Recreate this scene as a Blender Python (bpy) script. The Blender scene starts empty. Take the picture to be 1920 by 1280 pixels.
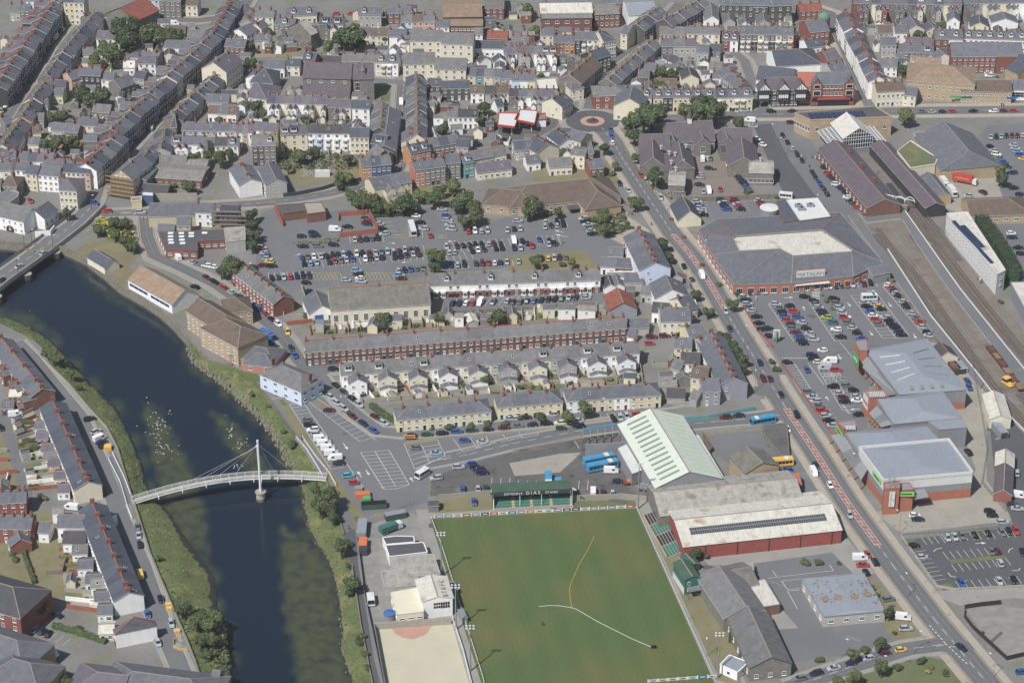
import bpy,math,random
from math import sin,cos,pi,radians,atan2,hypot
from mathutils import Vector,Matrix
from mathutils.geometry import tessellate_polygon
sc = bpy.context.scene
COL = sc.collection
# ---------------------------------------------------------------- camera, world, sun, exposure
F = 4600.0; TH = radians(28.9); HC = 451.0; DC = HC/math.tan(TH)
cam = bpy.data.cameras.new('camera'); cam.sensor_width = 36; cam.lens = F/1920*36
cam.clip_start = 10; cam.clip_end = 6000
camo = bpy.data.objects.new('camera',cam); COL.objects.link(camo)
camo.location = (0,-DC,HC); camo.rotation_euler = (pi/2-TH,0,0)
sc.camera = camo
SUN_EL = radians(51); SUN_AZ = radians(36)
w = bpy.data.worlds.new('World'); sc.world = w; w.use_nodes = True
nt = w.node_tree; bg = nt.nodes['Background']
sky = nt.nodes.new('ShaderNodeTexSky'); sky.sky_type = 'NISHITA'; sky.sun_disc = False
sky.sun_elevation = SUN_EL; sky.sun_rotation = pi+SUN_AZ
sky.air_density = 1.0; sky.dust_density = 1.6
nt.links.new(sky.outputs[0],bg.inputs[0]); bg.inputs[1].default_value = 0.08
sl = bpy.data.lights.new('sun','SUN'); sl.energy = 5.0; sl.angle = radians(0.6); sl.color = (1,.975,.93)
so = bpy.data.objects.new('sun',sl); COL.objects.link(so)
so.rotation_euler = Vector((sin(SUN_AZ)*cos(SUN_EL),cos(SUN_AZ)*cos(SUN_EL),-sin(SUN_EL))).to_track_quat('-Z','Y').to_euler()
so.location = (-200,-300,500)
vs = sc.view_settings; vs.view_transform = 'Standard'; vs.look = 'None'; vs.gamma = 1; vs.use_curve_mapping = False
vs.exposure = -0.05
sc.cycles.max_bounces = 6; sc.cycles.diffuse_bounces = 3; sc.cycles.glossy_bounces = 3; sc.cycles.transparent_max_bounces = 8
# ---------------------------------------------------------------- photograph pixel -> point at height z
OX = OY = 0.0
def T(c,r):
 global OX,OY
 OX,OY = 480.0*c,320.0*r
def W_(x,y,z=0.0):
 dx = (x-960)/F; dy = (640-y)/F
 vy = cos(TH)+dy*sin(TH); vz = -sin(TH)+dy*cos(TH)
 t = (z-HC)/vz
 return Vector((dx*t,-DC+vy*t,z))
def P(u,v,z=0.0): return W_(OX+u/4,OY+v/4,z)
def pxs(y): return 4*F/(HC/sin(TH+math.atan((y-640)/F)))
# ---------------------------------------------------------------- materials
def srgb(h):
 c = [int(h[i:i+2],16)/255 for i in (0,2,4)]
 return tuple((x/12.92 if x < .04045 else ((x+.055)/1.055)**2.4) for x in c)+(1,)
MATS = {}
def mat(name,col,var=.18,sc1=.35,rough=.9,bump=0.0,spots=None,rnd=0.0,metal=0.0,spec=.3,sc2=3.0,stripe=None,streak=None):
 m = bpy.data.materials.new(name); m.use_nodes = True; MATS[name] = m
 n = m.node_tree.nodes; l = m.node_tree.links; b = n['Principled BSDF']
 b.inputs['Roughness'].default_value = rough; b.inputs['Metallic'].default_value = metal
 b.inputs['Specular IOR Level'].default_value = spec
 if isinstance(col,str): col = srgb(col)
 gm = col[0]*.3+col[1]*.55+col[2]*.15; ds = .22 if not name.startswith(('leaf','bank','mark')) else .12; col = tuple(c*(1-ds)+gm*ds for c in col[:3])+(1,)
 geo = n.new('ShaderNodeNewGeometry')
 def noise(s,det=4):
  t = n.new('ShaderNodeTexNoise'); t.inputs['Scale'].default_value = s; t.inputs['Detail'].default_value = det
  l.new(geo.outputs['Position'],t.inputs['Vector']); return t
 if var > 0 or rnd > 0 or spots or stripe or streak:
  a = noise(sc1,5); c2 = noise(sc2,3)
  def ma(op,x,y):
   q = n.new('ShaderNodeMath'); q.operation = op
   for i,vv in enumerate((x,y)):
    if isinstance(vv,(int,float)): q.inputs[i].default_value = vv
    else: l.new(vv,q.inputs[i])
   return q.outputs[0]
  f = ma('ADD',ma('MULTIPLY',ma('SUBTRACT',a.outputs['Fac'],.5),var*4),ma('MULTIPLY',ma('SUBTRACT',c2.outputs['Fac'],.5),var*2.2))
  if rnd > 0:
   oi = n.new('ShaderNodeObjectInfo'); f = ma('ADD',f,ma('MULTIPLY',ma('SUBTRACT',oi.outputs['Random'],.5),rnd*2))
  if stripe:
   ang,per,amp = stripe
   sx = n.new('ShaderNodeSeparateXYZ'); l.new(geo.outputs['Position'],sx.inputs[0])
   d = ma('ADD',ma('MULTIPLY',sx.outputs[0],cos(ang)),ma('MULTIPLY',sx.outputs[1],sin(ang)))
   s_ = ma('SINE',ma('MULTIPLY',d,2*pi/per),0)
   f = ma('ADD',f,ma('MULTIPLY',s_,amp))
  if name.startswith(('roof_','wall_','clad_')):
   tc = n.new('ShaderNodeTexCoord'); mp = n.new('ShaderNodeMapping'); l.new(tc.outputs['Object'],mp.inputs['Vector'])
   mp.inputs['Scale'].default_value = (1.6,.22,.22) if name.startswith('roof_') else (1.4,1.4,.18)
   t = n.new('ShaderNodeTexNoise'); t.inputs['Scale'].default_value = 1.0; t.inputs['Detail'].default_value = 4; l.new(mp.outputs[0],t.inputs['Vector'])
   f = ma('ADD',f,ma('MULTIPLY',ma('SUBTRACT',t.outputs['Fac'],.5),.55 if name[5:] in 'sgdmpcbukfxqw' and name.startswith('roof_') else .28))
  f = ma('ADD',f,1.0); f = ma('MAXIMUM',f,.25)
  vm = n.new('ShaderNodeVectorMath'); vm.operation = 'SCALE'; vm.inputs[0].default_value = col[:3]
  l.new(f,vm.inputs['Scale']); out = vm.outputs[0]
  for sp in (spots or []):
   hexc,s,thr,wid = sp
   t = noise(s,6); mr = n.new('ShaderNodeMapRange'); mr.inputs['From Min'].default_value = thr; mr.inputs['From Max'].default_value = thr+wid
   l.new(t.outputs['Fac'],mr.inputs['Value'])
   mx = n.new('ShaderNodeMix'); mx.data_type = 'RGBA'; l.new(mr.outputs[0],mx.inputs['Factor']); l.new(out,mx.inputs['A'])
   mx.inputs['B'].default_value = srgb(hexc); out = mx.outputs['Result']
  l.new(out,b.inputs['Base Color'])
 else: b.inputs['Base Color'].default_value = col
 if bump > 0:
  t = noise(sc2*1.5,4); bp = n.new('ShaderNodeBump'); bp.inputs['Strength'].default_value = bump; bp.inputs['Distance'].default_value = .3
  l.new(t.outputs['Fac'],bp.inputs['Height']); l.new(bp.outputs[0],b.inputs['Normal'])
 return m
for k,h,v in (('w','e6e5e3',.05),('c','d6ceb6',.05),('y','d3c7a2',.05),('g','a7a5a1',.08),('s','78746d',.2),('b','7f5549',.16),('p','c9a18c',.06),
              ('l','a9bdd0',.05),('t','5a9699',.06),('o','bb8750',.06),('k','403f44',.2),('n','465f85',.08),('d','ab9473',.1),('R','9d4a40',.08),
              ('P','c07460',.08),('a','bcae95',.07),('B','8c5245',.12),('G','5f8a70',.06),('L','bccbe2',.04),('v','8f8f9c',.05),('S','595653',.25),('e','b3d0a0',.03),('O','a8634b',.08)):
 mat('wall_'+k,h,v,.5,.92,rnd=.06,sc2=2.2,spots=[('6b675e',.9,.66,.25)] if k in 'wcygpda' else None)
for k,h,v in (('s','5f626b',.16),('d','4b515e',.13),('p','625c69',.12),('g','6b6b6d',.18),('b','65564b',.16),('r','a85a45',.12),('m','6c6a62',.22),
              ('w','c2beb2',.09),('c','99958c',.2),('k','47474c',.16),('u','5f555d',.12),('M','848d98',.04),('E','c0c7ba',.04),('f','7e7c78',.2),('x','8c755e',.2),('q','8a4a3a',.2)):
 mat('roof_'+k,h,v,.45,.8 if k not in 'wME' else .6,rnd=.12 if k in 'sdpgk' else 0.0,sc2=1.3,bump=.15,
  spots=[('858268',.5,.64,.2)] if k in 'sgm' else ([('9a8468',.18,.57,.16),('8a7f70',.6,.64,.12)] if k == 'w' else ([('77756f',.3,.55,.15)] if k in 'cf' else None)))
mat('slate_ridge','8d8378',.1); mat('red_ridge','a4553f',.12); mat('white_trim','dcdcd8',.04); mat('dark_trim','35322f',.1)
mat('glass_dark','1c2430',.0,rough=.15,spec=.6); mat('frame_white','dedede',.0,rough=.5)
mat('pot','9a6f50',.15); mat('stack_b','8c5244',.2); mat('stack_y','8d7c61',.2); mat('stack_g','7a7368',.2); mat('stack_w','d2cab8',.1)
mat('door_r','8c2c22',.1); mat('door_w','d8d8d4',.05); mat('door_k','23262c',.1); mat('door_b','2c4a7c',.1); mat('door_g','2f5a44',.1)
mat('base_ground','767572',.16,.06,.95,bump=.1,sc2=.9,spots=[('6c7350',.13,.56,.12),('8d8578',.3,.64,.1),('5f5a52',.45,.66,.08)])
mat('asphalt','6a6c70',.08,.05,.9,bump=.04,sc2=1.2,spots=[('787672',.12,.58,.2),('5b5b5d',.35,.68,.1)])
mat('road_asphalt','696a6d',.08,.07,.9,sc2=.7,spots=[('5d5d5e',.25,.64,.12)])
mat('dark_asphalt','535459',.08,.08,.9,sc2=.8,spots=[('5d5d60',.2,.6,.2)])
mat('oil_asphalt','5d5b5a',.14,.12,.85,sc2=.6,spots=[('3d3c3c',.22,.58,.12),('77736c',.1,.6,.15)])
mat('pavement','8d8a85',.1,.2,.95,sc2=1.8,spots=[('7d786f',.4,.62,.1)])
mat('paving_buff','a09688',.08,.2,.95,sc2=1.8,spots=[('8b7d6b',.4,.6,.1)])
mat('concrete','948e82',.12,.12,.95,sc2=.9,spots=[('7c766a',.3,.62,.1)])
mat('brick_paving','7d7168',.08,.2,.95,sc2=2)
mat('wear','5f5f62',.14,.25,.85,sc2=.8); mat('patch_dark','58585b',.1); mat('patch_light','77777a',.1); mat('kerb','a5a198',.06); mat('gravel','84827d',.2,.3,1,bump=.3,sc2=4)
mat('ballast','766e66',.14,.15,1,bump=.3,sc2=4,spots=[('645a50',.12,.56,.15),('8a8379',.2,.62,.2)])
mat('grass','626a43',.14,.1,1,bump=.2,sc2=2,spots=[('797452',.12,.54,.14)])
mat('dry_grass','7a7252',.14,.12,1,bump=.2,sc2=2,spots=[('6a7040',.2,.55,.15)])
mat('bank_grass','5a643b',.22,.12,1,bump=.5,sc2=1.6,spots=[('7c7850',.15,.55,.16),('465230',.3,.6,.12)])
mat('mark_white','c9c8c2',.06); mat('mark_yellow','b9a56a',.08); mat('mark_red','90625a',.16,.3,spots=[('8a6f68',.5,.6,.2)])
mat('sand','b6b094',.06,.15,.95,sc2=1.2); mat('sand_red','b68672',.08,.15,.95,sc2=1.2)
mat('stone_wall','7a7466',.22,.6,.95,bump=.5,sc2=3); mat('dark_stone','4b4a47',.25,.5,.95,bump=.5,sc2=3)
mat('rock','857d6f',.25,.8,.95,bump=.6,sc2=3); mat('track_bed','5c5550',.15,.3,1,sc2=3); mat('sleeper','4a413b',.2); mat('mud','5a5340',.2,.15,.7,sc2=1)
mat('brick_wall','9b5543',.16,.5,.95,sc2=3); mat('grey_block','9a9488',.12,.5,.95,sc2=2)
mat('steel_white','d5d7d8',.03,rough=.5); mat('steel_grey','7d8488',.08,rough=.5); mat('steel_dark','3e4347',.1,rough=.5)
mat('timber','8a6a48',.18); mat('trunk','5a4c3e',.2); mat('rust','6a4538',.25,.5,sc2=2)
mat('bright_red','b5322a',.08); mat('bright_blue','2f62a8',.08); mat('bright_yellow','d8a82a',.08); mat('bright_green','3f9e5c',.06); mat('lime','6cc24a',.04)
mat('teal_dark','2f6b62',.1); mat('green_dark','3d5a4a',.14); mat('seat_green','1c7a68',.06); mat('seat_dark','3a3636',.1)
mat('bus_blue','1f8fc0',.04,rough=.4,spec=.5); mat('cream_paint','cfc9ae',.04); mat('orange_paint','c8642e',.1); mat('solar','28365a',.08,rough=.3,spec=.5)
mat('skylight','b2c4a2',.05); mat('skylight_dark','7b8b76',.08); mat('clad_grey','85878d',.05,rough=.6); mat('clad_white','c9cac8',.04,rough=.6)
mat('skin','b58a6e',.0); mat('cloth_a','2c3138',.0); mat('cloth_b','a33b34',.0); mat('cloth_c','c8c6c0',.0); mat('cloth_d','3f5f8a',.0)
mat('leaf_a','455339',.3,.5,.9,rnd=.18,sc2=2.0); mat('leaf_b','4c5a38',.3,.5,.9,rnd=.18,sc2=2.0)
mat('leaf_c','676e42',.3,.5,.9,rnd=.15,sc2=2.0); mat('leaf_d','3c4d33',.3,.5,.9,rnd=.15,sc2=2.0); mat('leaf_y','a89a3a',.3,.5,.9,sc2=2.0)
CARC = {'w':'dcdcdc','s':'a4aab0','g':'6a6e74','b':'27509a','n':'232d48','k':'1d1e22','r':'b02420','m':'5e2228','y':'d8b020','t':'256a72','l':'7fa2c2','G':'2f4a3a','o':'c45a2a','e':'93a23c','c':'cfc6ad','u':'4aa0b8'}
for k,h in CARC.items(): mat('paint_'+k,h,0,rough=.35,spec=.6)
mat('tyre','17171a',0); mat('train_yellow','d9b020',.05)
def haze():
 mb = MB(); mb.box(250,350,-6,HC+15,3600,3400,'haze'); m = bpy.data.materials.new('haze'); m.use_nodes = True; n = m.node_tree.nodes; n.clear()
 v = n.new('ShaderNodeVolumePrincipled'); o = n.new('ShaderNodeOutputMaterial'); m.node_tree.links.new(v.outputs[0],o.inputs['Volume'])
 v.inputs['Color'].default_value = (.92,.96,1,1); v.inputs['Density'].default_value = HAZE; v.inputs['Anisotropy'].default_value = .0; MATS['haze'] = m
 return link('haze',mb.mesh('haze'),kind='stuff',label='thin pale haze hanging in the air over the town',cat='haze')
HAZE = .00005
# ---------------------------------------------------------------- mesh builder
class MB:
 def __init__(s): s.v = []; s.f = []; s.m = []; s.mats = []
 def mi(s,m):
  if m not in s.mats: s.mats.append(m)
  return s.mats.index(m)
 def poly(s,pts,m):
  b = len(s.v); s.v += [tuple(p) for p in pts]; s.f.append(tuple(range(b,b+len(pts)))); s.m.append(s.mi(m))
 def hexa(s,p,m,top=None,bottom=True):
  b = len(s.v); s.v += [tuple(q) for q in p]; k = s.mi(m); kt = s.mi(top) if top else k
  fs = [(0,1,5,4),(1,2,6,5),(2,3,7,6),(3,0,4,7)]
  for f in fs: s.f.append(tuple(b+i for i in f)); s.m.append(k)
  s.f.append((b+4,b+5,b+6,b+7)); s.m.append(kt)
  if bottom: s.f.append((b+3,b+2,b+1,b)); s.m.append(k)
 def box(s,cx,cy,z0,z1,sx,sy,m,rot=0,top=None,tp=1.0):
  c,d = cos(rot),sin(rot); pts = []
  for z,k in ((z0,1),(z1,tp)):
   for a,b in ((-1,-1),(1,-1),(1,1),(-1,1)):
    x,y = a*sx/2*k,b*sy/2*k; pts.append((cx+x*c-y*d,cy+x*d+y*c,z))
  s.hexa(pts,m,top)
 def bar(s,a,b,w,h,m):
  a,b = Vector(a),Vector(b); d = b-a
  if d.length < 1e-6: return
  d.normalize(); up = Vector((0,0,1)) if abs(d.z) < .95 else Vector((1,0,0))
  x = d.cross(up).normalized()*w/2; y = x.cross(d).normalized()*h/2
  s.hexa([a-x-y,a+x-y,a+x+y,a-x+y,b-x-y,b+x-y,b+x+y,b-x+y],m)
 def cyl(s,cx,cy,z0,z1,r0,r1,m,n=8,cap=True,top=None):
  b = len(s.v); k = s.mi(m)
  for z,r in ((z0,r0),(z1,r1)):
   for i in range(n): s.v.append((cx+r*cos(2*pi*i/n),cy+r*sin(2*pi*i/n),z))
  for i in range(n):
   j = (i+1) % n; s.f.append((b+i,b+j,b+n+j,b+n+i)); s.m.append(k)
  if cap: s.f.append(tuple(b+n+i for i in range(n))); s.m.append(s.mi(top) if top else k)
 def tube(s,pts,r,m,n=5):
  for a,b in zip(pts[:-1],pts[1:]): s.bar(a,b,r*2,r*2,m)
 def sheet(s,pts,m,z=None):
  v = [Vector(p) for p in pts]
  if z is not None:
   for q in v: q.z = z
  b = len(s.v); s.v += [tuple(q) for q in v]; k = s.mi(m)
  for t in tessellate_polygon([v]):
   a,bb,c = (v[i] for i in t)
   if (bb-a).cross(c-a).z < 0: t = t[::-1]
   s.f.append(tuple(b+i for i in t)); s.m.append(k)
 def prism(s,pts,z0,z1,m,top=None):
  v = [Vector((p[0],p[1],0)) for p in pts]
  ar = sum(v[i].x*v[(i+1) % len(v)].y-v[(i+1) % len(v)].x*v[i].y for i in range(len(v)))
  if ar < 0: v.reverse()
  for i in range(len(v)):
   a,b = v[i],v[(i+1) % len(v)]
   s.poly([(a.x,a.y,z0),(b.x,b.y,z0),(b.x,b.y,z1),(a.x,a.y,z1)],m)
  s.sheet([(q.x,q.y,z1) for q in v],top or m)
 def mesh(s,name):
  me = bpy.data.meshes.new(name); me.from_pydata(s.v,[],s.f)
  for m in s.mats: me.materials.append(MATS[m])
  me.polygons.foreach_set('material_index',s.m); me.update(); return me
 def add(s,o,M):
  b = len(s.v); s.v += [tuple(M@Vector(p)) for p in o.v]
  for f,k in zip(o.f,o.m): s.f.append(tuple(b+i for i in f)); s.m.append(s.mi(o.mats[k]))
def link(name,data,parent=None,loc=None,rz=0,scale=None,label=None,cat=None,group=None,kind=None):
 o = bpy.data.objects.new(name,data); COL.objects.link(o)
 if parent is not None: o.parent = parent
 if loc is not None: o.location = loc
 if rz: o.rotation_euler = (0,0,rz)
 if scale is not None: o.scale = scale
 if label: o['label'] = label
 if cat: o['category'] = cat
 if group: o['group'] = group
 if kind: o['kind'] = kind
 return o
USED = {}
def uniq(label):
 return label
def thing(name,label,cat,loc=(0,0,0),rz=0,group=None): return link(name,None,None,loc,rz,label=label,cat=cat,group=group)
def part(name,mb,parent,label=None,kind=None): return link(name,mb.mesh(name),parent,label=label,kind=kind)
def solo(name,mb,label,cat,group=None,loc=None,rz=0): return link(name,mb.mesh(name),None,loc,rz,label=label,cat=cat,group=group)
def struct(name,mb): return link(name,mb.mesh(name),kind='structure')
def stuff(name,mb,label,cat): return link(name,mb.mesh(name),label=label,cat=cat,kind='stuff')
# ---------------------------------------------------------------- occupancy grid (1 m) of the town, to keep fill off roads and houses
OCC = set()
def occ_poly(pts,grow=0):
 xs = [p[0] for p in pts]; ys = [p[1] for p in pts]
 for gx in range(int(min(xs))-1,int(max(xs))+2):
  for gy in range(int(min(ys))-1,int(max(ys))+2):
   if inside(gx+.5,gy+.5,pts): OCC.add((gx,gy))
def inside(x,y,pts):
 c = False; j = len(pts)-1
 for i in range(len(pts)):
  xi,yi,xj,yj = pts[i][0],pts[i][1],pts[j][0],pts[j][1]
  if (yi > y) != (yj > y) and x < (xj-xi)*(y-yi)/(yj-yi)+xi: c = not c
  j = i
 return c
def free(x,y,L,W,a):
 c,s = cos(a),sin(a)
 n = int(L/1.2)+2; k = int(W/1.2)+2
 for i in range(n):
  for j in range(k):
   p = -L/2+L*i/(n-1); q = -W/2+W*j/(k-1)
   if (math.floor(x+p*c-q*s),math.floor(y+p*s+q*c)) in OCC: return False
 return True
# ---------------------------------------------------------------- ground helpers
def resample(pts,n):
 d = [0]
 for a,b in zip(pts[:-1],pts[1:]): d.append(d[-1]+(b-a).length)
 out = []; k = 0
 for i in range(n):
  t = d[-1]*i/(n-1)
  while k < len(d)-2 and d[k+1] < t: k += 1
  out.append(pts[k].lerp(pts[k+1],(t-d[k])/max(1e-6,d[k+1]-d[k])))
 return out
AZ = [0,0,0]
def area(name,uv,m,z=.02,occ=True,h=0):
 pts = [P(u,v,0) for u,v in uv]; mb = MB()
 if h: mb.prism(pts,-.05,h,'kerb',m)
 else: AZ[0] += 1; mb.sheet(pts,m,.006+AZ[0]*.0011)
 if occ: occ_poly(pts)
 return struct(name,mb)
def mz(): AZ[2] += 1; return .18+(AZ[2] % 150)*.0002
def offs(pts,d):
 out = []
 for i,p in enumerate(pts):
  a = pts[max(i-1,0)]; b = pts[min(i+1,len(pts)-1)]
  t = Vector((b.x-a.x,b.y-a.y,0)).normalized(); nrm = Vector((-t.y,t.x,0))
  k = 1.0
  if 0 < i < len(pts)-1:
   t2 = Vector((p.x-a.x,p.y-a.y,0)).normalized(); k = 1/max(.5,t2.dot(t))
  out.append(Vector((p.x,p.y,0))+nrm*d*k)
 return out
def strip_mb(mb,pts,w,z,m,off=0,h=0):
 A = offs(pts,off-w/2); B = offs(pts,off+w/2)
 for i in range(len(pts)-1):
  q = [A[i],A[i+1],B[i+1],B[i]]
  if h: mb.hexa([(p.x,p.y,0) for p in q]+[(p.x,p.y,h) for p in q],'kerb',m,bottom=False)
  else: mb.poly([(p.x,p.y,z) for p in q],m)
ROADS = []; WEAR = MB()
def road(name,uv,w,m='road_asphalt',z=.04,pave=2.0,sides=(1,1),cl=None,pm='pavement',dy=True,kerbs=True):
 pts = [P(u,v) for u,v in uv]; mb = MB(); AZ[1] += 1; strip_mb(mb,pts,w,.12+AZ[1]*.0018,m); struct(name,mb)
 if w > 6.4:
  for o_ in (-w*.32,-w*.14,w*.14,w*.32): strip_mb(WEAR,pts,.55,.1205+AZ[1]*.0018+.0006,'wear',o_)
 A = offs(pts,-w/2-pave); B = offs(pts,w/2+pave)
 for i in range(len(pts)-1): occ_poly([A[i],A[i+1],B[i+1],B[i]])
 ROADS.append((pts,w,pave,sides,pm,dy))
 if cl: dashes(pts,cl)
 return pts
def near_road(p,k,extra=0):
 for i,(pts,w,*_) in enumerate(ROADS):
  if i == k: continue
  for a,b in zip(pts[:-1],pts[1:]):
   L = (b.x-a.x)**2+(b.y-a.y)**2; t = max(0,min(1,((p.x-a.x)*(b.x-a.x)+(p.y-a.y)*(b.y-a.y))/L))
   if hypot(p.x-a.x-t*(b.x-a.x),p.y-a.y-t*(b.y-a.y)) < w/2+extra: return True
 c = W_(1111,228)
 return hypot(p.x-c.x,p.y-c.y) < 12.4
def pavements():
 for k,(pts,w,pave,sides,pm,dy) in enumerate(ROADS):
  L = sum((b-a).length for a,b in zip(pts[:-1],pts[1:])); pv = MB(); kb = MB()
  for s_ in (-1,1):
   if not sides[0 if s_ < 0 else 1]: continue
   for off,ww,kind in ((w/2+pave/2+.1,pave-.2,0),(w/2+.1,.22,1),(w/2-.5,.2,2)):
    if (kind < 2 and not pave) or (kind == 2 and not dy): continue
    C = resample(offs(pts,s_*off),max(2,int(L/1.6))); 
    lo = offs(C,-ww/2); hi = offs(C,ww/2)
    for i in range(len(C)-1):
     mid = (C[i]+C[i+1])/2
     if near_road(mid,k,.35 if kind < 2 else .8): continue
     q = [lo[i],lo[i+1],hi[i+1],hi[i]]
     if kind == 2: z = mz(); MARK.poly([(p.x,p.y,z) for p in q],'mark_yellow')
     else:
      zz = .245+k*.001+(.004 if kind else 0)+(.0005 if s_ > 0 else 0); (pv if kind == 0 else kb).hexa([(p.x,p.y,0) for p in q]+[(p.x,p.y,zz) for p in q],'kerb',pm if kind == 0 else 'kerb',bottom=False)
  if pv.v: struct('pavement',pv); struct('kerb',kb)
MARK = MB()
def dashes(pts,pat=(3,4),w=.16,m='mark_white',off=0):
 pts = offs(pts,off) if off else pts
 on,gap = pat; pos = 0.0
 for a,b in zip(pts[:-1],pts[1:]):
  d = Vector((b.x-a.x,b.y-a.y,0)); L = d.length; d.normalize(); t = 0.0
  while t < L:
   e = min(t+on,L)
   strip_mb(MARK,[a+d*t,a+d*e],w,mz(),m); t += on+gap
def line(u0,v0,u1,v1,w=.16,m='mark_white'):
 strip_mb(MARK,[P(u0,v0),P(u1,v1)],w,mz(),m)
def pline(uv,w=.16,m='mark_white'):
 for a,b in zip(uv[:-1],uv[1:]): line(*a,*b,w=w,m=m)
def bays(u0,v0,u1,v1,n,du,dv,w=.14,m='mark_white',base=True):
 if base: line(u0,v0,u1,v1,w,m)
 for i in range(n+1):
  t = i/n; u = u0+(u1-u0)*t; v = v0+(v1-v0)*t; line(u,v,u+du,v+dv,w,m)
def arrow(u0,v0,u1,v1):
 a,b = P(u0,v0),P(u1,v1); d = (b-a).normalized(); n = Vector((-d.y,d.x,0))
 strip_mb(MARK,[a,a+(b-a)*.65],.3,mz(),'mark_white')
 c = a+(b-a)*.6
 zq = mz(); MARK.poly([(q.x,q.y,zq) for q in (c+n*.7,c-n*.7,b)],'mark_white')
# ---------------------------------------------------------------- shared part meshes
CACHE = {}
def shared(key,fn):
 if key not in CACHE:
  mb = MB(); fn(mb); CACHE[key] = mb
 return CACHE[key]
def smesh(key,fn):
 k = ('mesh',key)
 if k not in CACHE: CACHE[k] = shared(key,fn).mesh(str(key[0]))
 return CACHE[k]
def window_fn(w,h,bars=(1,1),fr='frame_white',sur=None):
 def fn(mb):
  if sur: mb.box(0,.06,-.45,h+.35,w+.9,.14,sur)
  t = .09
  mb.poly([(-w/2,-.01,0),(w/2,-.01,0),(w/2,-.01,h),(-w/2,-.01,h)],'glass_dark')
  for x in (-w/2,w/2): mb.box(x,-.04,0,h,t,.09,fr)
  for z in (0,h-t): mb.box(0,-.05,z,z+t,w,.12,fr)
  for i in range(bars[0]): mb.box(-w/2+w*(i+1)/(bars[0]+1),-.03,0,h,.06,.06,fr)
  for i in range(bars[1]): z = h*(i+1)/(bars[1]+1); mb.box(0,-.03,z-.03,z+.03,w,.06,fr)
  mb.box(0,-.1,-.1,0,w+.2,.22,fr)
 return fn
def door_fn(m):
 def fn(mb):
  mb.box(0,-.02,0,2.1,.95,.08,m); mb.box(0,-.02,2.1,2.25,1.1,.12,'frame_white')
  mb.poly([(-.3,-.07,1.3),(.3,-.07,1.3),(.3,-.07,1.8),(-.3,-.07,1.8)],'glass_dark')
 return fn
def stack_fn(m,w=1.5):
 def fn(mb):
  mb.box(0,0,-1.2,1.35,.62,w,m); mb.box(0,0,1.35,1.5,.78,w+.16,m)
  for i in range(4): mb.cyl(0,-w/2+w*(i+.5)/4,1.5,1.95,.13,.1,'pot',6)
 return fn
def bay_fn(fr,roof,h):
 def fn(mb):
  o = [(-1.15,0),(-.7,-.8),(.7,-.8),(1.15,0)]
  z = 0
  mb.prism([(a,b) for a,b in o],0,h,fr,roof)
  z = .75
  while z+1.5 < h:
   for a,b in zip(o[:-1],o[1:]):
    d = Vector((b[0]-a[0],b[1]-a[1],0)); n_ = Vector((d.y,-d.x,0)).normalized()*.03
    p = Vector((a[0],a[1],0))+d*.1+n_; q = Vector((a[0],a[1],0))+d*.9+n_
    mb.poly([(p.x,p.y,z),(q.x,q.y,z),(q.x,q.y,z+1.4),(p.x,p.y,z+1.4)],'glass_dark')
   mb.box(0,-.4,z-.12,z,1.9,.9,'frame_white'); mb.box(0,-.81,z,z+1.4,.1,.1,'frame_white')
   z += 2.75
  mb.box(0,-.38,h,h+.12,2.3,.95,'frame_white')
 return fn
def dormer_fn(flat,roof):
 def fn(mb):
  w = 1.9 if not flat else 2.6
  mb.box(0,-.9,-1.0,.9,w,1.8,'white_trim')
  mb.poly([(-w/2+.2,-1.82,-.2),(w/2-.2,-1.82,-.2),(w/2-.2,-1.82,.75),(-w/2+.2,-1.82,.75)],'glass_dark')
  mb.box(0,-1.84,-.2,.75,.08,.05,'frame_white')
  if flat: mb.box(0,-.8,.9,1.02,w+.2,2.2,roof)
  else:
   for s_ in (-1,1): mb.poly([(0,-2.0,1.7),(0,.8,1.7),(s_*(w/2+.2),.8,.8),(s_*(w/2+.2),-2.0,.8)][::s_],roof)
   mb.poly([(-w/2,-1.8,.9),(w/2,-1.8,.9),(0,-1.8,1.65)],'white_trim')
 return fn
def skyl_fn(mb): mb.box(0,0,.0,.1,.8,1.2,'frame_white'); mb.poly([(-.33,-.5,.11),(.33,-.5,.11),(.33,.5,.11),(-.33,.5,.11)],'glass_dark')
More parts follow.
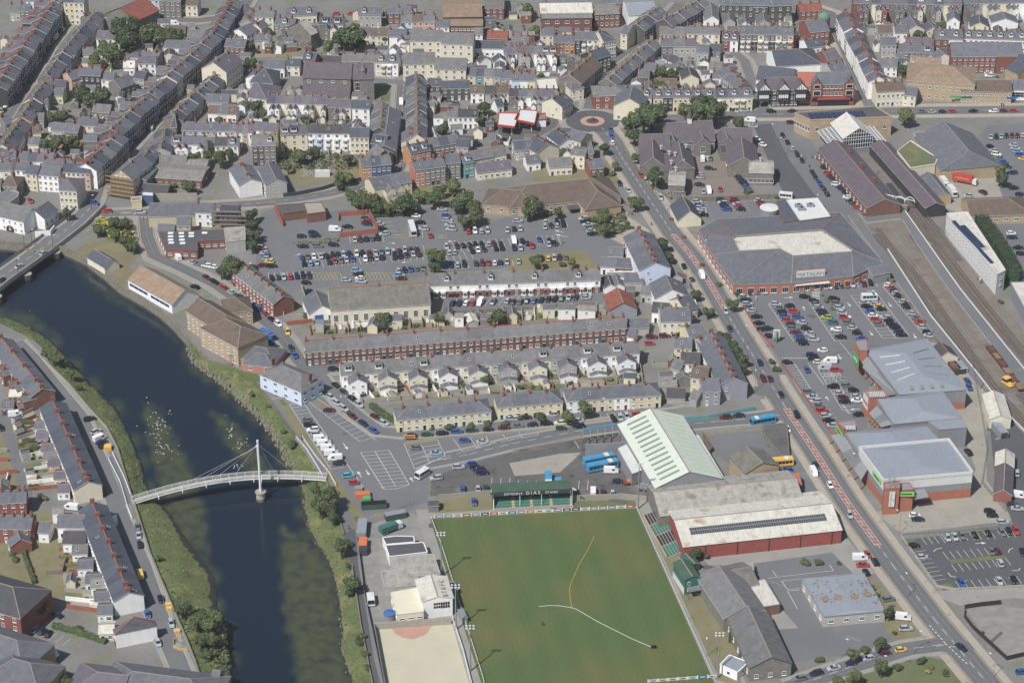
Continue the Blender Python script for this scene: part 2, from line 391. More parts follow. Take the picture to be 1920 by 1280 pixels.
# ---------------------------------------------------------------- pitched building
def body_mb(L,W,e,r,wall,hip=(0,0),z0=-.2):
 mb = MB(); a,b = L/2,W/2; k = 'wall_'+wall if 'wall_'+wall in MATS else wall
 mb.poly([(-a,-b,z0),(a,-b,z0),(a,-b,e),(-a,-b,e)],k); mb.poly([(a,b,z0),(-a,b,z0),(-a,b,e),(a,b,e)],k)
 for s_,h in ((-1,hip[0]),(1,hip[1])):
  x = s_*a
  pts = [(x,-b,z0),(x,b,z0),(x,b,e),(x,0,e+r) ,(x,-b,e)] if not h else [(x,-b,z0),(x,b,z0),(x,b,e),(x,-b,e)]
  mb.poly(pts if s_ > 0 else pts[::-1],k)
 return mb
def roof_mb(L,W,e,r,roof,ridge='slate_ridge',hip=(0,0),ov=.3,ends=(.0,.0),th=.14,fascia='white_trim'):
 mb = MB(); b = W/2; k = 'roof_'+roof if 'roof_'+roof in MATS else roof
 x0,x1 = -L/2-ends[0],L/2+ends[1]; dz = r*ov/b
 r0,r1 = (x0+hip[0]*b,x1-hip[1]*b)
 if r0 > r1: r0 = r1 = (r0+r1)/2
 zt = th
 for s_ in (-1,1):
  y = s_*(b+ov); q = [(x0,y,e-dz+zt),(x1,y,e-dz+zt),(r1,0,e+r+zt),(r0,0,e+r+zt)]
  mb.poly(q if s_ < 0 else q[::-1],k)
  q2 = [(x0,y,e-dz),(x1,y,e-dz),(x1,y,e-dz+zt),(x0,y,e-dz+zt)]
  mb.poly(q2 if s_ < 0 else q2[::-1],fascia)
 for s_,x,rr,hp in ((-1,x0,r0,hip[0]),(1,x1,r1,hip[1])):
  if hp:
   q = [(x,-b-ov,e-dz+zt),(x,b+ov,e-dz+zt),(rr,0,e+r+zt)]; mb.poly(q if s_ > 0 else q[::-1],k)
  else:
   for t in (-1,1):
    q = [(x,t*(b+ov),e-dz),(x,t*(b+ov),e-dz+zt),(x,0,e+r+zt),(x,0,e+r)]
    mb.poly(q,fascia)
 mb.box((r0+r1)/2,0,e+r+zt-.06,e+r+zt+.12,max(.2,r1-r0),.34,ridge)
 for rr,x,hp in ((r0,x0,hip[0]),(r1,x1,hip[1])):
  if hp:
   for t in (-1,1): mb.bar((rr,0,e+r+zt),(x,t*(b+ov),e-dz+zt),.25,.14,ridge)
 return mb
WNAME = {'w':'white','c':'cream','y':'pale yellow','g':'grey rendered','s':'dark stone','b':'red brick','p':'pale pink','l':'pale blue','t':'teal','o':'orange','k':'black and white','n':'blue','d':'buff brick','R':'bright red','P':'salmon','a':'beige','B':'red brick','G':'green','L':'light blue','v':'lilac grey','S':'dark stone'}
RNAME = {'s':'slate','d':'blue slate','p':'purple slate','g':'pale slate','b':'brown tiled','r':'orange tiled','k':'dark slate','u':'plum slate','m':'mossy slate','c':'weathered','w':'white'}
ORD = ['first','second','third','fourth','fifth','sixth','seventh','eighth','ninth','tenth','eleventh','twelfth','thirteenth','fourteenth','fifteenth','sixteenth','seventeenth','eighteenth','nineteenth','twentieth','twenty-first','twenty-second','twenty-third','twenty-fourth','twenty-fifth','twenty-sixth','twenty-seventh','twenty-eighth']
HOUSES = []
def R(u0,v0,u1,v1,n,walls,roofs,desc,W=8.0,e=5.4,r=2.3,ch='b',j=0.0,wing=0,wlen=4.0,bay=0,dorm='',rt=0,hip=(0,0),win=1,name='terraced_house',cat='house',side=0,lab=None,cols=None,chn=1,wroof=None,rl=None,ridge_only=False,door=1,grp=None,always=False,wallw=None,sur=None):
 """row of n houses; (u,v) = ends of the ridge line in the photograph"""
 rng = random.Random(int(u0*7+v0*13+n))
 a,b = P(u0,v0,e+r),P(u1,v1,e+r)
 if a.x > b.x: a,b = b,a
 d = Vector((b.x-a.x,b.y-a.y,0)).normalized()
 if n > 1 or d.length == 0: a = a-d*(W/2*hip[0]); b = b+d*(W/2*hip[1])
 d = Vector((b.x-a.x,b.y-a.y,0)); L = d.length/n; ang = atan2(d.y,d.x); d.normalize()
 for i in range(n):
  c = a+d*(L*(i+.5)); c.z = 0
  ww = walls[i % len(walls)]; rf = roofs[i % len(roofs)]
  ee = e+(rng.uniform(-j,j) if j else 0)
  sp = dict(c=c,L=L-.01*(i % 2),W=W+(rng.uniform(-.4,.4) if j else 0),e=ee,r=r+(rng.uniform(-.15,.15) if j else 0),ang=ang,w=ww,rf=rf,i=i,n=n,desc=desc,ch=ch,
                  wing=wing,wlen=wlen,bay=bay,dorm=dorm[i % len(dorm)] if dorm else '.',rt=rt,win=win,name=name,cat=cat,side=side,lab=lab,cols=cols,
                  hip=(hip[0] if i == 0 else 0,hip[1] if i == n-1 else 0),ends=(.25 if i == 0 else 0,.25 if i == n-1 else 0),wroof=wroof or rf,
                  always=always,chn=chn,door=door,y=-c.y,seed=rng.random(),grp=grp,wallw=wallw,sur=sur)
  HOUSES.append(sp)
  cc,ss = cos(ang),sin(ang); hl,hw = L/2,W/2
  occ_poly([(c.x+p*cc-q*ss,c.y+p*ss+q*cc) for p,q in ((-hl,-hw),(hl,-hw),(hl,hw),(-hl,hw))])
  if wing:
   s_ = side or (-1 if cos(ang) > 0 else 1)
   occ_poly([(c.x+p*cc-q*ss,c.y+p*ss+q*cc) for p,q in ((-hl,s_*hw),(0,s_*hw),(0,s_*(hw+wlen+2)),(-hl,s_*(hw+wlen+2)))])
def facing(ang,nx,ny):
 wy = nx*sin(ang)+ny*cos(ang); return wy < .3
def emit_house(h,merged=None):
 rng = random.Random(h['seed']); L,W,e,r,ang = h['L'],h['W'],h['e'],h['r'],h['ang']
 M = Matrix.Translation(h['c'])@Matrix.Rotation(ang,4,'Z')
 ww = 'wall_'+h['w']; ridge = 'red_ridge' if h['rt'] else 'slate_ridge'
 bm = body_mb(L,W,e,r,h['w'],h['hip']); rm = roof_mb(L,W,e,r,h['rf'],ridge,h['hip'],ends=h['ends'])
 if h['wallw']:
  for s_ in (-1,1): bm.box(0,s_*(W/2+.04),-.1,2.65,L,.08,'wall_'+h['wallw'])
 subs = []
 def sub(nm,key,fn,x,y,z,rz=0): subs.append((nm,key,fn,x,y,z,rz))
 if h['ch'] and h['ch'] != '.' and h['chn']:
  xs = [-L/2+.45 if h['hip'][0] == 0 else 0]
  if h['i'] == h['n']-1 and not h['hip'][1] and h['n'] > 1: xs.append(L/2-.45)
  if L > 9: xs = [-L*.3,L*.3]
  if h['chn'] == 2 and h['i'] % 2 and h['i'] < h['n']-1: xs = []
  for x in xs:
   k = 'stack_'+h['ch']; sub('chimney',('chimney',k),stack_fn(k),x,0,e+r)
 nf = max(1,int((e+.25)/2.6)); fh = e/nf
 cols = h['cols'] or max(1,int(round(L/2.7)))
 dcol = rng.randrange(cols) if h['door'] else -1
 dm = rng.choice(('door_r','door_w','door_k','door_b','door_w'))
 if h['i'] % 2: dcol = cols-1 if h['door'] else -1
 elif h['door']: dcol = 0
 wsd = h['side'] or (-1 if cos(ang) > 0 else 1)
 if h['win']:
  for s_ in (-1,1):
   if not facing(ang,0,s_): continue
   rz = 0 if s_ < 0 else pi
   wingside = h['wing'] and s_ == wsd
   bays_ = h['bay'] and not wingside
   for c in range(cols):
    x = -L/2+L*(c+.5)/cols
    if wingside and (h['wing'] == 2 and ((x > 0) != bool(h['i'] % 2)) or h['wing'] != 2 and x*s_*-1 < 0.2*L and cols > 1 and c < cols/2): continue
    if bays_ and c == (cols-1 if dcol == 0 else 0):
     sub('bay_window',('bay_window',h['w'],e),bay_fn('wall_'+h['w'] if h['w'] not in 'sbk' else 'white_trim','roof_s',min(e-.4,5.6 if e > 6 else 2.9)),x,s_*(W/2),0,rz)
     if e > 7.5: sub('window',('window',1.2,1.5),window_fn(1.2,1.5),x,s_*(W/2+.01),fh*(nf-1)+.75,rz)
     continue
    for f in range(nf):
     if f == 0 and c == dcol and not wingside:
      sub('door',('door',dm),door_fn(dm),x,s_*(W/2+.02),0,rz); continue
     big = f == 0 and rng.random() < .3
     wd,ht = ((1.5,1.4) if big else (1.05,1.5 if e/nf > 2.65 else 1.25))
     sub('window',('window',wd,ht,h['sur']),window_fn(wd,ht,sur=h['sur']),x,s_*(W/2+(.03 if h['sur'] else .01)),fh*f+.8,rz)
  for s_,end in ((-1,h['i'] == 0),(1,h['i'] == h['n']-1)):
   if end and facing(ang,s_,0) and rng.random() < .55:
    for f in range(nf):
     if rng.random() < .6: sub('window',('window',.9,1.2),window_fn(.9,1.2),s_*(L/2+.01),rng.uniform(-.25,.25)*W,fh*f+.9,pi/2 if s_ > 0 else -pi/2)
 cs = -1 if cos(ang) > 0 else 1
 if abs(sin(ang)) > .9: cs = rng.choice((-1,1))
 sl = r/(W/2)
 if h['dorm'] in 'gf' and h['dorm'] != '.':
  y = cs*W*.2; sub('dormer',('dormer',h['dorm'],h['rf']),dormer_fn(h['dorm'] == 'f','roof_'+h['rf']),0,y,e+r-abs(y)*sl+.35,0 if cs < 0 else pi)
 elif h['win'] and rng.random() < .22:
  subs.append(('skylight',('skylight',),skyl_fn,rng.uniform(-.2,.2)*L,cs*W*.25,e+r-W*.25*sl+.16,(0 if cs < 0 else pi,math.atan(sl))))
 wings = []
 if h['wing'] and not (h['wing'] == 2 and (h['i'] % 2 or h['i'] == h['n']-1)):
  wl = h['wlen']+rng.uniform(-.5,.5); ww_ = min(L*.56,4.4) if h['wing'] != 2 else min(L*1.2,6.8); we = e*.84-.2; wr = min(r*.75,ww_*.42)
  flip = -1 if h['i'] % 2 else 1
  cx = flip*(L/2-ww_/2-.05) if h['wing'] != 2 else L/2
  mbw = MB(); hyp = wl+W*.25
  b1 = body_mb(hyp,ww_,we,wr,h['w']); r1 = roof_mb(hyp,ww_,we,wr,h['wroof'],ridge,ends=(.0,.15),ov=.15)
  Mw = Matrix.Translation((cx,wsd*(W/2-W*.25+hyp/2),0))@Matrix.Rotation(wsd*pi/2,4,'Z')
  mbw.add(b1,Mw); mbw.add(r1,Mw)
  zt,yy = we,wsd*(W/2+wl)
  rz = 0 if wsd < 0 else pi
  if facing(ang,0,wsd):
   for f in range(max(1,int(we/2.5))*(2 if h['wing'] == 2 else 1)):
    dx_ = rng.uniform(-.5,.5) if h['wing'] != 2 else (-1.7 if f > 1 else 1.7)
    f = f % 2
    subs.append(('window',('window',.9,1.1),window_fn(.9,1.1),cx+dx_,yy+wsd*.02,we/2*f+.9 if we > 4 else .9,rz))
  if rng.random() < (.9 if h['wing'] == 2 else .6):
   l2 = rng.uniform(1.8,2.8); b2 = body_mb(l2,ww_-.3,2.3,.9,h['w'] if rng.random() < .7 else 'w'); r2 = roof_mb(l2,ww_-.3,2.3,.9,h['wroof'],ridge,ends=(0,.1),ov=.12)
   M2 = Matrix.Translation((cx,wsd*(W/2+wl+l2/2),0))@Matrix.Rotation(wsd*pi/2,4,'Z'); mbw.add(b2,M2); mbw.add(r2,M2)
  wings.append(mbw)
  if h['ch'] == 'b' and rng.random() < .8: sub('chimney',('chimney','stack_b',1),stack_fn('stack_b',.8),cx,wsd*(W/2+wl*.5),we+wr-.2)
 if merged is not None:
  merged.add(bm,M); merged.add(rm,M)
  for wmb in wings: merged.add(wmb,M)
  for nm,key,fn,x,y,z,rz in subs:
   if isinstance(rz,tuple): Ms = Matrix.Translation((x,y,z))@Matrix.Rotation(rz[0],4,'Z')@Matrix.Rotation(rz[1],4,'X')
   else: Ms = Matrix.Translation((x,y,z))@Matrix.Rotation(rz,4,'Z')
   merged.add(shared(key,fn),M@Ms)
  return
 if h['lab']: lab = h['lab']
 elif h['n'] == 1: lab = f"{WNAME[h['w']]} house under a {RNAME.get(h['rf'],'slate')} roof, {h['desc']}"
 else: lab = f"{WNAME[h['w']]} terraced house, {ORD[min(h['i'],27)]} from left {h['desc']}"
 root = thing(h['name'] if h['n'] > 1 or h['name'] != 'terraced_house' else 'house',lab,h['cat'],h['c'],ang,group=h['grp'] or (('terrace '+h['desc']) if h['n'] > 1 else None))
 part('wall',bm,root); part('roof',rm,root)
 for wmb in wings: part('rear_wing',wmb,root)
 for nm,key,fn,x,y,z,rz in subs:
  o = link(nm,smesh(key,fn),root,(x,y,z))
  if isinstance(rz,tuple): o.rotation_euler = (rz[1],0,rz[0])
  elif rz: o.rotation_euler = (0,0,rz)
 return root
def big(name,label,cat,u0,v0,u1,v1,W,e,r,wall,roof,hip=(0,0),ridge='slate_ridge',win=(0,0),ov=.3,en=.25,ch='',occ=True,wsz=(1.2,1.5),z=None,fascia='white_trim',bars=(1,1),parent=None,endwin=0):
 a,b = P(u0,v0,e+r),P(u1,v1,e+r)
 if a.x > b.x: a,b = b,a; hip = hip[::-1]
 d = Vector((b.x-a.x,b.y-a.y,0)); L = d.length; ang = atan2(d.y,d.x); c = (a+b)/2; c.z = 0
 if hip[0]: L += W/2*hip[0]; c -= d.normalized()*W/4*hip[0]
 if hip[1]: L += W/2*hip[1]; c += d.normalized()*W/4*hip[1]
 root = thing(name,label,cat,c,ang)
 part('wall',body_mb(L,W,e,r,wall,hip),root)
 part('roof',roof_mb(L,W,e,r,roof,ridge,hip,ov=ov,ends=(en,en),fascia=fascia),root)
 nf,nc = win
 for s_ in (-1,1):
  if nf and facing(ang,0,s_):
   for f in range(nf):
    for c_ in range(nc):
     link('window',smesh(('window',wsz,bars),window_fn(wsz[0],wsz[1],bars)),root,(-L/2+L*(c_+.5)/nc,s_*(W/2+.01),e/nf*f+(.9 if e/nf < 3.5 else 1.4)),0 if s_ < 0 else pi)
 if endwin:
  for s_ in (-1,1):
   if facing(ang,s_,0):
    for f in range(max(1,nf)):
     for c_ in range(endwin): link('window',smesh(('window',wsz,bars),window_fn(wsz[0],wsz[1],bars)),root,(s_*(L/2+.01),-W/2+W*(c_+.5)/endwin,e/max(1,nf)*f+.9),pi/2 if s_ > 0 else -pi/2)
 for i,x in enumerate(ch and ([-L*.45,L*.45] if len(ch) > 1 else [0]) or []):
  link('chimney',smesh(('chimney','stack_'+ch[i]),stack_fn('stack_'+ch[i])),root,(x,0,e+r))
 if occ:
  cc,ss = cos(ang),sin(ang); occ_poly([(root.location.x+p*cc-q*ss,root.location.y+p*ss+q*cc) for p,q in ((-L/2,-W/2),(L/2,-W/2),(L/2,W/2),(-L/2,W/2))])
 return root,L,ang
def flat(name,label,cat,uv,h,wall,roof,par=.4,occ=True,z0=-.2,parm=None,parent=None):
 pts = [P(u,v,h) for u,v in uv]; c = sum((Vector((p.x,p.y,0)) for p in pts),Vector())/len(pts)
 loc = [Vector((p.x-c.x,p.y-c.y,0)) for p in pts]
 ar = sum(loc[i].x*loc[(i+1) % len(loc)].y-loc[(i+1) % len(loc)].x*loc[i].y for i in range(len(loc)))
 if ar < 0: loc.reverse()
 root = thing(name,label,cat,c)
 k = 'wall_'+wall if 'wall_'+wall in MATS else wall; kr = 'roof_'+roof if 'roof_'+roof in MATS else roof
 wb = MB()
 for a,b in zip(loc,loc[1:]+loc[:1]): wb.poly([(a.x,a.y,z0),(b.x,b.y,z0),(b.x,b.y,h),(a.x,a.y,h)],k)
 part('wall',wb,root)
 rb = MB(); rb.sheet(loc,kr,h); part('roof',rb,root)
 if par:
  pb = MB()
  for a,b in zip(loc,loc[1:]+loc[:1]):
   d = (b-a).normalized(); pb.bar((a.x-d.x*.1,a.y-d.y*.1,h+par/2-.03),(b.x+d.x*.1,b.y+d.y*.1,h+par/2-.03),.3,par,parm or k)
  part('parapet',pb,root)
 if occ: occ_poly(pts)
 return root,loc
def edgewins(root,loc,z0,z1,n,nf,w,h,edges=None,bars=(1,1)):
 for i,(a,b) in enumerate(zip(loc,loc[1:]+loc[:1])):
  d = b-a; nrm = Vector((d.y,-d.x,0)).normalized()
  if nrm.y > .3 or (edges is not None and i not in edges): continue
  if d.length < w*1.6: continue
  m = n if isinstance(n,int) else max(1,int(d.length/n))
  for f in range(nf):
   for c in range(m):
    p = a+d*((c+.5)/m)+nrm*.02
    link('window',smesh(('window',w,h,bars),window_fn(w,h,bars)),root,(p.x,p.y,z0+(z1-z0)*f/max(1,nf-1 if nf > 1 else 1)),atan2(d.y,d.x))
# ---------------------------------------------------------------- vehicles
def car_mb(kind,pc):
 p = 'paint_'+pc; mb = MB(); gl = MB(); 
 def ring(x,hw,z0,z1): return [(x,-hw,z0),(x,hw,z0),(x,hw*.93,z1),(x,-hw*.93,z1)]
 def loft(secs,m,b=mb):
  for A,B in zip(secs[:-1],secs[1:]):
   for i in range(4):
    j = (i+1) % 4; b.poly([A[i],A[j],B[j],B[i]],m)
  b.poly(secs[0],m); b.poly(secs[-1][::-1],m)
 if kind == 'van':
  loft([ring(-2.6,.9,.35,2.0),ring(-2.5,.97,.3,2.15),ring(1.2,.97,.3,2.15),ring(1.75,.95,.3,1.5),ring(2.45,.88,.3,1.05),ring(2.55,.8,.35,.8)],p)
  gl.poly([(1.27,-.8,2.02),(1.27,.8,2.02),(1.77,.84,1.42),(1.77,-.84,1.42)][::-1],'glass_dark')
  for s_ in (-1,1): gl.poly([(.3,s_*.965,1.25),(1.35,s_*.965,1.25),(1.1,s_*.95,1.95),(.3,s_*.95,1.95)][::s_],'glass_dark')
  wx = 1.6; wr = .34; ww = .95
 else:
  es = {'hatch': (1.95,-1.55,-1.75),'saloon': (2.2,-.9,-1.45),'estate': (2.2,-1.95,-2.1),'suv': (2.25,-1.95,-2.1)}[kind]
  X = es[0]; zz = .12 if kind == 'suv' else 0
  loft([ring(-X,.7,.45,.75),ring(-X+.12,.82,.28,.92+zz),ring(-.9,.87,.24,.96+zz),ring(.75,.87,.24,.95+zz),ring(X-.25,.82,.26,.76+zz),ring(X,.68,.4,.62)],p)
  z0,z1 = .93+zz,1.45+zz*1.6; rb,rt = es[2]+.05,es[1]+.25
  B = [(rb,.8),(1.05,.8)]; Tt = [(rt,.62),(.35,.62)]
  b4 = [(rb,-.79,z0),(1.05,-.79,z0),(1.05,.79,z0),(rb,.79,z0)]; t4 = [(rt,-.6,z1),(.35,-.6,z1),(.35,.6,z1),(rt,.6,z1)]
  for i in range(4):
   j = (i+1) % 4; gl.poly([b4[i],b4[j],t4[j],t4[i]],'glass_dark')
  mb.poly([(x,y,z+.02) for x,y,z in t4],p)
  for i in range(4): mb.bar(b4[i],t4[i],.07,.07,p)
  for s_ in (-1,1): mb.bar((-.35,s_*.79,z0),(-.35,s_*.6,z1),.07,.06,p)
  wx = X-.75; wr = .32; ww = .86
 for s_ in (-1,1): gl.poly([(2.0 if kind != 'van' else 2.46,s_*.6,.62),(2.0 if kind != 'van' else 2.46,s_*.4,.62),(1.9,s_*.4,.75),(1.9,s_*.6,.75)],'frame_white')
 return mb,gl,wx,wr,ww
def wheel_fn(r):
 def fn(mb):
  n = 10
  for s_ in (-1,1):
   q = [(r*cos(2*pi*i/n),s_*.1,r*sin(2*pi*i/n)+r) for i in range(n)]; mb.poly(q[::s_],'tyre')
   q = [(r*.6*cos(2*pi*i/n),s_*.105,r*.6*sin(2*pi*i/n)+r) for i in range(n)]; mb.poly(q[::s_],'paint_s')
  for i in range(n):
   j = (i+1) % n; mb.poly([(r*cos(2*pi*k/n),s_*.1,r*sin(2*pi*k/n)+r) for k,s_ in ((i,-1),(j,-1),(j,1),(i,1))],'tyre')
 return fn
CARS = []
CN = {'w':'white','s':'silver','g':'grey','b':'blue','n':'dark blue','k':'black','r':'red','m':'maroon','y':'yellow','t':'teal','l':'light blue','G':'dark green','o':'orange','e':'lime green','c':'cream','u':'turquoise'}
def cars(u0,v0,u1,v1,code,hd,desc,z=.6):
 """cars evenly spaced from (u0,v0) to (u1,v1); hd = heading in picture; upper-case W/V/N/R = van; '.' = empty bay"""
 rng = random.Random(int(u0*3+v0)); n = len(code); k = 0; tot = sum(1 for c in code if c != '.')
 for i,c in enumerate(code):
  if c == '.': continue
  t = i/(n-1) if n > 1 else .5
  u = u0+(u1-u0)*t+rng.uniform(-2,2); v = v0+(v1-v0)*t+rng.uniform(-2,2)
  a = P(u,v,z); b = P(u+hd[0],v+hd[1],z); ang = atan2(b.y-a.y,b.x-a.x)+rng.uniform(-.03,.03)
  van = c in 'WVNXYZ'; cc = {'W':'w','V':'s','N':'n','X':'g','Y':'b','Z':'y'}.get(c,c)
  kind = 'van' if van else rng.choice(('hatch','hatch','saloon','estate','suv'))
  where = desc if tot == 1 else f"{ORD[min(k, 27)]} from left {desc}"
  if u1 < u0 and tot > 1: where = f"{ORD[min(tot-1-k, 27)]} from left {desc}"
  CARS.append(dict(p=(a.x,a.y),ang=ang+(pi if rng.random() < .4 else 0),kind=kind,c=cc,desc=where,grp='vehicles '+desc)); k += 1
  occ_poly([(a.x-1,a.y-1),(a.x+1,a.y-1),(a.x+1,a.y+1),(a.x-1,a.y+1)])
def emit_cars(limit=300):
 CARS.sort(key=lambda c: c['p'][1])
 nv = nc = 0; rest = MB()
 for c in CARS:
  key = (c['kind'],c['c'])
  if key not in CACHE:
   mb,gl,wx,wr,ww = car_mb(*key); CACHE[key] = (mb,gl,wx,wr,ww,mb.mesh('car_body'),gl.mesh('car_windows'))
  mb,gl,wx,wr,ww,m1,m2 = CACHE[key]
  van = c['kind'] == 'van'
  if van: nv += 1
  else: nc += 1
  if not van and nc > limit:
   M = Matrix.Translation((c['p'][0],c['p'][1],.17))@Matrix.Rotation(c['ang'],4,'Z')
   rest.add(mb,M); rest.add(gl,M)
   for a in (-1,1):
    for b in (-1,1): rest.add(shared(('wheel',wr),wheel_fn(wr)),M@Matrix.Translation((a*wx,b*(ww-.1),0)))
   continue
  nm = {'van': 'van','hatch': 'hatchback','saloon': 'saloon car','estate': 'estate car','suv': 'off-road car'}[c['kind']]
  o = link('parked_van' if van else 'parked_car',m1,None,(c['p'][0],c['p'][1],.17),c['ang'],label=f"{CN[c['c']]} {nm}, {c['desc']}",cat='van' if van else 'car',group=c['grp'])
  link('window',m2,o)
  for a in (-1,1):
   for b in (-1,1): link('wheel',smesh(('wheel',wr),wheel_fn(wr)),o,(a*wx,b*(ww-.1),0))
 if rest.v: stuff('distant_cars',rest,'cars parked and driving in the far half of the town','cars')
# ---------------------------------------------------------------- vegetation
def leafq(mb,p,n,s,m,rng):
 n = n.normalized(); a = n.orthogonal().normalized(); b = n.cross(a); t = rng.uniform(0,2*pi)
 a,b = a*cos(t)+b*sin(t),b*cos(t)-a*sin(t)
 mb.poly([p-a*s-b*s*.7,p+a*s-b*s*.6,p+a*s*.8+b*s*.7,p-a*s*.9+b*s*.6],m)
def crown_mesh(seed,m,nl=9,q=130,flat_=.8):
 key = ('crown',seed,m)
 if key in CACHE: return CACHE[key]
 rng = random.Random(seed); mb = MB()
 lobes = [(Vector((0,0,.0)),.62)]
 for i in range(nl):
  a = rng.uniform(0,2*pi); rr = rng.uniform(.35,.62); z = rng.uniform(-.45,.5)
  lobes.append((Vector((rr*cos(a),rr*sin(a),z*flat_)),rng.uniform(.28,.46)))
 for c,R_ in lobes:
  n = 6
  for i in range(n):
   for k in range(4):
    def pt(i,k):
     th = pi*k/4; ph = 2*pi*i/n; return c+Vector((sin(th)*cos(ph),sin(th)*sin(ph),cos(th)*flat_))*R_*.8
    mb.poly([pt(i,k),pt(i,k+1),pt(i+1,k+1),pt(i+1,k)],m)
  for _ in range(int(q*R_*2)):
   d = Vector((rng.gauss(0,1),rng.gauss(0,1),rng.gauss(.25,1))).normalized()
   p = c+Vector((d.x,d.y,d.z*flat_))*R_*rng.uniform(.78,1.12)
   leafq(mb,p,d+Vector((rng.uniform(-.6,.6),rng.uniform(-.6,.6),rng.uniform(-.3,.7))),rng.uniform(.045,.1),m if rng.random() < .8 else 'leaf_c',rng)
 CACHE[key] = mb.mesh('crown'); return CACHE[key]
def trunk_fn(mb):
 mb.cyl(0,0,0,.62,.055,.035,'trunk',7)
 for a in (0,2.1,4.2): mb.bar((0,0,.45),(.22*cos(a),.22*sin(a),.85),.03,.03,'trunk')
TREES = 0
def tree(u,v,r,h=None,m='a',label=None,desc='',z=0,name='broadleaf_tree'):
 """(u,v) = crown centre in the photograph, r = radius in picture units (4 per px)"""
 global TREES; TREES += 1
 y = OY+v/4; rm = r/pxs(y); h = h or rm*1.9+1.0
 c = P(u,v,h*.6); rng = random.Random(int(u*3+v*7))
 root = thing(name,label or f"{['dark','mid','pale','deep']['abcd'.index(m) if m in 'abcd' else 1]} green tree {desc}",'tree',(c.x,c.y,z),rng.uniform(0,6))
 link('crown',crown_mesh(rng.randrange(5),'leaf_'+m),root,(0,0,h*.6),scale=(rm,rm*rng.uniform(.9,1.1),h*.48))
 link('trunk',smesh(('trunk',),trunk_fn),root,scale=(h,h,h*.75))
 return root
def shrub(u,v,r,m='b',label=None,desc='',hk=1.1,z=0):
 y = OY+v/4; rm = r/pxs(y); h = rm*hk; c = P(u,v,h*.5+z); rng = random.Random(int(u*5+v*3))
 return link('shrub',crown_mesh(10+rng.randrange(3),'leaf_'+m,5,110),None,(c.x,c.y,z+h*.45),rng.uniform(0,6),scale=(rm,rm,h*.8),label=label or f"rounded green shrub {desc}",cat='shrub')
def hedge(uv,w,h,m,label,name='hedge'):
 pts = [P(u,v) for u,v in uv]; mb = MB(); rng = random.Random(5)
 for a,b in zip(pts[:-1],pts[1:]):
  L = (b-a).length; d = (b-a).normalized(); n = Vector((-d.y,d.x,0))
  mb.bar(a+Vector((0,0,h*.45)),b+Vector((0,0,h*.45)),w*.8,h*.85,'leaf_'+m)
  for _ in range(int(L*(w+h)*5)):
   s_ = rng.choice((-1,1,0)); t = rng.uniform(0,L)
   p = a+d*t+(n*s_*w/2+Vector((0,0,rng.uniform(0,h))) if s_ else n*rng.uniform(-w/2,w/2)+Vector((0,0,h)))
   leafq(mb,p,(n*s_ if s_ else Vector((0,0,1)))+Vector((rng.uniform(-.5,.5),rng.uniform(-.5,.5),.4)),rng.uniform(.2,.4),'leaf_'+m,rng)
 return solo(name,mb,label,'hedge')
def scrub(uv,per,h,ms,label,z=None,name='undergrowth',zf=None,sz=(.25,.55)):
 pts = [P(u,v) for u,v in uv]; mb = MB(); rng = random.Random(int(uv[0][0]))
 xs = [p.x for p in pts]; ys = [p.y for p in pts]; A = (max(xs)-min(xs))*(max(ys)-min(ys))
 for _ in range(int(A*per)):
  x = rng.uniform(min(xs),max(xs)); y = rng.uniform(min(ys),max(ys))
  if not inside(x,y,pts): continue
  z0 = zf(x,y) if zf else 0; hh = h*rng.random(); m = rng.choice(ms); s_ = rng.uniform(*sz)
  for _k in range(2): leafq(mb,Vector((x+rng.uniform(-s_,s_),y+rng.uniform(-s_,s_),z0+hh)),Vector((rng.uniform(-.8,.8),rng.uniform(-.8,.8),1)),s_,'leaf_'+m,rng)
 return stuff(name,mb,label,'undergrowth')
# ---------------------------------------------------------------- walls, fences, lamps
def wall(uv,h,t,m,label,name='garden_wall',cat='wall',cap=None,z=0,occ=False):
 pts = [P(u,v) for u,v in uv]; mb = MB(); A = offs(pts,-t/2); B = offs(pts,t/2)
 for i in range(len(pts)-1):
  q = [A[i],A[i+1],B[i+1],B[i]]; mb.hexa([(p.x,p.y,z-.1) for p in q]+[(p.x,p.y,z+h) for p in q],m,cap or m)
 return solo(name,mb,label,cat)
def fence(uv,h,label,m='steel_grey',step=2.5,rails=2,panel=None,name='fence',cat='fence'):
 pts = [P(u,v) for u,v in uv]; root = thing(name,label,cat,pts[0]); o = pts[0]; rl = MB(); k = 0
 for a,b in zip(pts[:-1],pts[1:]):
  L = (b-a).length; d = (b-a)/max(L,.01); n = max(1,int(L/step))
  for i in range(n+1):
   p = a+d*(L*i/n)-o
   if k < 290:
    link('post',smesh(('post',h,m),lambda mb: mb.box(0,0,0,h,.1,.1,m)),root,(p.x,p.y,0),atan2(d.y,d.x)); k += 1
  for r_ in range(rails):
   z = h*(r_+1)/rails-.08; rl.bar(a-o+Vector((0,0,z)),b-o+Vector((0,0,z)),.05,.08,m)
  if panel: rl.bar(a-o+Vector((0,0,h*.5)),b-o+Vector((0,0,h*.5)),.04,h*.85,panel)
 part('rail',rl,root); return root
def lamp(u,v,label,h=8,arm=1.6,ang=0,m='steel_grey'):
 c = P(u,v); root = thing('street_lamp',label,'street lamp',c,ang)
 link('pole',smesh(('pole',h,m),lambda mb: mb.cyl(0,0,0,h,.11,.07,m,6)),root)
 def fn(mb): mb.bar((0,0,h),(arm,0,h+.25),.08,.08,m); mb.box(arm+.3,0,h+.18,h+.34,.8,.3,'frame_white')
 link('lamp_head',smesh(('head',h,arm),fn),root)
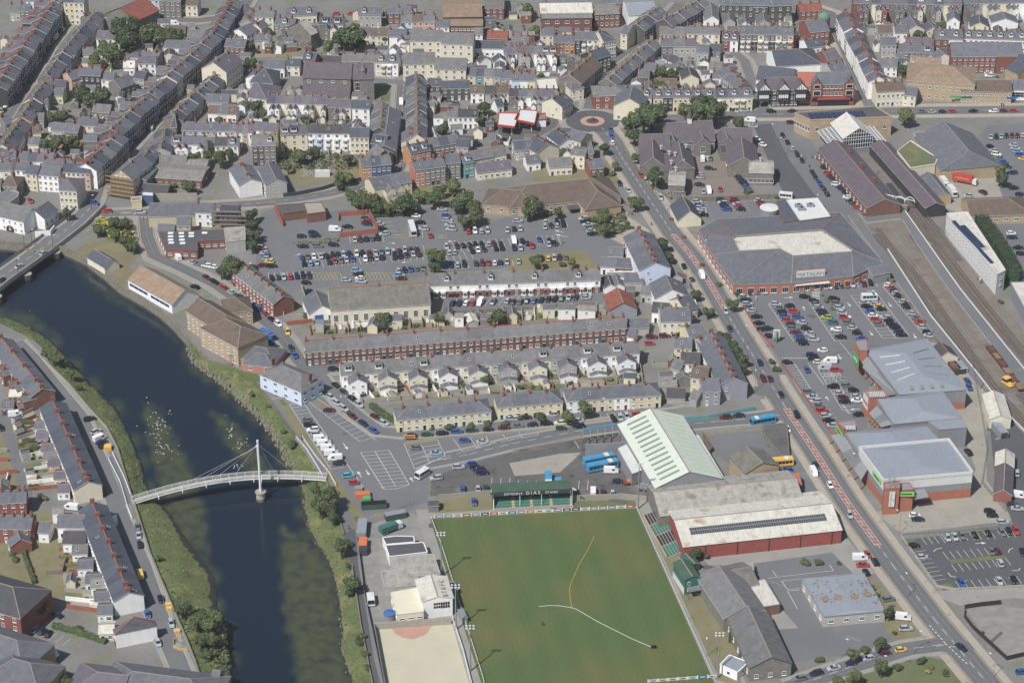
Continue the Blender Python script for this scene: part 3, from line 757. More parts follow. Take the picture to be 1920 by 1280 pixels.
def person(u,v,label,c='a',pose=0,c2='cloth_a',z=0):
 p = P(u,v); p.z = z+.2; s_ = .95; rng = random.Random(int(u+v))
 me = bpy.data.meshes.new('person'); st = .12+.12*rng.random()
 V = [(0,0,.95),(0,0,1.2),(0,0,1.42),(0,0,1.52),(0,0,1.66),(.1,0,.9),(.11,st,.5),(.11,st*1.2,.08),(.11,st*1.2-.12,.04),(-.1,0,.9),(-.11,-st,.5),(-.11,-st*1.6,.08),(-.11,-st*1.6-.12,.04),
         (.19,0,1.4),(.25,.04,1.14),(.24,-.08,.9),(-.19,0,1.4),(-.25,-.04,1.14),(-.24,-.12,.9)]
 E = [(0,1),(1,2),(2,3),(3,4),(0,5),(5,6),(6,7),(7,8),(0,9),(9,10),(10,11),(11,12),(2,13),(13,14),(14,15),(2,16),(16,17),(17,18)]
 me.from_pydata(V,E,[]); o = bpy.data.objects.new('person',me); COL.objects.link(o)
 o.location = p; o.rotation_euler = (0,0,rng.uniform(0,6)); o['label'] = label; o['category'] = 'person'
 md = o.modifiers.new('Skin','SKIN'); rad = [.15,.15,.16,.06,.11,.1,.075,.05,.05,.1,.075,.05,.05,.07,.05,.04,.07,.05,.04]
 for i,sv in enumerate(me.skin_vertices[0].data): sv.radius = (rad[i],rad[i]*.85); sv.use_root = i == 0
 me.materials.append(MATS['cloth_'+c]); return o
def txt(s,size,m,parent,loc,rot,name='lettering',ext=.02,align='CENTER',sp=1.0):
 cu = bpy.data.curves.new(name,'FONT'); cu.body = s; cu.size = size; cu.align_x = align; cu.align_y = 'CENTER'; cu.extrude = ext; cu.space_character = sp
 tmp = bpy.data.objects.new(name,cu); COL.objects.link(tmp); tmp.parent = parent; tmp.location = loc; tmp.rotation_euler = rot
 dg = bpy.context.evaluated_depsgraph_get(); me = bpy.data.meshes.new_from_object(tmp.evaluated_get(dg)); me.materials.clear(); me.materials.append(MATS[m])
 bpy.data.objects.remove(tmp); bpy.data.curves.remove(cu)
 o = bpy.data.objects.new(name,me); COL.objects.link(o); o.parent = parent; o.location = loc; o.rotation_euler = rot; return o
# ================================================================ GROUND, RIVER, ROADS
def X(l): return [(4*x,4*y) for x,y in l]
T(0,0)
NB = [(-300,455),(0,455),(60,460),(120,466),(135,472),(162,485),(197,512),(225,537),(270,562),(300,582),(327,607),(355,639),(397,681),(435,685),(462,712),(480,730),(507,762),(540,808),(562,832),(598,880),(614,908),(630,960),(645,1005),(660,1075),(677,1175),(692,1250),(702,1300),(740,1600)]
NWAT = [(355,664),(368,687),(390,704),(425,734),(455,762),(480,784),(510,820),(530,862),(545,887),(562,914),(567,960),(575,1000),(600,1032),(617,1062),(630,1102),(637,1155),(640,1187),(634,1215),(655,1270),(664,1300),(690,1600)]
SB = [(-300,560),(0,606),(60,636),(80,652),(75,668),(130,722),(170,770),(200,802),(220,840),(245,925),(257,960),(282,1040),(322,1135),(350,1200),(367,1243),(385,1300),(440,1600)]
SWAT = [(-300,556),(0,592),(50,608),(100,640),(140,685),(175,722),(220,765),(250,827),(265,865),(277,915),(318,960),(350,1010),(376,1045),(402,1080),(407,1135),(427,1180),(435,1235),(440,1300),(480,1600)]
nb = [W_(x,y) for x,y in NB]; sb = [W_(x,y) for x,y in SB]
mb = MB(); mb.sheet(nb+[Vector((900,-700,0)),Vector((2500,-700,0)),Vector((2500,4500,0)),Vector((-2500,4500,0)),Vector((-2500,nb[0].y,0))],'base_ground'); struct('ground',mb)
mb = MB(); mb.sheet(sb+[Vector((sb[-1].x,-700,0)),Vector((-2500,-700,0)),Vector((-2500,sb[0].y,0))],'base_ground'); struct('ground',mb)
BANKS = []
def bank(name,top,bot,n,rows,m,m2,rough=.35):
 rng = random.Random(4); A = [W_(x,y,0) for x,y in top]; B = [W_(x,y,-3.2) for x,y in bot]
 A = resample(A,n); B = resample(B,n); mb = MB(); g = []
 for i in range(n):
  col = []
  for k in range(rows+1):
   t = k/rows; p = A[i].lerp(B[i],t); p.z = -3.6*(t**1.5) + (rng.uniform(-rough,rough) if 0 < k < rows else 0)
   if 0 < k: p.x += rng.uniform(-.3,.3); p.y += rng.uniform(-.3,.3)
   col.append(p)
  g.append(col)
 mb.v = [tuple(p) for c in g for p in c]
 for i in range(n-1):
  for k in range(rows):
   a = i*(rows+1)+k; b = a+rows+1; mb.f.append((a,a+1,b+1,b)); mb.m.append(mb.mi(m2 if k >= rows-1 else m))
 me = mb.mesh(name); me.polygons.foreach_set('use_smooth',[True]*len(me.polygons)); link(name,me,kind='structure')
 BANKS.append((g,n,rows)); return g
gN = bank('river_bank',NB[11:],NWAT,190,8,'bank_grass','mud')
gS = bank('river_bank',SB,SWAT,220,8,'bank_grass','mud')
mb = MB()
wl = [W_(x,y) for x,y in NB[:14]]
for a,b in zip(wl[:-1],wl[1:]): mb.bar((a.x,a.y,-1.55),(b.x,b.y,-1.55),.6,5.1,'stone_wall')
solo('river_wall',mb,'long pale stone river wall along the north side of the water','wall')
mb = MB()
for lst in (SB[4:16],):
 pp = [W_(x,y) for x,y in lst]; strip_mb(mb,pp,.45,0,'stone_wall',0,.9)
solo('river_wall',mb,'low grey parapet wall above the grassy bank beside the terraces','wall')
BARS = [[(268,758),(296,765),(327,820),(362,890),(384,960),(392,1040),(345,1010),(310,960),(300,905),(280,840)],
  [(398,778),(425,783),(460,818),(505,880),(540,905),(500,900),(470,885),(430,840)],
  [(528,985),(558,1008),(604,1035),(624,1072),(634,1135),(634,1205),(665,1300),(560,1300),(550,1220),(534,1160),(528,1060)],
  [(-40,575),(60,590),(110,640),(60,620),(-40,600)],[(330,960),(365,985),(392,1050),(410,1100),(380,1060),(340,1010)],
  [(140,490),(230,560),(330,640),(300,610),(210,560),(150,515)]]
def pdist(x,y,poly):
 d = 1e9
 for i in range(len(poly)):
  ax,ay = poly[i]; bx,by = poly[(i+1) % len(poly)]; L = (bx-ax)**2+(by-ay)**2
  t = max(0,min(1,((x-ax)*(bx-ax)+(y-ay)*(by-ay))/L)); d = min(d,hypot(x-ax-t*(bx-ax),y-ay-t*(by-ay)))
 return d if inside(x,y,poly) else -d
xs = list(range(-120,760,7)); ys = list(range(430,1330,7)); V = []; WT = []
swl = SWAT[1:]; nwl = NWAT
for y in ys:
 for x in xs:
  V.append(tuple(W_(x,y,-4.0)))
  wv = 0
  for k,b in enumerate(BARS):
   d = pdist(x,y,b)+3*sin(x*.21+y*.13)+3*sin(y*.17-x*.09); wv = max(wv,min(1,max(0,(d+8)/16))*(.9 if k < 3 else .6))
  de = min(hypot(x-a,y-b) for a,b in swl+nwl); wv = max(wv,.75*min(1,max(0,(22-de)/18)))
  WT.append(wv)
nx = len(xs); Fc = [(j*nx+i,j*nx+nx+i,j*nx+nx+i+1,j*nx+i+1) for j in range(len(ys)-1) for i in range(nx-1)]
me = bpy.data.meshes.new('river_bed'); me.from_pydata(V,[],Fc)
at = me.attributes.new('shallow','FLOAT','POINT'); at.data.foreach_set('value',WT)
m = bpy.data.materials.new('river_bed'); m.use_nodes = True; n = m.node_tree.nodes; l = m.node_tree.links
a = n.new('ShaderNodeAttribute'); a.attribute_name = 'shallow'; no = n.new('ShaderNodeTexNoise'); no.inputs['Scale'].default_value = .25; no.inputs['Detail'].default_value = 6
g = n.new('ShaderNodeNewGeometry'); l.new(g.outputs['Position'],no.inputs['Vector'])
mm = n.new('ShaderNodeMath'); mm.operation = 'MULTIPLY'; l.new(a.outputs['Fac'],mm.inputs[0])
mr = n.new('ShaderNodeMapRange'); mr.inputs[1].default_value = .3; mr.inputs[2].default_value = .6; mr.inputs[3].default_value = .45; mr.inputs[4].default_value = 1.1; l.new(no.outputs['Fac'],mr.inputs[0]); l.new(mr.outputs[0],mm.inputs[1])
mx = n.new('ShaderNodeMix'); mx.data_type = 'RGBA'; l.new(mm.outputs[0],mx.inputs['Factor']); mx.inputs['A'].default_value = srgb('1c2e44'); mx.inputs['B'].default_value = srgb('716f4c')
l.new(mx.outputs['Result'],n['Principled BSDF'].inputs['Base Color']); n['Principled BSDF'].inputs['Roughness'].default_value = .9
me.materials.append(m); link('river_bed',me,kind='structure')
mb = MB(); mb.sheet([Vector((-2500,-600,-4.3)),Vector((300,-600,-4.3)),Vector((300,1200,-4.3)),Vector((-2500,1200,-4.3))],'mud'); struct('river_bed',mb)
m = bpy.data.materials.new('river_water'); m.use_nodes = True; n = m.node_tree.nodes; l = m.node_tree.links; n.clear()
o = n.new('ShaderNodeOutputMaterial'); ms = n.new('ShaderNodeMixShader'); tr = n.new('ShaderNodeBsdfTransparent'); tr.inputs[0].default_value = (.62,.68,.70,1)
gl = n.new('ShaderNodeBsdfGlossy'); gl.inputs['Roughness'].default_value = .08; gl.inputs[0].default_value = (.8,.85,.9,1); fr = n.new('ShaderNodeFresnel'); fr.inputs[0].default_value = 1.33
no = n.new('ShaderNodeTexNoise'); no.inputs['Scale'].default_value = 1.3; no.inputs['Detail'].default_value = 4; bp = n.new('ShaderNodeBump'); bp.inputs['Strength'].default_value = .25; bp.inputs['Distance'].default_value = .1
g = n.new('ShaderNodeNewGeometry'); l.new(g.outputs['Position'],no.inputs['Vector']); l.new(no.outputs['Fac'],bp.inputs['Height']); l.new(bp.outputs[0],gl.inputs['Normal']); l.new(bp.outputs[0],fr.inputs['Normal'])
l.new(fr.outputs[0],ms.inputs[0]); l.new(tr.outputs[0],ms.inputs[1]); l.new(gl.outputs[0],ms.inputs[2]); l.new(ms.outputs[0],o.inputs[0]); MATS['river_water'] = m
mb = MB(); mb.sheet([Vector((-2400,-600,-3)),Vector((250,-600,-3)),Vector((250,1100,-3)),Vector((-2400,1100,-3))],'river_water'); struct('river',mb)
# ---- lots
area('riverside_grass',X([(136,470),(165,455),(200,450),(262,470),(262,478),(240,500),(262,520),(228,538),(190,505)]),'dry_grass',.02,occ=False)
area('riverside_grass',X([(440,690),(500,705),(540,760),(566,805),(600,860),(620,905),(640,950),(650,1000),(640,1000),(612,915),(560,833),(507,765)]),'bank_grass',.015,occ=False)
area('footpath',X([(480,715),(500,715),(540,775),(590,840),(618,868),(640,900),(668,985),(668,1003),(644,1000),(628,930),(606,890),(560,822),(515,765)]),'asphalt',.03)
area('footpath',X([(643,1000),(667,990),(672,1060),(688,1150),(700,1230),(718,1300),(700,1300),(684,1210),(662,1075)]),'dark_asphalt',.03)
area('verge',X([(527,760),(541,760),(600,850),(640,900),(660,925),(640,935),(600,880),(560,820)]),'dry_grass',.04)
area('verge',X([(655,935),(690,960),(700,985),(690,1010),(668,1003),(648,930)]),'dry_grass',.04)
area('car_park',X([(490,398),(545,382),(600,400),(650,392),(690,400),(780,392),(860,385),(890,430),(960,402),(1085,402),(1105,430),(1172,462),(1172,488),(1080,505),(960,500),(790,520),(600,540),(545,545),(478,505)]),'asphalt',.025)
area('car_park',X([(535,748),(598,742),(640,760),(700,800),(748,825),(880,822),(1085,798),(1160,790),(1160,815),(1085,818),(880,872),(806,892),(802,940),(770,955),(700,990),(655,930),(600,850)]),'asphalt',.025)
area('bus_depot_yard',X([(808,895),(880,868),(1090,815),(1165,815),(1165,880),(1235,930),(932,930),(920,920),(806,930)]),'oil_asphalt',.03)
area('concrete_apron',X([(955,868),(1050,850),(1090,848),(1050,885),(965,892)]),'concrete',.035)
area('car_park',X([(1385,548),(1500,540),(1650,525),(1760,632),(1800,690),(1640,690),(1625,740),(1625,800),(1575,838),(1540,805),(1465,680),(1400,580)]),'asphalt',.025)
area('station_forecourt',X([(1400,218),(1490,215),(1520,260),(1560,340),(1640,410),(1560,420),(1500,395),(1470,330),(1425,260)]),'asphalt',.025)
area('access_lane',X([(1413,235),(1445,232),(1480,300),(1535,375),(1475,375),(1440,300)]),'dark_asphalt',.04)
area('school_yard',X([(1300,290),(1365,290),(1400,330),(1450,400),(1310,405),(1290,350)]),'brick_paving',.025)
area('school_car_park',X([(1300,376),(1450,378),(1465,408),(1325,412)]),'asphalt',.035)
area('service_yard',X([(1740,640),(1790,650),(1850,740),(1850,900),(1900,975),(1690,1000),(1640,960),(1800,930),(1830,880)]),'concrete',.03)
area('car_park',X([(1690,1012),(1920,985),(2000,980),(2000,1095),(1920,1100),(1772,1110)]),'dark_asphalt',.03)
area('side_road',X([(1735,1110),(1772,1106),(2000,1098),(2000,1130),(1900,1120),(1800,1135)]),'pavement',.035)
area('gravel_yard',X([(1810,1140),(1875,1135),(2000,1150),(2000,1220),(1890,1240),(1850,1200)]),'gravel',.03)
area('yard',X([(1310,820),(1470,800),(1480,850),(1590,900),(1560,960),(1500,920),(1400,900)]),'asphalt',.028)
area('yard',X([(1310,1040),(1590,1010),(1640,1075),(1590,1080),(1660,1170),(1500,1230),(1450,1220),(1370,1100)]),'pavement',.025); area('yard',X([(1385,1060),(1560,1035),(1600,1075),(1650,1165),(1500,1180),(1420,1090)]),'asphalt',.03)
area('yard',X([(1450,1180),(1665,1165),(1690,1200),(1600,1225),(1490,1240)]),'asphalt',.03)
area('verge',X([(1630,1075),(1700,1150),(1725,1190),(1690,1220),(1660,1180)]),'dry_grass',.035)
area('lawn',X([(1600,1265),(1740,1230),(1830,1250),(1800,1300),(1600,1300)]),'grass',.04)
area('club_yard',X([(690,985),(760,960),(812,970),(850,1090),(850,1160),(700,1170),(680,1050)]),'gravel',.03)
area('car_park',X([(1850,235),(2000,225),(2000,640),(1890,520),(1870,430),(1800,390),(1820,300)]),'asphalt',.02)
area('loading_yard',X([(1745,320),(1860,310),(1880,370),(1800,400),(1770,390)]),'concrete',.03)
area('car_park',X([(1040,210),(1060,212),(1040,240),(1000,262),(930,262),(930,225)]),'oil_asphalt',.025)
area('street_parking',X([(830,545),(1112,535),(1160,560),(1125,585),(830,590)]),'asphalt',.03)
area('paved_square',X([(1098,405),(1160,395),(1215,430),(1235,460),(1170,460),(1115,432)]),'paving_buff',.04)
area('car_park',X([(1895,385),(2000,380),(2000,640),(1900,520)]),'asphalt',.026)
area('rail_yard',X([(1870,650),(2000,780),(2000,1000),(1900,985),(1865,890),(1850,740)]),'dark_asphalt',.03)
mb = MB()
PITCH = [(806,972),(1193,952),(1338,1276),(1352,1310),(912,1310)]
area('pitch_surround',X([(780,955),(1215,938),(1260,1000),(1300,1100),(1350,1150),(1410,1310),(880,1310)]),'pavement',.03)
area('verge',X([(1200,955),(1240,1005),(1290,1060),(1330,1120),(1385,1210),(1390,1290),(1340,1272)]),'dry_grass',.045)
area('verge',X([(820,938),(925,925),(925,955),(815,962)]),'dry_grass',.045); area('verge',X([(1075,940),(1190,935),(1195,950),(1075,955)]),'grass',.045)
m = bpy.data.materials.new('pitch_grass'); m.use_nodes = True; n = m.node_tree.nodes; l = m.node_tree.links; MATS['pitch_grass'] = m
g = n.new('ShaderNodeNewGeometry'); 
pd = (W_(905,1280)-W_(808,973)).normalized()
def band(per,amp_in,ang):
 mp = n.new('ShaderNodeVectorMath'); mp.operation = 'DOT_PRODUCT'; l.new(g.outputs['Position'],mp.inputs[0]); mp.inputs[1].default_value = (cos(ang)/per*2*pi,sin(ang)/per*2*pi,0)
 s_ = n.new('ShaderNodeMath'); s_.operation = 'SINE'; l.new(mp.outputs['Value'],s_.inputs[0]); q = n.new('ShaderNodeMath'); q.operation = 'MULTIPLY'; l.new(s_.outputs[0],q.inputs[0]); q.inputs[1].default_value = amp_in; return q.outputs[0]
pa = atan2(pd.y,pd.x)+pi/2
n1 = n.new('ShaderNodeTexNoise'); n1.inputs['Scale'].default_value = .035; n1.inputs['Detail'].default_value = 5; l.new(g.outputs['Position'],n1.inputs['Vector'])
n2 = n.new('ShaderNodeTexNoise'); n2.inputs['Scale'].default_value = 1.5; l.new(g.outputs['Position'],n2.inputs['Vector'])
mx = n.new('ShaderNodeMix'); mx.data_type = 'RGBA'; mr = n.new('ShaderNodeMapRange'); mr.inputs[1].default_value = .42; mr.inputs[2].default_value = .66; l.new(n1.outputs['Fac'],mr.inputs[0]); l.new(mr.outputs[0],mx.inputs['Factor'])
mx.inputs['A'].default_value = srgb('4a5c33'); mx.inputs['B'].default_value = srgb('5c5e38')
def addm(a,b):
 q = n.new('ShaderNodeMath'); q.operation = 'ADD'; l.new(a,q.inputs[0])
 if isinstance(b,float): q.inputs[1].default_value = b
 else: l.new(b,q.inputs[1])
 return q.outputs[0]
q2 = n.new('ShaderNodeMath'); q2.operation = 'MULTIPLY_ADD'; l.new(n2.outputs['Fac'],q2.inputs[0]); q2.inputs[1].default_value = .5; q2.inputs[2].default_value = .75
f = addm(addm(band(1.9,.025,pa),band(9.5,.035,pa)),q2.outputs[0])
vm = n.new('ShaderNodeVectorMath'); vm.operation = 'SCALE'; l.new(mx.outputs['Result'],vm.inputs[0]); l.new(f,vm.inputs['Scale']); l.new(vm.outputs[0],n['Principled BSDF'].inputs['Base Color']); n['Principled BSDF'].inputs['Roughness'].default_value = 1
area('football_pitch',X(PITCH),'pitch_grass',.06)
area('artificial_pitch',X([(702,1180),(848,1170),(885,1300),(725,1300)]),'sand',.05)
area('artificial_pitch_goal_area',X([(735,1178),(810,1173),(800,1188),(775,1198),(755,1195),(742,1188)]),'sand_red',.07)
for pl in ([(205,85),(270,45),(345,70),(350,80),(270,90),(230,110)],[(165,90),(230,80),(230,130),(165,130)],[(150,155),(210,160),(205,185),(150,190)],[(80,245),(160,250),(150,290),(80,280)],
           [(540,285),(660,290),(680,330),(560,350),(530,320)],[(360,285),(440,280),(440,300),(360,305)],[(480,95),(540,80),(600,100),(560,110),(480,110)],[(900,185),(960,180),(930,230),(900,235)],
           [(1230,125),(1310,125),(1350,165),(1230,170)],[(600,600),(1180,575),(1180,590),(600,630)],[(460,655),(500,640),(500,700),(470,700)],[(575,690),(600,740),(640,750),(560,700)],[(0,800),(40,800),(60,960),(0,960)],[(0,960),(110,960),(120,1120),(0,1110)],
           [(650,350),(700,345),(860,350),(900,380),(870,395),(800,380),(700,395)],[(640,730),(1200,690),(1200,700),(640,745)],[(175,405),(235,405),(262,470),(200,450)],[(20,820),(80,800),(100,900),(40,920)],[(1000,320),(1180,300),(1185,340),(1000,340)],
           [(1080,395),(1120,390),(1170,440),(1130,440),(1100,430)],[(940,480),(1100,470),(1120,505),(960,510)]):
 area('garden',X(pl),'grass' if int(pl[0][0]) % 2 else 'dry_grass',.03,occ=False)
area('churchyard_lawn',X([(702,155),(731,155),(730,190),(702,190)]),'grass',.05)
# ---- roads (centre lines in picture px)
road('street',X([(-30,275),(0,235),(30,190),(60,140),(90,85),(130,38),(140,20)]),7.5)
road('street',X([(60,33),(115,34),(250,36),(375,39),(450,30)]),7)
road('street',X([(172,385),(188,340),(225,295),(272,245),(330,170),(400,90),(440,40),(475,-15)]),7)
road('street',X([(178,402),(230,400),(290,398),(380,388),(480,382),(560,373),(620,363),(650,355),(690,342),(740,330),(750,310),(752,230),(757,150)]),7,cl=(2,4))
road('street',X([(690,150),(760,156),(800,158)]),6,dy=False)
road('riverside_road',X([(272,402),(276,445),(290,480),(350,507),(405,534),(450,565),(483,592),(517,617),(540,645),(562,678),(584,697)]),6.5)
road('terrace_road',X([(560,696),(630,690),(660,688)]),7,dy=False)
road('terrace_road',X([(590,694),(612,722),(640,755),(672,782),(708,808),(755,812),(850,806),(960,797),(1040,790),(1110,778),(1240,758),(1330,745)]),6,dy=False,pave=1.2)
road('bus_road',X([(800,868),(880,852),(960,832),(1085,808),(1165,797),(1272,797),(1350,790),(1422,784),(1462,778)]),7.5,cl=(3,3),pave=1,dy=False)
MR = [(1128,240),(1150,266),(1165,295),(1185,325),(1215,370),(1262,440),(1295,478),(1330,530),(1382,620),(1420,680),(1470,760),(1530,850),(1587,940),(1630,1000),(1674,1060),(1751,1160),(1834,1260),(1890,1325)]
mrp = road('main_road',X(MR),9.5,pave=2.5,pm='paving_buff',cl=(3,3))
mh = resample([W_(x,y) for x,y in MR[5:9]],60); strip_mb(MARK,mh[:50],1.9,.176,'mark_red')
mh2 = resample([W_(x,y) for x,y in MR[10:15]],90)
strip_mb(MARK,mh2[2:80],2.1,.176,'mark_red')
for hh in (mh[:50],mh2[2:80]):
 for s_ in (-1,1): strip_mb(MARK,hh,.14,mz(),'mark_white',s_*1.1)
 for i in range(0,len(hh)-1,2):
  d = (hh[i+1]-hh[i]).normalized(); nn = Vector((-d.y,d.x,0)); strip_mb(MARK,[hh[i]-nn*1.0,hh[i]+nn*1.0+d*.8],.16,mz(),'mark_white')
road('station_street',X([(1155,222),(1230,224),(1300,222),(1400,215),(1500,214),(1700,209),(1950,206)]),9.5,cl=(3,4),pave=3,pm='paving_buff')
road('high_street',X([(1632,200),(1612,155),(1578,78),(1555,25),(1530,18)]),7,pave=3,pm='paving_buff')
road('street',X([(1432,208),(1412,160),(1396,115),(1372,95)]),6)
road('street',X([(1104,205),(1110,180),(1122,155),(1140,122),(1172,98),(1230,55),(1275,8)]),6.5)
road('south_riverside_street',X([(30,642),(60,672),(102,724),(150,782),(175,840),(207,915),(228,975),(247,1015),(268,1065),(285,1115),(308,1185),(333,1240),(345,1270)]),6,dy=False,pave=1.5)
road('back_lane',X([(-20,775),(10,790),(30,850),(45,905),(50,960)]),4.5,dy=False,pave=0)
road('side_road',X([(1800,1215),(1765,1208),(1700,1217),(1600,1248),(1480,1290)]),7,dy=False,pave=1.5,cl=(3,3))
road('side_road',X([(1422,740),(1450,700),(1560,655),(1640,640)]),6,dy=False,pave=0)
c = W_(1111,228); mb = MB()
def disc(mb,c,r,z,m,n=40): mb.sheet([(c.x+r*cos(2*pi*i/n),c.y+r*sin(2*pi*i/n),z) for i in range(n)],m)
disc(mb,c,15.5,.117,'pavement'); disc(mb,c,12.2,.172,'dark_asphalt'); struct('roundabout',mb)
occ_poly([(c.x+15*cos(i/3),c.y+15*sin(i/3)) for i in range(19)])
mb = MB(); mb.cyl(c.x,c.y,0,.26,5.6,5.5,'kerb',32,top='sand_red'); mb.cyl(c.x,c.y,.26,.5,2.9,2.7,'dark_stone',24); struct('roundabout_island',mb)
mb = MB(); mb.cyl(0,0,.4,1.3,.5,.3,'dark_stone',8); mb.bar((0,0,1.2),(.7,.2,2.6),.15,.3,'steel_grey'); mb.bar((0,0,1.2),(-.6,.3,2.3),.15,.3,'steel_grey'); mb.bar((.1,0,1.2),(.1,-.4,2.9),.2,.2,'steel_grey')
solo('sculpture',mb,'small grey sculpture on the dark centre of the roundabout','sculpture',loc=(c.x,c.y,0))
# ---- railway
area('railway_ballast',X([(1600,270),(1650,262),(1760,430),(1920,620),(2000,720),(2000,850),(1900,760),(1760,620),(1640,430),(1600,400),(1690,400),(1620,300)]),'ballast',.03)
area('railway_ballast',X([(1615,405),(1690,400),(1920,700),(2000,820),(2000,920),(1890,740),(1740,600)]),'ballast',.035)
area('station_platform',X([(1686,398),(1697,398),(1800,545),(1960,745),(1945,760),(1790,560),(1716,455),(1692,412)]),'asphalt',0,h=.9)
area('station_platform',X([(1662,412),(1682,412),(1762,520),(1850,635),(1920,735),(1895,742),(1800,610),(1700,470)]),'ballast',0,h=.25)
area('station_platform',X([(1590,405),(1603,402),(1680,500),(1760,615),(1845,720),(1838,730),(1750,625),(1660,500)]),'asphalt',0,h=.7)
area('station_concourse',X([(1610,402),(1685,398),(1690,412),(1625,420)]),'asphalt',0,h=.9)
mb = MB()
for pl in ([(1697,399),(1800,545),(1960,745)],): strip_mb(mb,[W_(x,y) for x,y in pl],.5,.93,'clad_white')
strip_mb(mb,[W_(x,y) for x,y in [(1664,470),(1745,595),(1830,700),(1900,790),(1960,850)]],.5,.9,'clad_white',0,.95)
struct('platform_edge',mb)
TRK = [[(1648,290),(1700,370),(1760,460),(1850,575),(1920,660),(1990,740)],[(1700,390),(1780,500),(1880,625),(1960,720)],[(1636,440),(1680,490),(1750,590),(1830,690),(1930,800),(1980,860)],[(1645,430),(1668,462),(1720,520),(1790,620),(1860,720),(1960,850)],[(1700,440),(1790,580),(1880,700),(1960,800)],[(1710,400),(1790,500),(1900,640),(1990,745)],[(1665,300),(1720,385),(1800,490)]]
for k,tk in enumerate(TRK):
 pts = [W_(x,y) for x,y in tk]; rt = thing('railway_track',f"{['first','second','third','fourth','fifth','sixth','seventh'][k]} rusty railway track counted among the lines beside the platforms",'railway track',(0,0,0),group='railway tracks by the station')
 ml = MB(); sl_ = MB(); tb = MB(); strip_mb(tb,pts,3.2,.115+k*.002,'track_bed'); struct('track_bed',tb)
 for s_ in (-1,1): strip_mb(ml,pts,.16,0,'rust',s_*.72,.3)
 q = resample(pts,int(sum((b-a).length for a,b in zip(pts[:-1],pts[1:]))/1.1))
 for a,b in zip(q[:-1],q[1:]):
  d = (b-a).normalized(); nn = Vector((-d.y,d.x,0)); strip_mb(sl_,[a-nn*1.25,a+nn*1.25],.3,0,'sleeper',0,.17)
 part('rail',ml,rt); part('sleepers',sl_,rt,kind='stuff')
pavements(); struct('road_wear',WEAR)
rng = random.Random(31); mb = MB()
for k in range(150):
 T(0,0); x = rng.uniform(480,1900); y = rng.uniform(260,1250); c = W_(x,y)
 if (math.floor(c.x),math.floor(c.y)) not in OCC: continue
 a = rng.uniform(0,3.1); L_,B_ = rng.uniform(1.5,7),rng.uniform(.6,2.2); q = [(c.x+p*cos(a)-r_*sin(a),c.y+p*sin(a)+r_*cos(a),.1185+k*.00001) for p,r_ in ((-L_/2,-B_/2),(L_/2,-B_/2),(L_/2,B_/2),(-L_/2,B_/2))]
 if inside(x,y,PITCH) or (690 < x < 900 and y > 1160): continue
 mb.poly(q,rng.choice(('patch_dark','patch_dark','patch_light')))
struct('tarmac_patches',mb)
# ================================================================ HOUSES, tile by tile (ridge lines; 4 units = 1 picture pixel)
T(0,0)
R(-30,640,425,-20,19,'kSsSknSSsk','sdsps','on the left of the top left street',W=10,e=8.5,r=2.6,j=.6,wing=1,wlen=6,side=1,rt=1)
R(15,1090,330,610,7,'cwsoscs','sdp','on the right side of the far left street',W=9,e=6,r=2.8,j=.9,ch='y')
R(345,560,700,90,9,'sswwsdsgw','spds','up the far left street towards the yellow hotels',W=9,e=6.2,r=2.8,j=.9,ch='y')
R(640,1230,880,990,5,'wSsSs','sdgs','by the bottom of the scaffolded street',W=10,e=8.5,r=2.8,j=.8,ch='b',rt=1)
R(830,975,1590,250,17,'SksSSnkSScS','psdus','on the left of the central shopping street',W=10,e=8.6,r=2.6,j=.6,ch='y',wing=1,wlen=5,side=1)
R(1600,240,1745,-20,5,'kSnkS','dgs','at the far top of the shopping street',W=10,e=9,r=2.6,j=.6,ch='b')
R(1600,470,1720,380,1,'c','p','tall gable end above the shopping street',W=13,e=10,r=4,ch='y')
R(1610,560,1480,680,3,'ssg','ds','below the tall cream gable',W=9,e=6,r=2.6,ch='y',j=.5)
R(1455,700,1290,860,4,'sgsd','dps','right of the shopping street, mid way down',W=9,e=5.6,r=2.6,ch='y',j=.5)
R(1290,850,1330,850,1,'s','d','pyramid roofed corner pub by the street',W=13,e=5.5,r=4,hip=(1,1),ch='')
R(80,30,230,28,2,'gs','gs','in the top left corner',W=10,e=5,j=.3)
R(340,-10,460,0,2,'yw','ss','at the top of the far left street',W=10,e=9,ch='y'); R(490,-40,640,-35,2,'yc','ds','with tall bays at the top edge',W=9,e=12,ch='')
R(210,-50,310,-45,2,'Lw','s','of the pale blue pair at the top',W=9,e=9)
R(735,232,905,238,2,'ww','p','beside the big dark tree',W=9,e=5.5,ch='')
R(620,360,700,355,1,'c','g','small, behind the leafy gardens',W=6,e=4)
R(600,505,765,512,2,'kk','s','of the black timbered pair amid trees',W=8,e=7,dorm='.')
R(500,545,590,520,1,'p','s','pink gable facing the road',W=8,e=6)
R(765,540,860,545,1,'w','s','beside the black timbered pair',W=7,e=5.2)
R(855,600,965,560,1,'s','s','dark stone hall behind the shops',W=9,e=6,r=3,ch='')
R(450,400,560,420,1,'g','g','with a big front dormer',W=9,e=4,r=3,dorm='g')
R(390,600,500,605,1,'s','d','behind the far left street',W=6,e=6); R(390,660,480,665,1,'y','s','small with one window',W=6,e=4.2)
R(705,780,835,790,1,'s','g','with a lone red chimney',W=7,e=3.6)
R(595,875,740,885,2,'cc','s','of the cream cottages below the gardens',W=8,e=5.2,ch='y')
R(400,918,600,940,2,'gs','s','of the long low sheds',W=6.5,e=4,ch=''); R(630,1000,730,1000,1,'s','s','grey cottage by the alley',W=7,e=4.6)
R(240,940,300,935,1,'y','b','small yellow, left gardens',W=6,e=4.5); R(220,1025,300,1030,1,'c','s','beside the left gardens',W=6,e=4.5)
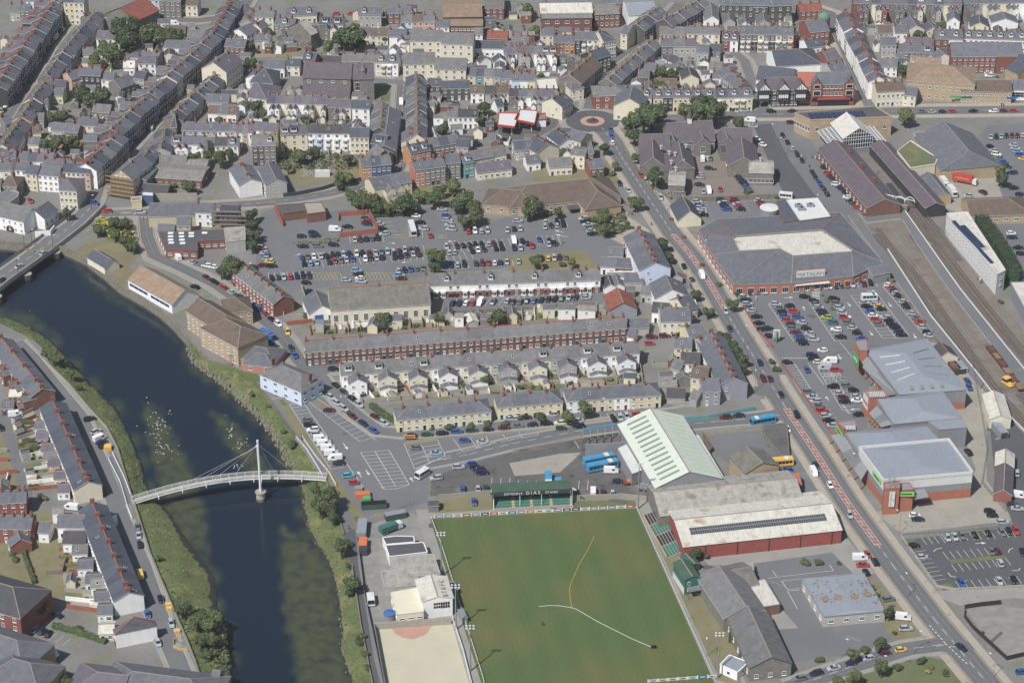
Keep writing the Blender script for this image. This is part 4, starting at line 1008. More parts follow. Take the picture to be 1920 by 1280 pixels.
R(315,745,360,745,1,'c','s','narrow, below the red chimney',W=6,e=5); R(255,850,330,850,1,'g','g','flat fronted near the red chimney',W=6,e=4)
R(10,1110,90,1140,1,'R','d','bright red gable at the left edge',W=8,e=5.6,ch='')
R(110,1130,270,1150,2,'sg','gs','of the low roofs near the red gable',W=9,e=3.6,ch='r' and '')
R(1040,420,1170,420,1,'w','p','white behind the shopping street',W=8,e=5.5); R(930,455,1010,455,1,'w','w','with a white flat roof',W=6,e=4)
R(1240,300,1430,310,2,'ww','s','of the long white pair by the hedge',W=8,e=4.8,ch='')
R(1240,190,1395,195,1,'s','u','low plum roofed shed',W=6,e=3,ch=''); R(1410,225,1560,225,1,'s','g','stone, near the top street',W=8,e=6,ch='')
R(1020,530,1100,540,1,'g','d','small grey, behind the shops',W=7,e=5); R(1070,380,1200,400,1,'g','s','cluttered backyard roof',W=7,e=4)
R(1110,-60,1200,-60,1,'L','s','beside the dark stone shop',W=9,e=9); R(1205,-50,1365,-45,1,'s','g','dark stone shopfront at the top street',W=9,e=9,cols=4); R(1370,-15,1490,-10,1,'c','b','brown roofed corner shop',W=8,e=6,ch='y')
R(1370,915,1900,925,6,'glgwgw','spsspg','in the blue and white terrace',W=8,e=5.6,ch='b')
R(1290,1015,1540,1020,3,'www','s','of the bright white backs',W=8.5,e=6.5,wing=1,wlen=3,dorm='f..')
R(1615,1030,1790,1030,2,'cw','ks','beyond the bright white backs',W=8,e=5.6,dorm='.g')
R(1570,790,1780,800,3,'wcw','bs','of the low white cottages right of the street',W=7,e=4.4,ch=''); R(1545,705,1720,712,2,'gg','s','above the low white cottages',W=7,e=4.4,ch='')
R(1780,60,1850,30,1,'c','s','cream gable right of the top street',W=7,e=6); R(1900,70,1850,150,1,'g','g','grey slope at the tile edge',W=9,e=5); R(1790,220,1900,170,1,'w','s','large gable right of the top street',W=10,e=5.5,ch='')
R(1700,290,1850,300,1,'b','s','with a brick side and tall chimney',W=9,e=6,ch='y'); R(1900,560,1960,500,1,'w','s','gable near the walled tree',W=8,e=5)
R(630,120,740,90,1,'s','d','blue slate near the top left tree',W=8,e=5)
big('warehouse','large old warehouse with rusty striped roof at the top of the picture','warehouse',900,60,1080,-20,19,8,5,'s','q',en=.3,fascia='dark_trim')
R(1240,960,1200,1110,3,'nsg','ds','right of the scaffolded shopping street',W=9,e=6,ch='y'); R(1130,1090,1060,1200,2,'ss','ds','at the narrow end of the street',W=9,e=6,ch='y')
R(1190,1165,1400,1170,2,'gw','g','low, right of the narrow street end',W=8,e=3.6,ch=''); R(1000,1230,930,1290,2,'sg','s','just above the scaffolded gable',W=9,e=6,ch='y'); R(1400,1200,1560,1205,1,'g','f','long low grey by the backs',W=9,e=3.4,r=1,ch='')
R(700,1140,830,1010,3,'wws','ds','left of the narrow street end',W=9,e=6.5,ch='b'); R(560,1240,660,1200,2,'wc','s','white and cream above the riverside row',W=8,e=6); R(0,880,60,860,1,'s','s','dark gable on the left edge',W=8,e=6)
R(330,1190,540,1195,3,'gsg','sp','behind the riverside rows',W=9,e=5)
T(1,0)
R(-20,910,170,930,3,'wpc','ps','left of the big white terrace',W=8,e=8,ch=''); R(180,945,380,935,3,'yyc','gdu','with dormers in the pastel terrace',W=8.5,e=8,r=2.6,dorm='ff.',ch='g')
R(385,930,710,935,5,'wLwww','k','in the tall white terrace',W=8.5,e=8.2,r=2.5,bay=1,ch='k' and 'g'); R(710,960,850,962,2,'yy','d','at the cream end of the tall terrace',W=8.5,e=8.2,r=2.5,ch='')
R(-150,930,-20,925,3,'wpw','pg','left end of the tall pastel terrace',W=8.5,e=7.5)
R(-30,1010,145,1005,2,'Ss','g','of the tall dark stone pair',W=11,e=9.5,r=3,dorm='.g',ch='y')
R(90,710,540,722,7,'wwcwwyc','dpgpgpp','of the white backs below the chapel',W=8.5,e=6.2,wing=1,wlen=5,ch='y')
R(545,745,715,748,2,'sc','pp','grey stone backs below the church',W=8.5,e=6.2,wing=1,wlen=5,ch=''); R(730,750,860,755,2,'ww','d','of the tall white pair below the church',W=8.5,e=8.5,ch='',wing=0)
R(-10,620,130,640,1,'c','p','broad hipped chapel hall at left',W=16,e=6,r=4,hip=(0,1),ch=''); R(-20,510,150,520,1,'g','d','large hipped hall above the chapel',W=15,e=6,r=4,hip=(1,1),ch='')
R(945,770,925,960,4,'SSwS','gs','on the left of the central side street',W=9,e=7,r=2.5,ch='y',j=.3); R(1000,800,960,1090,1,'S','s','long dark end by the side street',W=10,e=6,r=2.5,ch='')
R(880,1010,990,1020,1,'n','d','navy fronted with wide dormer',W=9,e=7,dorm='f',ch='')
R(1200,560,1205,1010,9,'sssScSssc','dgsgs','down the right of the central side street',W=9,e=7,r=3.2,ch='y',j=.4)
R(1140,560,1270,545,1,'s','d','corner house at the top of side street',W=10,e=7.5,r=3.5,hip=(1,1),ch='')
R(1290,590,1385,590,2,'SS','d','of the dark boarded mews',W=7,e=5.6,ch=''); R(1390,610,1600,605,4,'SSSS','d','in the dark boarded terrace with red doors',W=7,e=6,ch='')
R(650,400,900,405,3,'gsg','g','behind the church roof',W=9,e=6,ch='b'); R(900,410,1070,415,2,'cw','gs','with white bays by the church corner',W=8,e=7,bay=1,dorm='g',ch='')
R(480,415,640,425,1,'s','k','low dark roof by the church',W=8,e=4,ch=''); R(370,385,460,400,1,'b','d','steep gabled with arched window',W=7,e=6,dorm='g',r=3.5)
R(230,440,335,445,1,'c','d','small cream chapel house',W=7,e=5,ch='y'); R(60,450,220,455,2,'ww','s','low by the lane, left of the church',W=8,e=4.6,ch='')
R(1100,400,1340,395,4,'c','g','in the lower left cream flats',W=11,e=8.6,r=3.4,ch='',name='flats',cat='flats'); R(1345,435,1580,440,4,'c','g','in the lower right cream flats',W=11,e=8.4,r=3.4,ch='',name='flats',cat='flats')
R(1160,225,1400,228,4,'c','g','in the upper left cream flats',W=11,e=9.5,r=3.4,ch='',name='flats',cat='flats'); R(1400,245,1635,255,4,'c','g','in the upper right cream flats',W=11,e=9.5,r=3.4,ch='',name='flats',cat='flats')
R(770,55,940,55,2,'gg','s','tall slate backed pair by blue containers',W=9,e=7,dorm='g.',ch=''); R(480,125,660,130,2,'sc','d','with big white dormers',W=9,e=7,dorm='ff',wing=1)
R(220,60,450,50,2,'cc','s','with two low gables',W=11,e=4,dorm='g',ch=''); R(0,70,140,75,1,'c','g','tall cream, tile roof corner',W=9,e=8); R(150,130,300,140,1,'s','s','with a small white dormer',W=8,e=5,dorm='g')
R(-5,180,50,150,1,'c','s','gable at the edge',W=7,e=6); R(0,250,110,255,2,'gw','s','of the low backs left of the brick hall',W=7,e=4.5)
R(1090,110,1340,110,3,'Lpp','gbg','in the pastel terrace behind the flats',W=8,e=5.5,ch='b'); R(1350,150,1450,150,1,'w','s','white, between flats and brick office',W=8,e=5)
R(1000,220,1130,220,1,'w','s','white detached with blue porch',W=8,e=6.5,wing=1); R(860,215,990,215,1,'c','b','cottage right of the big tree',W=8,e=5,ch=''); R(780,205,860,205,1,'c','p','cottage behind the big tree',W=8,e=5,ch='')
R(1650,305,1860,310,2,'ww','d','of the long low white row',W=8,e=4.5,ch=''); R(1860,310,1990,315,2,'ww','s','continuing the long white row',W=8,e=4.5,ch='')
R(1700,410,1720,430,1,'w','k','white gable with two windows',W=6,e=4.5,ch=''); R(1820,400,1830,430,1,'w','d','white gable beside the terrace end',W=6,e=4.5,ch='')
R(1590,510,1840,520,4,'ytyg','sdg','in the little turquoise and yellow terrace',W=8,e=5,ch=''); R(1845,530,1980,535,2,'gw','s','at the end of the turquoise terrace',W=8,e=5)
R(1610,640,1710,640,1,'w','b','brown roofed, by the mews',W=8,e=5,ch=''); R(1715,645,1890,640,2,'gw','kb','right of the mews',W=8,e=5.4,wing=1); R(1790,750,1840,740,1,'w','d','small white outhouse gable',W=5,e=3.5,ch='')
R(1440,818,1665,818,3,'www','skk','of the bright white trio with lawns',W=8,e=5.6,ch='b')
R(1290,1040,1500,1010,3,'sss','sd','behind the orange corner house',W=8,e=5.5,ch=''); R(1510,1040,1600,1045,1,'g','d','grey behind the teal house',W=7,e=5,ch='')
R(1130,1090,1280,1060,2,'oP','d','orange rendered with dormers on the corner',W=9,e=7,dorm='gg'); R(1170,1210,1400,1180,3,'Pss','s','of the tall stone terrace above the bushes',W=9,e=8,wing=0,ch='b')
R(1400,1160,1520,1150,1,'s','s','tall stone, terrace middle',W=9,e=8,ch='b'); R(1530,1165,1600,1150,1,'t','s','teal end house of the tall terrace',W=9,e=7,dorm='g')
R(1590,1140,1850,1090,3,'ggc','g','low grey workshops by the yard',W=8,e=4,ch=''); R(1640,1230,1900,1200,2,'cc','p','beige workshops above the wall',W=9,e=3.6,ch='')
R(780,1180,1000,1160,3,'onn','sd','orange and blue on the street corner',W=9,e=7.2,r=2.6,ch='y'); R(900,1090,960,1130,1,'S','g','stone, behind the orange gable',W=9,e=6.5,ch='')
R(1330,950,1400,940,1,'w','s','shed with white awning',W=6,e=3,ch=''); R(1160,960,1160,1030,1,'c','s','cream gable by the side street',W=8,e=6.5,ch='b')
R(1860,-10,1720,-10,1,'b','m','big mossy shed right of brick office',W=22,e=6,r=1,ch='')
big('warehouse','rusty brown and blue roofed market hall at the top','warehouse',1400,40,1690,35,26,6,1.5,'b','x',fascia='dark_trim')
big('workshop','old grey hall with a broad gable and patched brick','hall',320,170,370,150,16,8,4.5,'s','c',fascia='dark_trim')
big('office_building','red brick block with small windows below the market hall','office',1460,160,1700,160,9,6.5,.8,'b','x',win=(2,8),wsz=(1.2,1.0),fascia='dark_trim')
big('terraced_house','red brick house with slate roof and pale windows at the top','house',980,60,1160,50,9,5.5,1.5,'b','s',win=(2,4),ch='b')
R(1740,230,1890,235,1,'b','q','red brick with pale windows',W=9,e=4.5,ch='b')
R(1640,210,1700,210,1,'w','g','small pale beside the brick block',W=6,e=5,ch='')
rt,L,an = big('church_nave','stone church with long plum slate roof and buttresses beside the lawn','church',362,470,720,478,13,11,5,'s','u',ridge='red_ridge',fascia='dark_trim',ov=.3)
for i in range(4): link('window',smesh(('window',1.4,1.2),window_fn(1.4,1.2)),rt,(-L/2+L*(i+.5)/4,-6.52,9),0)
am = MB()
am.hexa([(-L/2,-12.5,-.2),(L/2,-12.5,-.2),(L/2,-6.5,-.2),(-L/2,-6.5,-.2),(-L/2,-12.5,5.2),(L/2,-12.5,5.2),(L/2,-6.5,8),(-L/2,-6.5,8)],'wall_s','roof_u'); part('aisle',am,rt)
for i in range(4):
 link('lancet_window',smesh(('window',1.6,2.4),window_fn(1.6,2.4)),rt,(-L/2+L*(i+.5)/4+1,-12.52,1.6),0)
 link('buttress',smesh(('buttress',),lambda mb: mb.hexa([(-.5,-1,-.2),(.5,-1,-.2),(.5,.2,-.2),(-.5,.2,-.2),(-.5,-.2,4.6),(.5,-.2,4.6),(.5,.2,5),(-.5,.2,5)],'wall_s')),rt,(-L/2+L*(i+1)/4-1,-12.6,0),0)
rt,L,an = big('church_chancel','stone church chancel with a pointed lancet window next to nave','church',725,482,880,478,13,10.5,5,'s','u',ridge='red_ridge',fascia='dark_trim')
link('lancet_window',smesh(('window',2.2,4),window_fn(2.2,4,(2,1))),rt,(-L*.3,-6.52,5),0); link('porch',smesh(('porch',),lambda mb: mb.prism([(-2,-3),(2,-3),(2,0),(-2,0)],0,4,'wall_s','roof_u')),rt,(-L*.35,-6.5,0))
link('spirelet',smesh(('spirelet',),lambda mb: (mb.box(0,0,0,3,1.6,1.6,'wall_s'),mb.cyl(0,0,3,7,1.2,.05,'wall_s',8))),rt,(0,-4,11))
T(2,0)
R(215,210,310,208,1,'c','s','cream, tall narrow at the row end',W=8,e=6); R(315,265,465,262,2,'Bo','s','red and orange pair',W=8,e=6,ch='b'); R(475,240,650,242,2,'kc','s','left of the cream corner hotel',W=9,e=8,bay=1,ch='')
R(650,240,740,225,1,'c','d','hipped cream corner hotel',W=12,e=9,r=3,hip=(0,1),ch='b',cols=5); R(0,265,125,268,2,'gg','g','beside the narrow cream house',W=8,e=5)
R(50,340,340,345,5,'ggwww','bsgsb','of the white backs with dormers',W=9,e=6.5,wing=1,dorm='...ff',wlen=3); R(-60,345,40,345,2,'gw','s','left of the white backs',W=8,e=5.5,wing=1)
R(0,545,180,548,3,'Lwy','s','above the petrol station alley',W=8,e=4.6); R(-20,665,320,668,5,'swwgw','ksgps','behind the petrol station',W=8,e=5,wing=1,wlen=3)
R(570,390,690,350,2,'ks','d','on the left of the curved street',W=10,e=8,r=2.8,ch='y'); R(430,560,590,420,3,'sgs','b','of the tall stone shops by the curved street',W=12,e=8,r=3.5,ch='y'); R(400,590,500,575,1,'c','p','brown hipped corner shop',W=13,e=6,r=3,hip=(1,1),ch='')
R(190,600,320,590,1,'g','w','white sheet roofed hall',W=12,e=5,ch=''); R(300,740,380,690,2,'cc','d','cream gabled, behind the roundabout',W=11,e=6.5,r=3,ch='y')
R(1050,290,720,590,8,'sSsSsSgs','sgsg','on the right of the curved street',W=9,e=6.5,r=2.8,ch='y',j=.3)
R(900,200,850,190,1,'y','s','pale yellow gable wall end',W=10,e=8,r=2.5,ch=''); R(1100,50,930,180,4,'SnSG','sds','left side of the top curved street',W=10,e=8,r=2.5,j=.4,ch='y')
R(1430,-20,1140,150,6,'SSsSkS','pgsg','right side of the top curved street',W=10,e=8,r=2.8,j=.4,ch='y')
R(1110,200,1300,205,3,'ppp','g','of the pink row',W=9,e=5.5,ch=''); R(1310,195,1560,200,5,'cycwc','g','right of the pink row',W=8,e=6,ch='b'); R(1580,245,1700,250,2,'Bw','p','with big dormers',W=8,e=6,dorm='gg',ch='b')
R(1710,195,2110,200,9,'ssScsScsp','s','in the tall bay windowed stone terrace',W=9,e=9,r=2.6,bay=1,ch='y')
R(1120,290,1380,290,3,'sgg','sgp','of the grey backs above the gardens',W=9,e=7.5,wing=0,ch='b'); R(1390,335,1480,340,1,'g','s','with balconies',W=8,e=7.5,ch=''); R(1490,330,1570,335,1,'s','d','dark stone near the balconies',W=8,e=6,ch='')
R(1200,410,1230,420,1,'w','k','white gabled cottage',W=6,e=4,ch=''); R(1320,500,1340,560,1,'c','k','cream gable by the lawn',W=8,e=4,ch='')
R(1490,460,1580,470,2,'cc','g','low near the gardens',W=8,e=4,ch=''); R(1510,530,1600,535,1,'w','s','small behind the shops',W=7,e=4); R(1080,590,1235,592,1,'g','b','long brown garage in the gardens',W=8,e=3,ch='')
R(950,520,1035,525,1,'b','s','little brick behind the roundabout',W=8,e=4); R(1000,470,1085,480,1,'s','s','small stone behind the roundabout',W=7,e=4)
R(1600,500,1740,620,3,'sss','s','behind the half timbered shops',W=9,e=5,j=.4)
big('corner_shop','red brick corner shop with curved front beside the roundabout','shop',700,652,770,650,12,6.5,2,'B','g',hip=(1,1),win=(2,4),ch='b')
rt,L,an = big('chapel','cream gabled chapel facing the roundabout with red doors','chapel',905,650,880,740,14,7,4,'c','s',endwin=3,win=(1,1))
R(970,670,1050,672,1,'c','s','right of the chapel',W=9,e=7,dorm='g'); R(1055,670,1425,665,5,'ykyyc','psps','red roofed row behind the trees',W=9,e=7,dorm='g',ch='b'); R(1430,665,1800,662,4,'cccy','sdps','shops right of the tree row',W=9,e=7,r=2.6,dorm='gg',bay=1,ch='b')
rt,L,an = big('brick_works','large red brick telephone exchange with long roof lights','office',220,70,590,65,22,8,.8,'b','f',win=(2,5),wsz=(2,1.4),fascia='dark_trim')
for i in range(2): link('roof_light',smesh(('rooflight',),lambda mb: mb.hexa([(-13,-2,0),(13,-2,0),(13,2,0),(-13,2,0),(-13,-2,.4),(13,-2,.4),(13,1.6,1.9),(-13,1.6,1.9)],'roof_w')),rt,(0,-3.5+i*6,8.4))
big('brick_office','red brick office block beside the telephone exchange','office',600,70,790,60,14,7,.6,'b','f',win=(2,5),fascia='dark_trim')
big('grey_hall','pale curved roof hall at the top of the curved street','hall',850,20,1060,10,20,7,3,'w','M')
R(1560,-20,1920,-15,7,'S','s','in the tall dark terrace along the top',W=9,e=10,ch='b'); R(1490,20,1500,120,1,'w','g','white gable end at the top',W=7,e=7,ch='')
R(1620,80,1630,140,1,'g','s','grey outhouse gable',W=6,e=4,ch=''); R(1740,100,1750,160,1,'w','s','white outhouse gable',W=6,e=4.5,ch=''); R(1880,90,1890,150,1,'g','s','grey cottage gable',W=7,e=4.5,ch='')
R(680,-30,820,-30,3,'bwb','s','brick and white at the top',W=8,e=7,ch='')
R(10,1060,150,1050,2,'gs','ds','below the petrol station',W=9,e=5,ch=''); R(170,1020,270,1080,1,'c','d','dark roofed with white gable',W=12,e=5,r=3); R(330,970,420,1040,1,'w','d','with skylights, dark slate',W=9,e=5); R(450,970,560,1000,1,'y','s','yellow gable near the roundabout',W=10,e=6,r=2.6,ch='')
R(100,1170,200,1160,1,'w','s','low white by the grey pair',W=7,e=3.5,ch=''); R(270,1190,440,1180,1,'c','g','pale workshop below',W=9,e=4,ch=''); R(455,1120,560,1130,1,'c','g','tall cream block with flat face',W=9,e=6.5,r=.6,ch='')
R(570,1060,610,1060,1,'B','s','red brick with pyramid slate roof',W=12,e=6,r=3,hip=(1,1),ch=''); R(570,1200,670,1190,1,'B','s','red brick house south of roundabout',W=9,e=5,ch='b')
T(3,0)
R(640,-40,1450,-30,12,'bscBssscsgcs','psdspsd','in the tall top right terrace',W=10,e=9.5,r=2.8,wing=1,wlen=6,dorm='.g.....f'); R(1460,-30,1950,-40,7,'sgcccww','ss','at the far right of the top terrace',W=10,e=9.5,wing=1,wlen=6)
R(1060,120,1110,190,1,'c','s','long cream rear gable',W=9,e=7,r=2.6,ch=''); R(1200,160,1240,200,1,'c','d','dark roofed rear wing gable',W=8,e=5,ch=''); R(1390,80,1395,130,1,'w','s','tall white rear gable',W=6,e=8,ch=''); R(1580,110,1590,170,1,'c','d','blue slate rear gable',W=9,e=5,ch=''); R(1760,90,1780,140,1,'w','s','broad white rear gable',W=13,e=6,ch='')
R(820,190,940,188,1,'g','b','grey shop backs',W=9,e=5.5,ch=''); R(945,190,1040,188,1,'w','s','tall white back with door',W=9,e=7); R(1040,280,1240,285,2,'bb','p','low with red chimneys',W=8,e=4.5,ch='b'); R(850,280,960,282,1,'g','s','tall grey block by the high street',W=9,e=8,ch='')
R(970,330,1240,340,3,'sss','s','of the long slate row',W=9,e=5,dorm='..f'); R(1250,220,1460,225,2,'bw','s','with broad half timbered gables',W=10,e=7,r=3,dorm='gg'); R(1460,225,1940,240,6,'w','s','dormered row behind the red brick flats',W=10,e=6.5,dorm='g')
R(1280,370,1320,400,1,'w','s','white gable with dark window',W=8,e=5.5,ch='')
R(580,80,830,570,11,'swwswwcwwww','dspsdsks','along the white side of the high street',W=9,e=9,r=2.6,j=.5,ch='b',rt=1,side=1)
R(840,440,970,445,1,'w','g','white shop back',W=9,e=5,ch=''); R(1000,430,1030,450,1,'w','d','small white dark roofed',W=6,e=4,ch=''); R(850,550,850,560,1,'c','p','cream gable near station road',W=9,e=7,ch='')
R(800,620,1010,610,3,'ccc','b','of the cream corner shops',W=10,e=7.5,r=2.6,ch='b'); R(1020,650,1120,660,1,'c','s','cream end shop',W=9,e=5.6,ch='')
R(270,300,390,285,2,'ww','d','white, left of the high street',W=10,e=7,ch='b'); R(410,380,500,360,1,'B','s','red brick gable left of high street',W=13,e=6,r=4,rt=1); R(440,480,560,460,2,'gg','s','grey roofs behind the red shops',W=12,e=6,ch='b')
R(-90,200,105,198,2,'ss','s','stone end of the bay terrace',W=9,e=8,bay=1,ch=''); R(105,200,205,200,1,'P','s','salmon end house',W=9,e=8,ch='')
R(-110,0,-10,0,2,'S','s','dark stone at the top',W=9,e=9); R(0,-10,170,-15,3,'SSS','s','tall dark stone trio at the top',W=9,e=10); R(230,30,390,20,2,'BB','q','red roofed near the top',W=9,e=6,ch='b')
big('bank','red brick building with green copper dome near the high street','office',280,155,420,140,15,8,3.5,'B','s',win=(2,4),ch='b')
mb = MB(); mb.cyl(0,0,0,9,3,3,'wall_B',10)
for k in range(5):
 a0,a1 = k*pi/10,(k+1)*pi/10; mb.cyl(0,0,9+3*sin(a0),9+3*sin(a1),3.1*cos(a0),3.1*cos(a1)+.01,'wall_G',12,cap=k==4)
solo('corner_turret',mb,'round turret with green copper dome on the brick corner','turret',loc=W_(1543,66))
big('warehouse','large dark blue slate market hall with hipped end','hall',30,380,220,370,20,6,4,'w','d',hip=(0,1)); big('hall','dark slate hall with white gable behind the timbered shops','hall',-60,490,200,520,16,6,4,'w','d')
big('flats','red brick three storey flats with long slate roof behind parking','flats',1370,320,1700,318,13,8.5,4.5,'B','s',win=(3,8)); big('flats','red brick stair tower end with slate roof, right of the flats','flats',1705,320,1900,320,14,9,4,'B','s',win=(1,2))
rt,L,an = big('supermarket','buff stone shop building with orange brown hipped roof','shop',1230,490,1380,500,22,9,4,'d','x',hip=(1,1),win=(2,10),wsz=(1,1.2))
big('supermarket','brown roofed rear wing of the buff shop building','shop',1110,430,1300,440,18,8,4,'d','x')
rt,L,an = big('parade_of_shops','buff brick parade of shops with long brown roof','shop',1440,600,1820,605,13,6,3,'d','b',win=(2,11),wsz=(.9,1.2))
for x,m_ in ((-14,'bright_green'),(-9,'teal_dark'),(12,'bright_blue')): link('shop_sign',smesh(('sign',m_),lambda mb: mb.box(0,0,0,.9,5,.2,m_)),rt,(x,-6.7,2.9))
big('showroom','dark slate roofed glass fronted showroom at the right edge','shop',1830,600,2000,605,12,5,2.5,'w','s',win=(1,4),wsz=(2.6,2.6))
big('barn','steep navy slate hall with buff side at the right edge','hall',1900,400,1990,440,18,6,6,'d','d')
rt,L,an = big('timbered_shops','black and white half timbered pub with three gables','pub',-10,585,215,580,12,8.5,3.5,'k','u',win=(3,7))
for x in (-9,0,8):
 g_ = MB()
 for s_ in (-1,1): g_.poly([(0,-2,4),(0,5,4),(s_*3.2,5,.6),(s_*3.2,-2,.6)][::s_],'roof_u')
 g_.poly([(-2.9,-1.6,.6),(2.9,-1.6,.6),(0,-1.6,3.8)],'white_trim'); g_.box(0,0,-5,.6,5,3.2,'wall_k')
 for q in (-1.8,-.9,0,.9,1.8): g_.box(q,-1.66,-.2,2.8-abs(q),.18,.1,'dark_trim'); g_.box(q,-1.66,-3.4,-1.8,.7,.1,'frame_white')
 o = part('gable',g_,rt); o.location = (x,-6,8.4)
rt,L,an = big('red_brick_shop','red brick shop with bright orange tiled gable roof','shop',225,545,350,545,12,9.5,4,'B','r',win=(3,4))
rt,L,an = big('red_brick_shops','ornate red brick shops with arched windows beneath slate roof','shop',360,545,610,540,12,10.5,3.5,'B','s',win=(3,8),wsz=(1.3,1.8),ridge='stack_y')
for x in (-8,7):
 g_ = MB(); g_.box(0,0,-10,0,5,.8,'wall_B'); g_.poly([(-2.5,-.4,0),(2.5,-.4,0),(0,-.4,3)],'wall_B')
 for s_ in (-1,1): g_.poly([(0,-.6,3.2),(0,5,3.2),(s_*2.8,5,0),(s_*2.8,-.6,0)][::s_],'roof_s')
 g_.box(0,-.45,-1.5,.4,3,.2,'frame_white'); g_.box(0,-.5,-1.3,.2,2.6,.2,'glass_dark'); g_.box(0,-.45,-5,-2.6,3.4,.2,'frame_white'); g_.box(0,-.5,-4.8,-2.8,3,.2,'glass_dark'); g_.cyl(0,-.3,-8.6,-8.6,.1,.1,'dark_trim')
 g_.poly([(2.3*cos(pi*i/10),-.45,-8+2.3*sin(pi*i/10)) for i in range(11)],'glass_dark')
 o = part('gable',g_,rt); o.location = (x,-6.2,10.3)
part('shop_front',(lambda g_: (g_.box(0,-6.4,0,3.2,L-1,.6,'glass_dark'),g_.box(0,-6.6,3.2,3.9,L,.8,'bright_red'),g_)[-1])(MB()),rt)
T(0,1)
R(130,-70,215,-65,1,'w','s','narrow white, left of the yellow house',W=8,e=8); R(217,-45,300,-35,1,'y','d','yellow, end of the riverside row',W=8,e=8,ch='y'); R(300,-35,455,-22,2,'ww','s','of the white pair by the bridge approach',W=8,e=7.6,ch='')
R(470,52,600,60,1,'c','s','big cream corner house by the bridge',W=12,e=9,r=3,hip=(0,1),cols=4,rt=1,ch='b'); R(480,-60,690,-50,3,'ccp','d','pinkish row by the bridge road',W=9,e=8,ch='b')
R(30,40,150,48,1,'s','b','stone, square, at left edge',W=10,e=6,hip=(1,1),ch=''); R(-40,60,10,60,1,'y','s','yellow at the left edge',W=8,e=6)
R(-200,-60,80,-70,4,'wcwc','s','far left above the riverside row',W=9,e=7); R(-150,-150,120,-160,4,'cwcs','sdp','behind the riverside row',W=9,e=6); R(150,-140,420,-130,4,'scws','sdp','in the second riverside row',W=8,e=6)
rt,L,an = big('quayside_inn','white inn with arched entrance beside the road bridge','pub',20,235,235,285,12,6,3.5,'w','g',win=(2,5),wsz=(.9,1.2)); link('arch',smesh(('arch',),lambda mb: mb.poly([(2*cos(pi*i/10),0,1.2+1.6*sin(pi*i/10)) for i in range(11)]+[(-2,0,0),(2,0,0)],'dark_trim')),rt,(0,-6.05,0))
big('inn_annexe','white wing of the inn with dark windows towards the river','pub',260,300,360,230,9,5,3,'w','s',win=(1,3)); flat('riverside_shed','dark grey flat roofed shed at the left picture edge','shed',[(0,130),(140,165),(130,200),(0,290),(-60,300),(-60,130)],4,'g','g')
wall(X([(65,445),(98,442),(100,425)]) if 0 else [(265,500),(380,490),(410,450)],2.5,.4,'wall_w','white boundary wall of the inn above the river')
rt,L,an = big('scaffolded_house','tall yellow gabled house wrapped in scaffolding at the junction','house',905,0,1050,-125,11,9,3.5,'y','s',ch='y',win=(3,4))
sc_ = MB()
for x in (-L/2-1.2,-L/2-2.4):
 for y in range(-6,7,2): sc_.bar((x,y,0),(x,y,13),.07,.07,'timber')
 for z in (2,4,6,8,10,12): sc_.bar((x,-7,z),(x,7,z),.08,.08,'timber')
for z in (2,4,6,8,10): sc_.box(-L/2-1.8,0,z,z+.08,1.1,13,'timber')
part('scaffolding',sc_,rt)
R(1010,30,1090,-60,2,'sG','sg','behind the scaffolded house',W=10,e=6,ch=''); R(1060,95,1270,112,1,'k','k','low dark roof by the grey wall',W=9,e=2.5,ch='',win=0)
flat('blue_shop','small bright blue flat roofed shop by the junction','shop',[(1065,160),(1150,165),(1148,195),(1062,190)],4,'n','clad_white'); flat('yellow_annexe','low yellow annexe under the scaffolded gable','shop',[(985,205),(1060,195),(1062,225),(985,235)],3.6,'y','f')
wall([(1160,225),(1300,225),(1480,222)],3.4,.4,'grey_block','high grey yard wall with rusty foot at the junction')
big('hall','beige hall under a wide hipped slate roof by the junction','hall',1235,245,1470,238,13,5,2.8,'a','s',hip=(1,0)); R(1330,350,1430,350,1,'a','s','beige annexe of the hipped hall',W=6,e=5,ch=''); R(1190,400,1310,405,1,'a','s','low annexe of the hipped hall',W=5,e=3,ch='')
R(1480,240,1600,245,1,'w','s','white, beside the building site',W=9,e=6.5,ch='b')
rt,L,an = big('house_under_repair','grey block house under repair with bare dark roof timbers','house',1660,255,1790,258,10,8,2.2,'g','k',win=(2,3))
sc_ = MB()
for x in range(-7,8,2): sc_.bar((x,-6.3,0),(x,-6.3,10),.08,.08,'steel_grey')
for z in (2,4,6,8,10): sc_.bar((-7.5,-6.3,z),(7.5,-6.3,z),.1,.1,'steel_grey'); sc_.box(0,-5.8,z-.1,z,15,1,'timber')
part('scaffolding',sc_,rt)
rt,loc = flat('workshop','low brick workshop with flat dark roof and skylights','workshop',[(1190,465),(1680,445),(1690,520),(1480,530),(1478,600),(1245,590)],4,'b','dark_asphalt',par=.3)
for u,v in ((1280,495),(1280,520),(1285,542),(1360,470),(1362,495),(1365,520),(1370,545),(1435,470),(1435,492),(1535,468),(1280,470)):
 p = P(u,v,4)-rt.location; link('skylight',smesh(('wsky',),lambda mb: mb.box(0,0,0,.25,2.2,1.4,'frame_white')),rt,(p.x,p.y,4.0))
edgewins(rt,loc,1.4,1.4,4,1,1.6,1)
rt,loc = flat('garage','grey corrugated garage with a wide pale door','garage',[(1680,430),(1835,420),(1840,520),(1695,535)],5,'g','c',par=.2)
edgewins(rt,loc,.2,.2,1,1,7,3.4,bars=(6,0))
R(1160,-20,1540,5,1,'b','f','long low brick workshop behind gardens',W=14,e=4,r=1.2,ch='',cols=8)
R(1800,-60,1878,62,1,'w','s','white gable by the bend',W=10,e=6,ch='b'); R(2010,-60,2070,62,1,'g','s','grey gable left of the black fence',W=9,e=6.5,ch='')
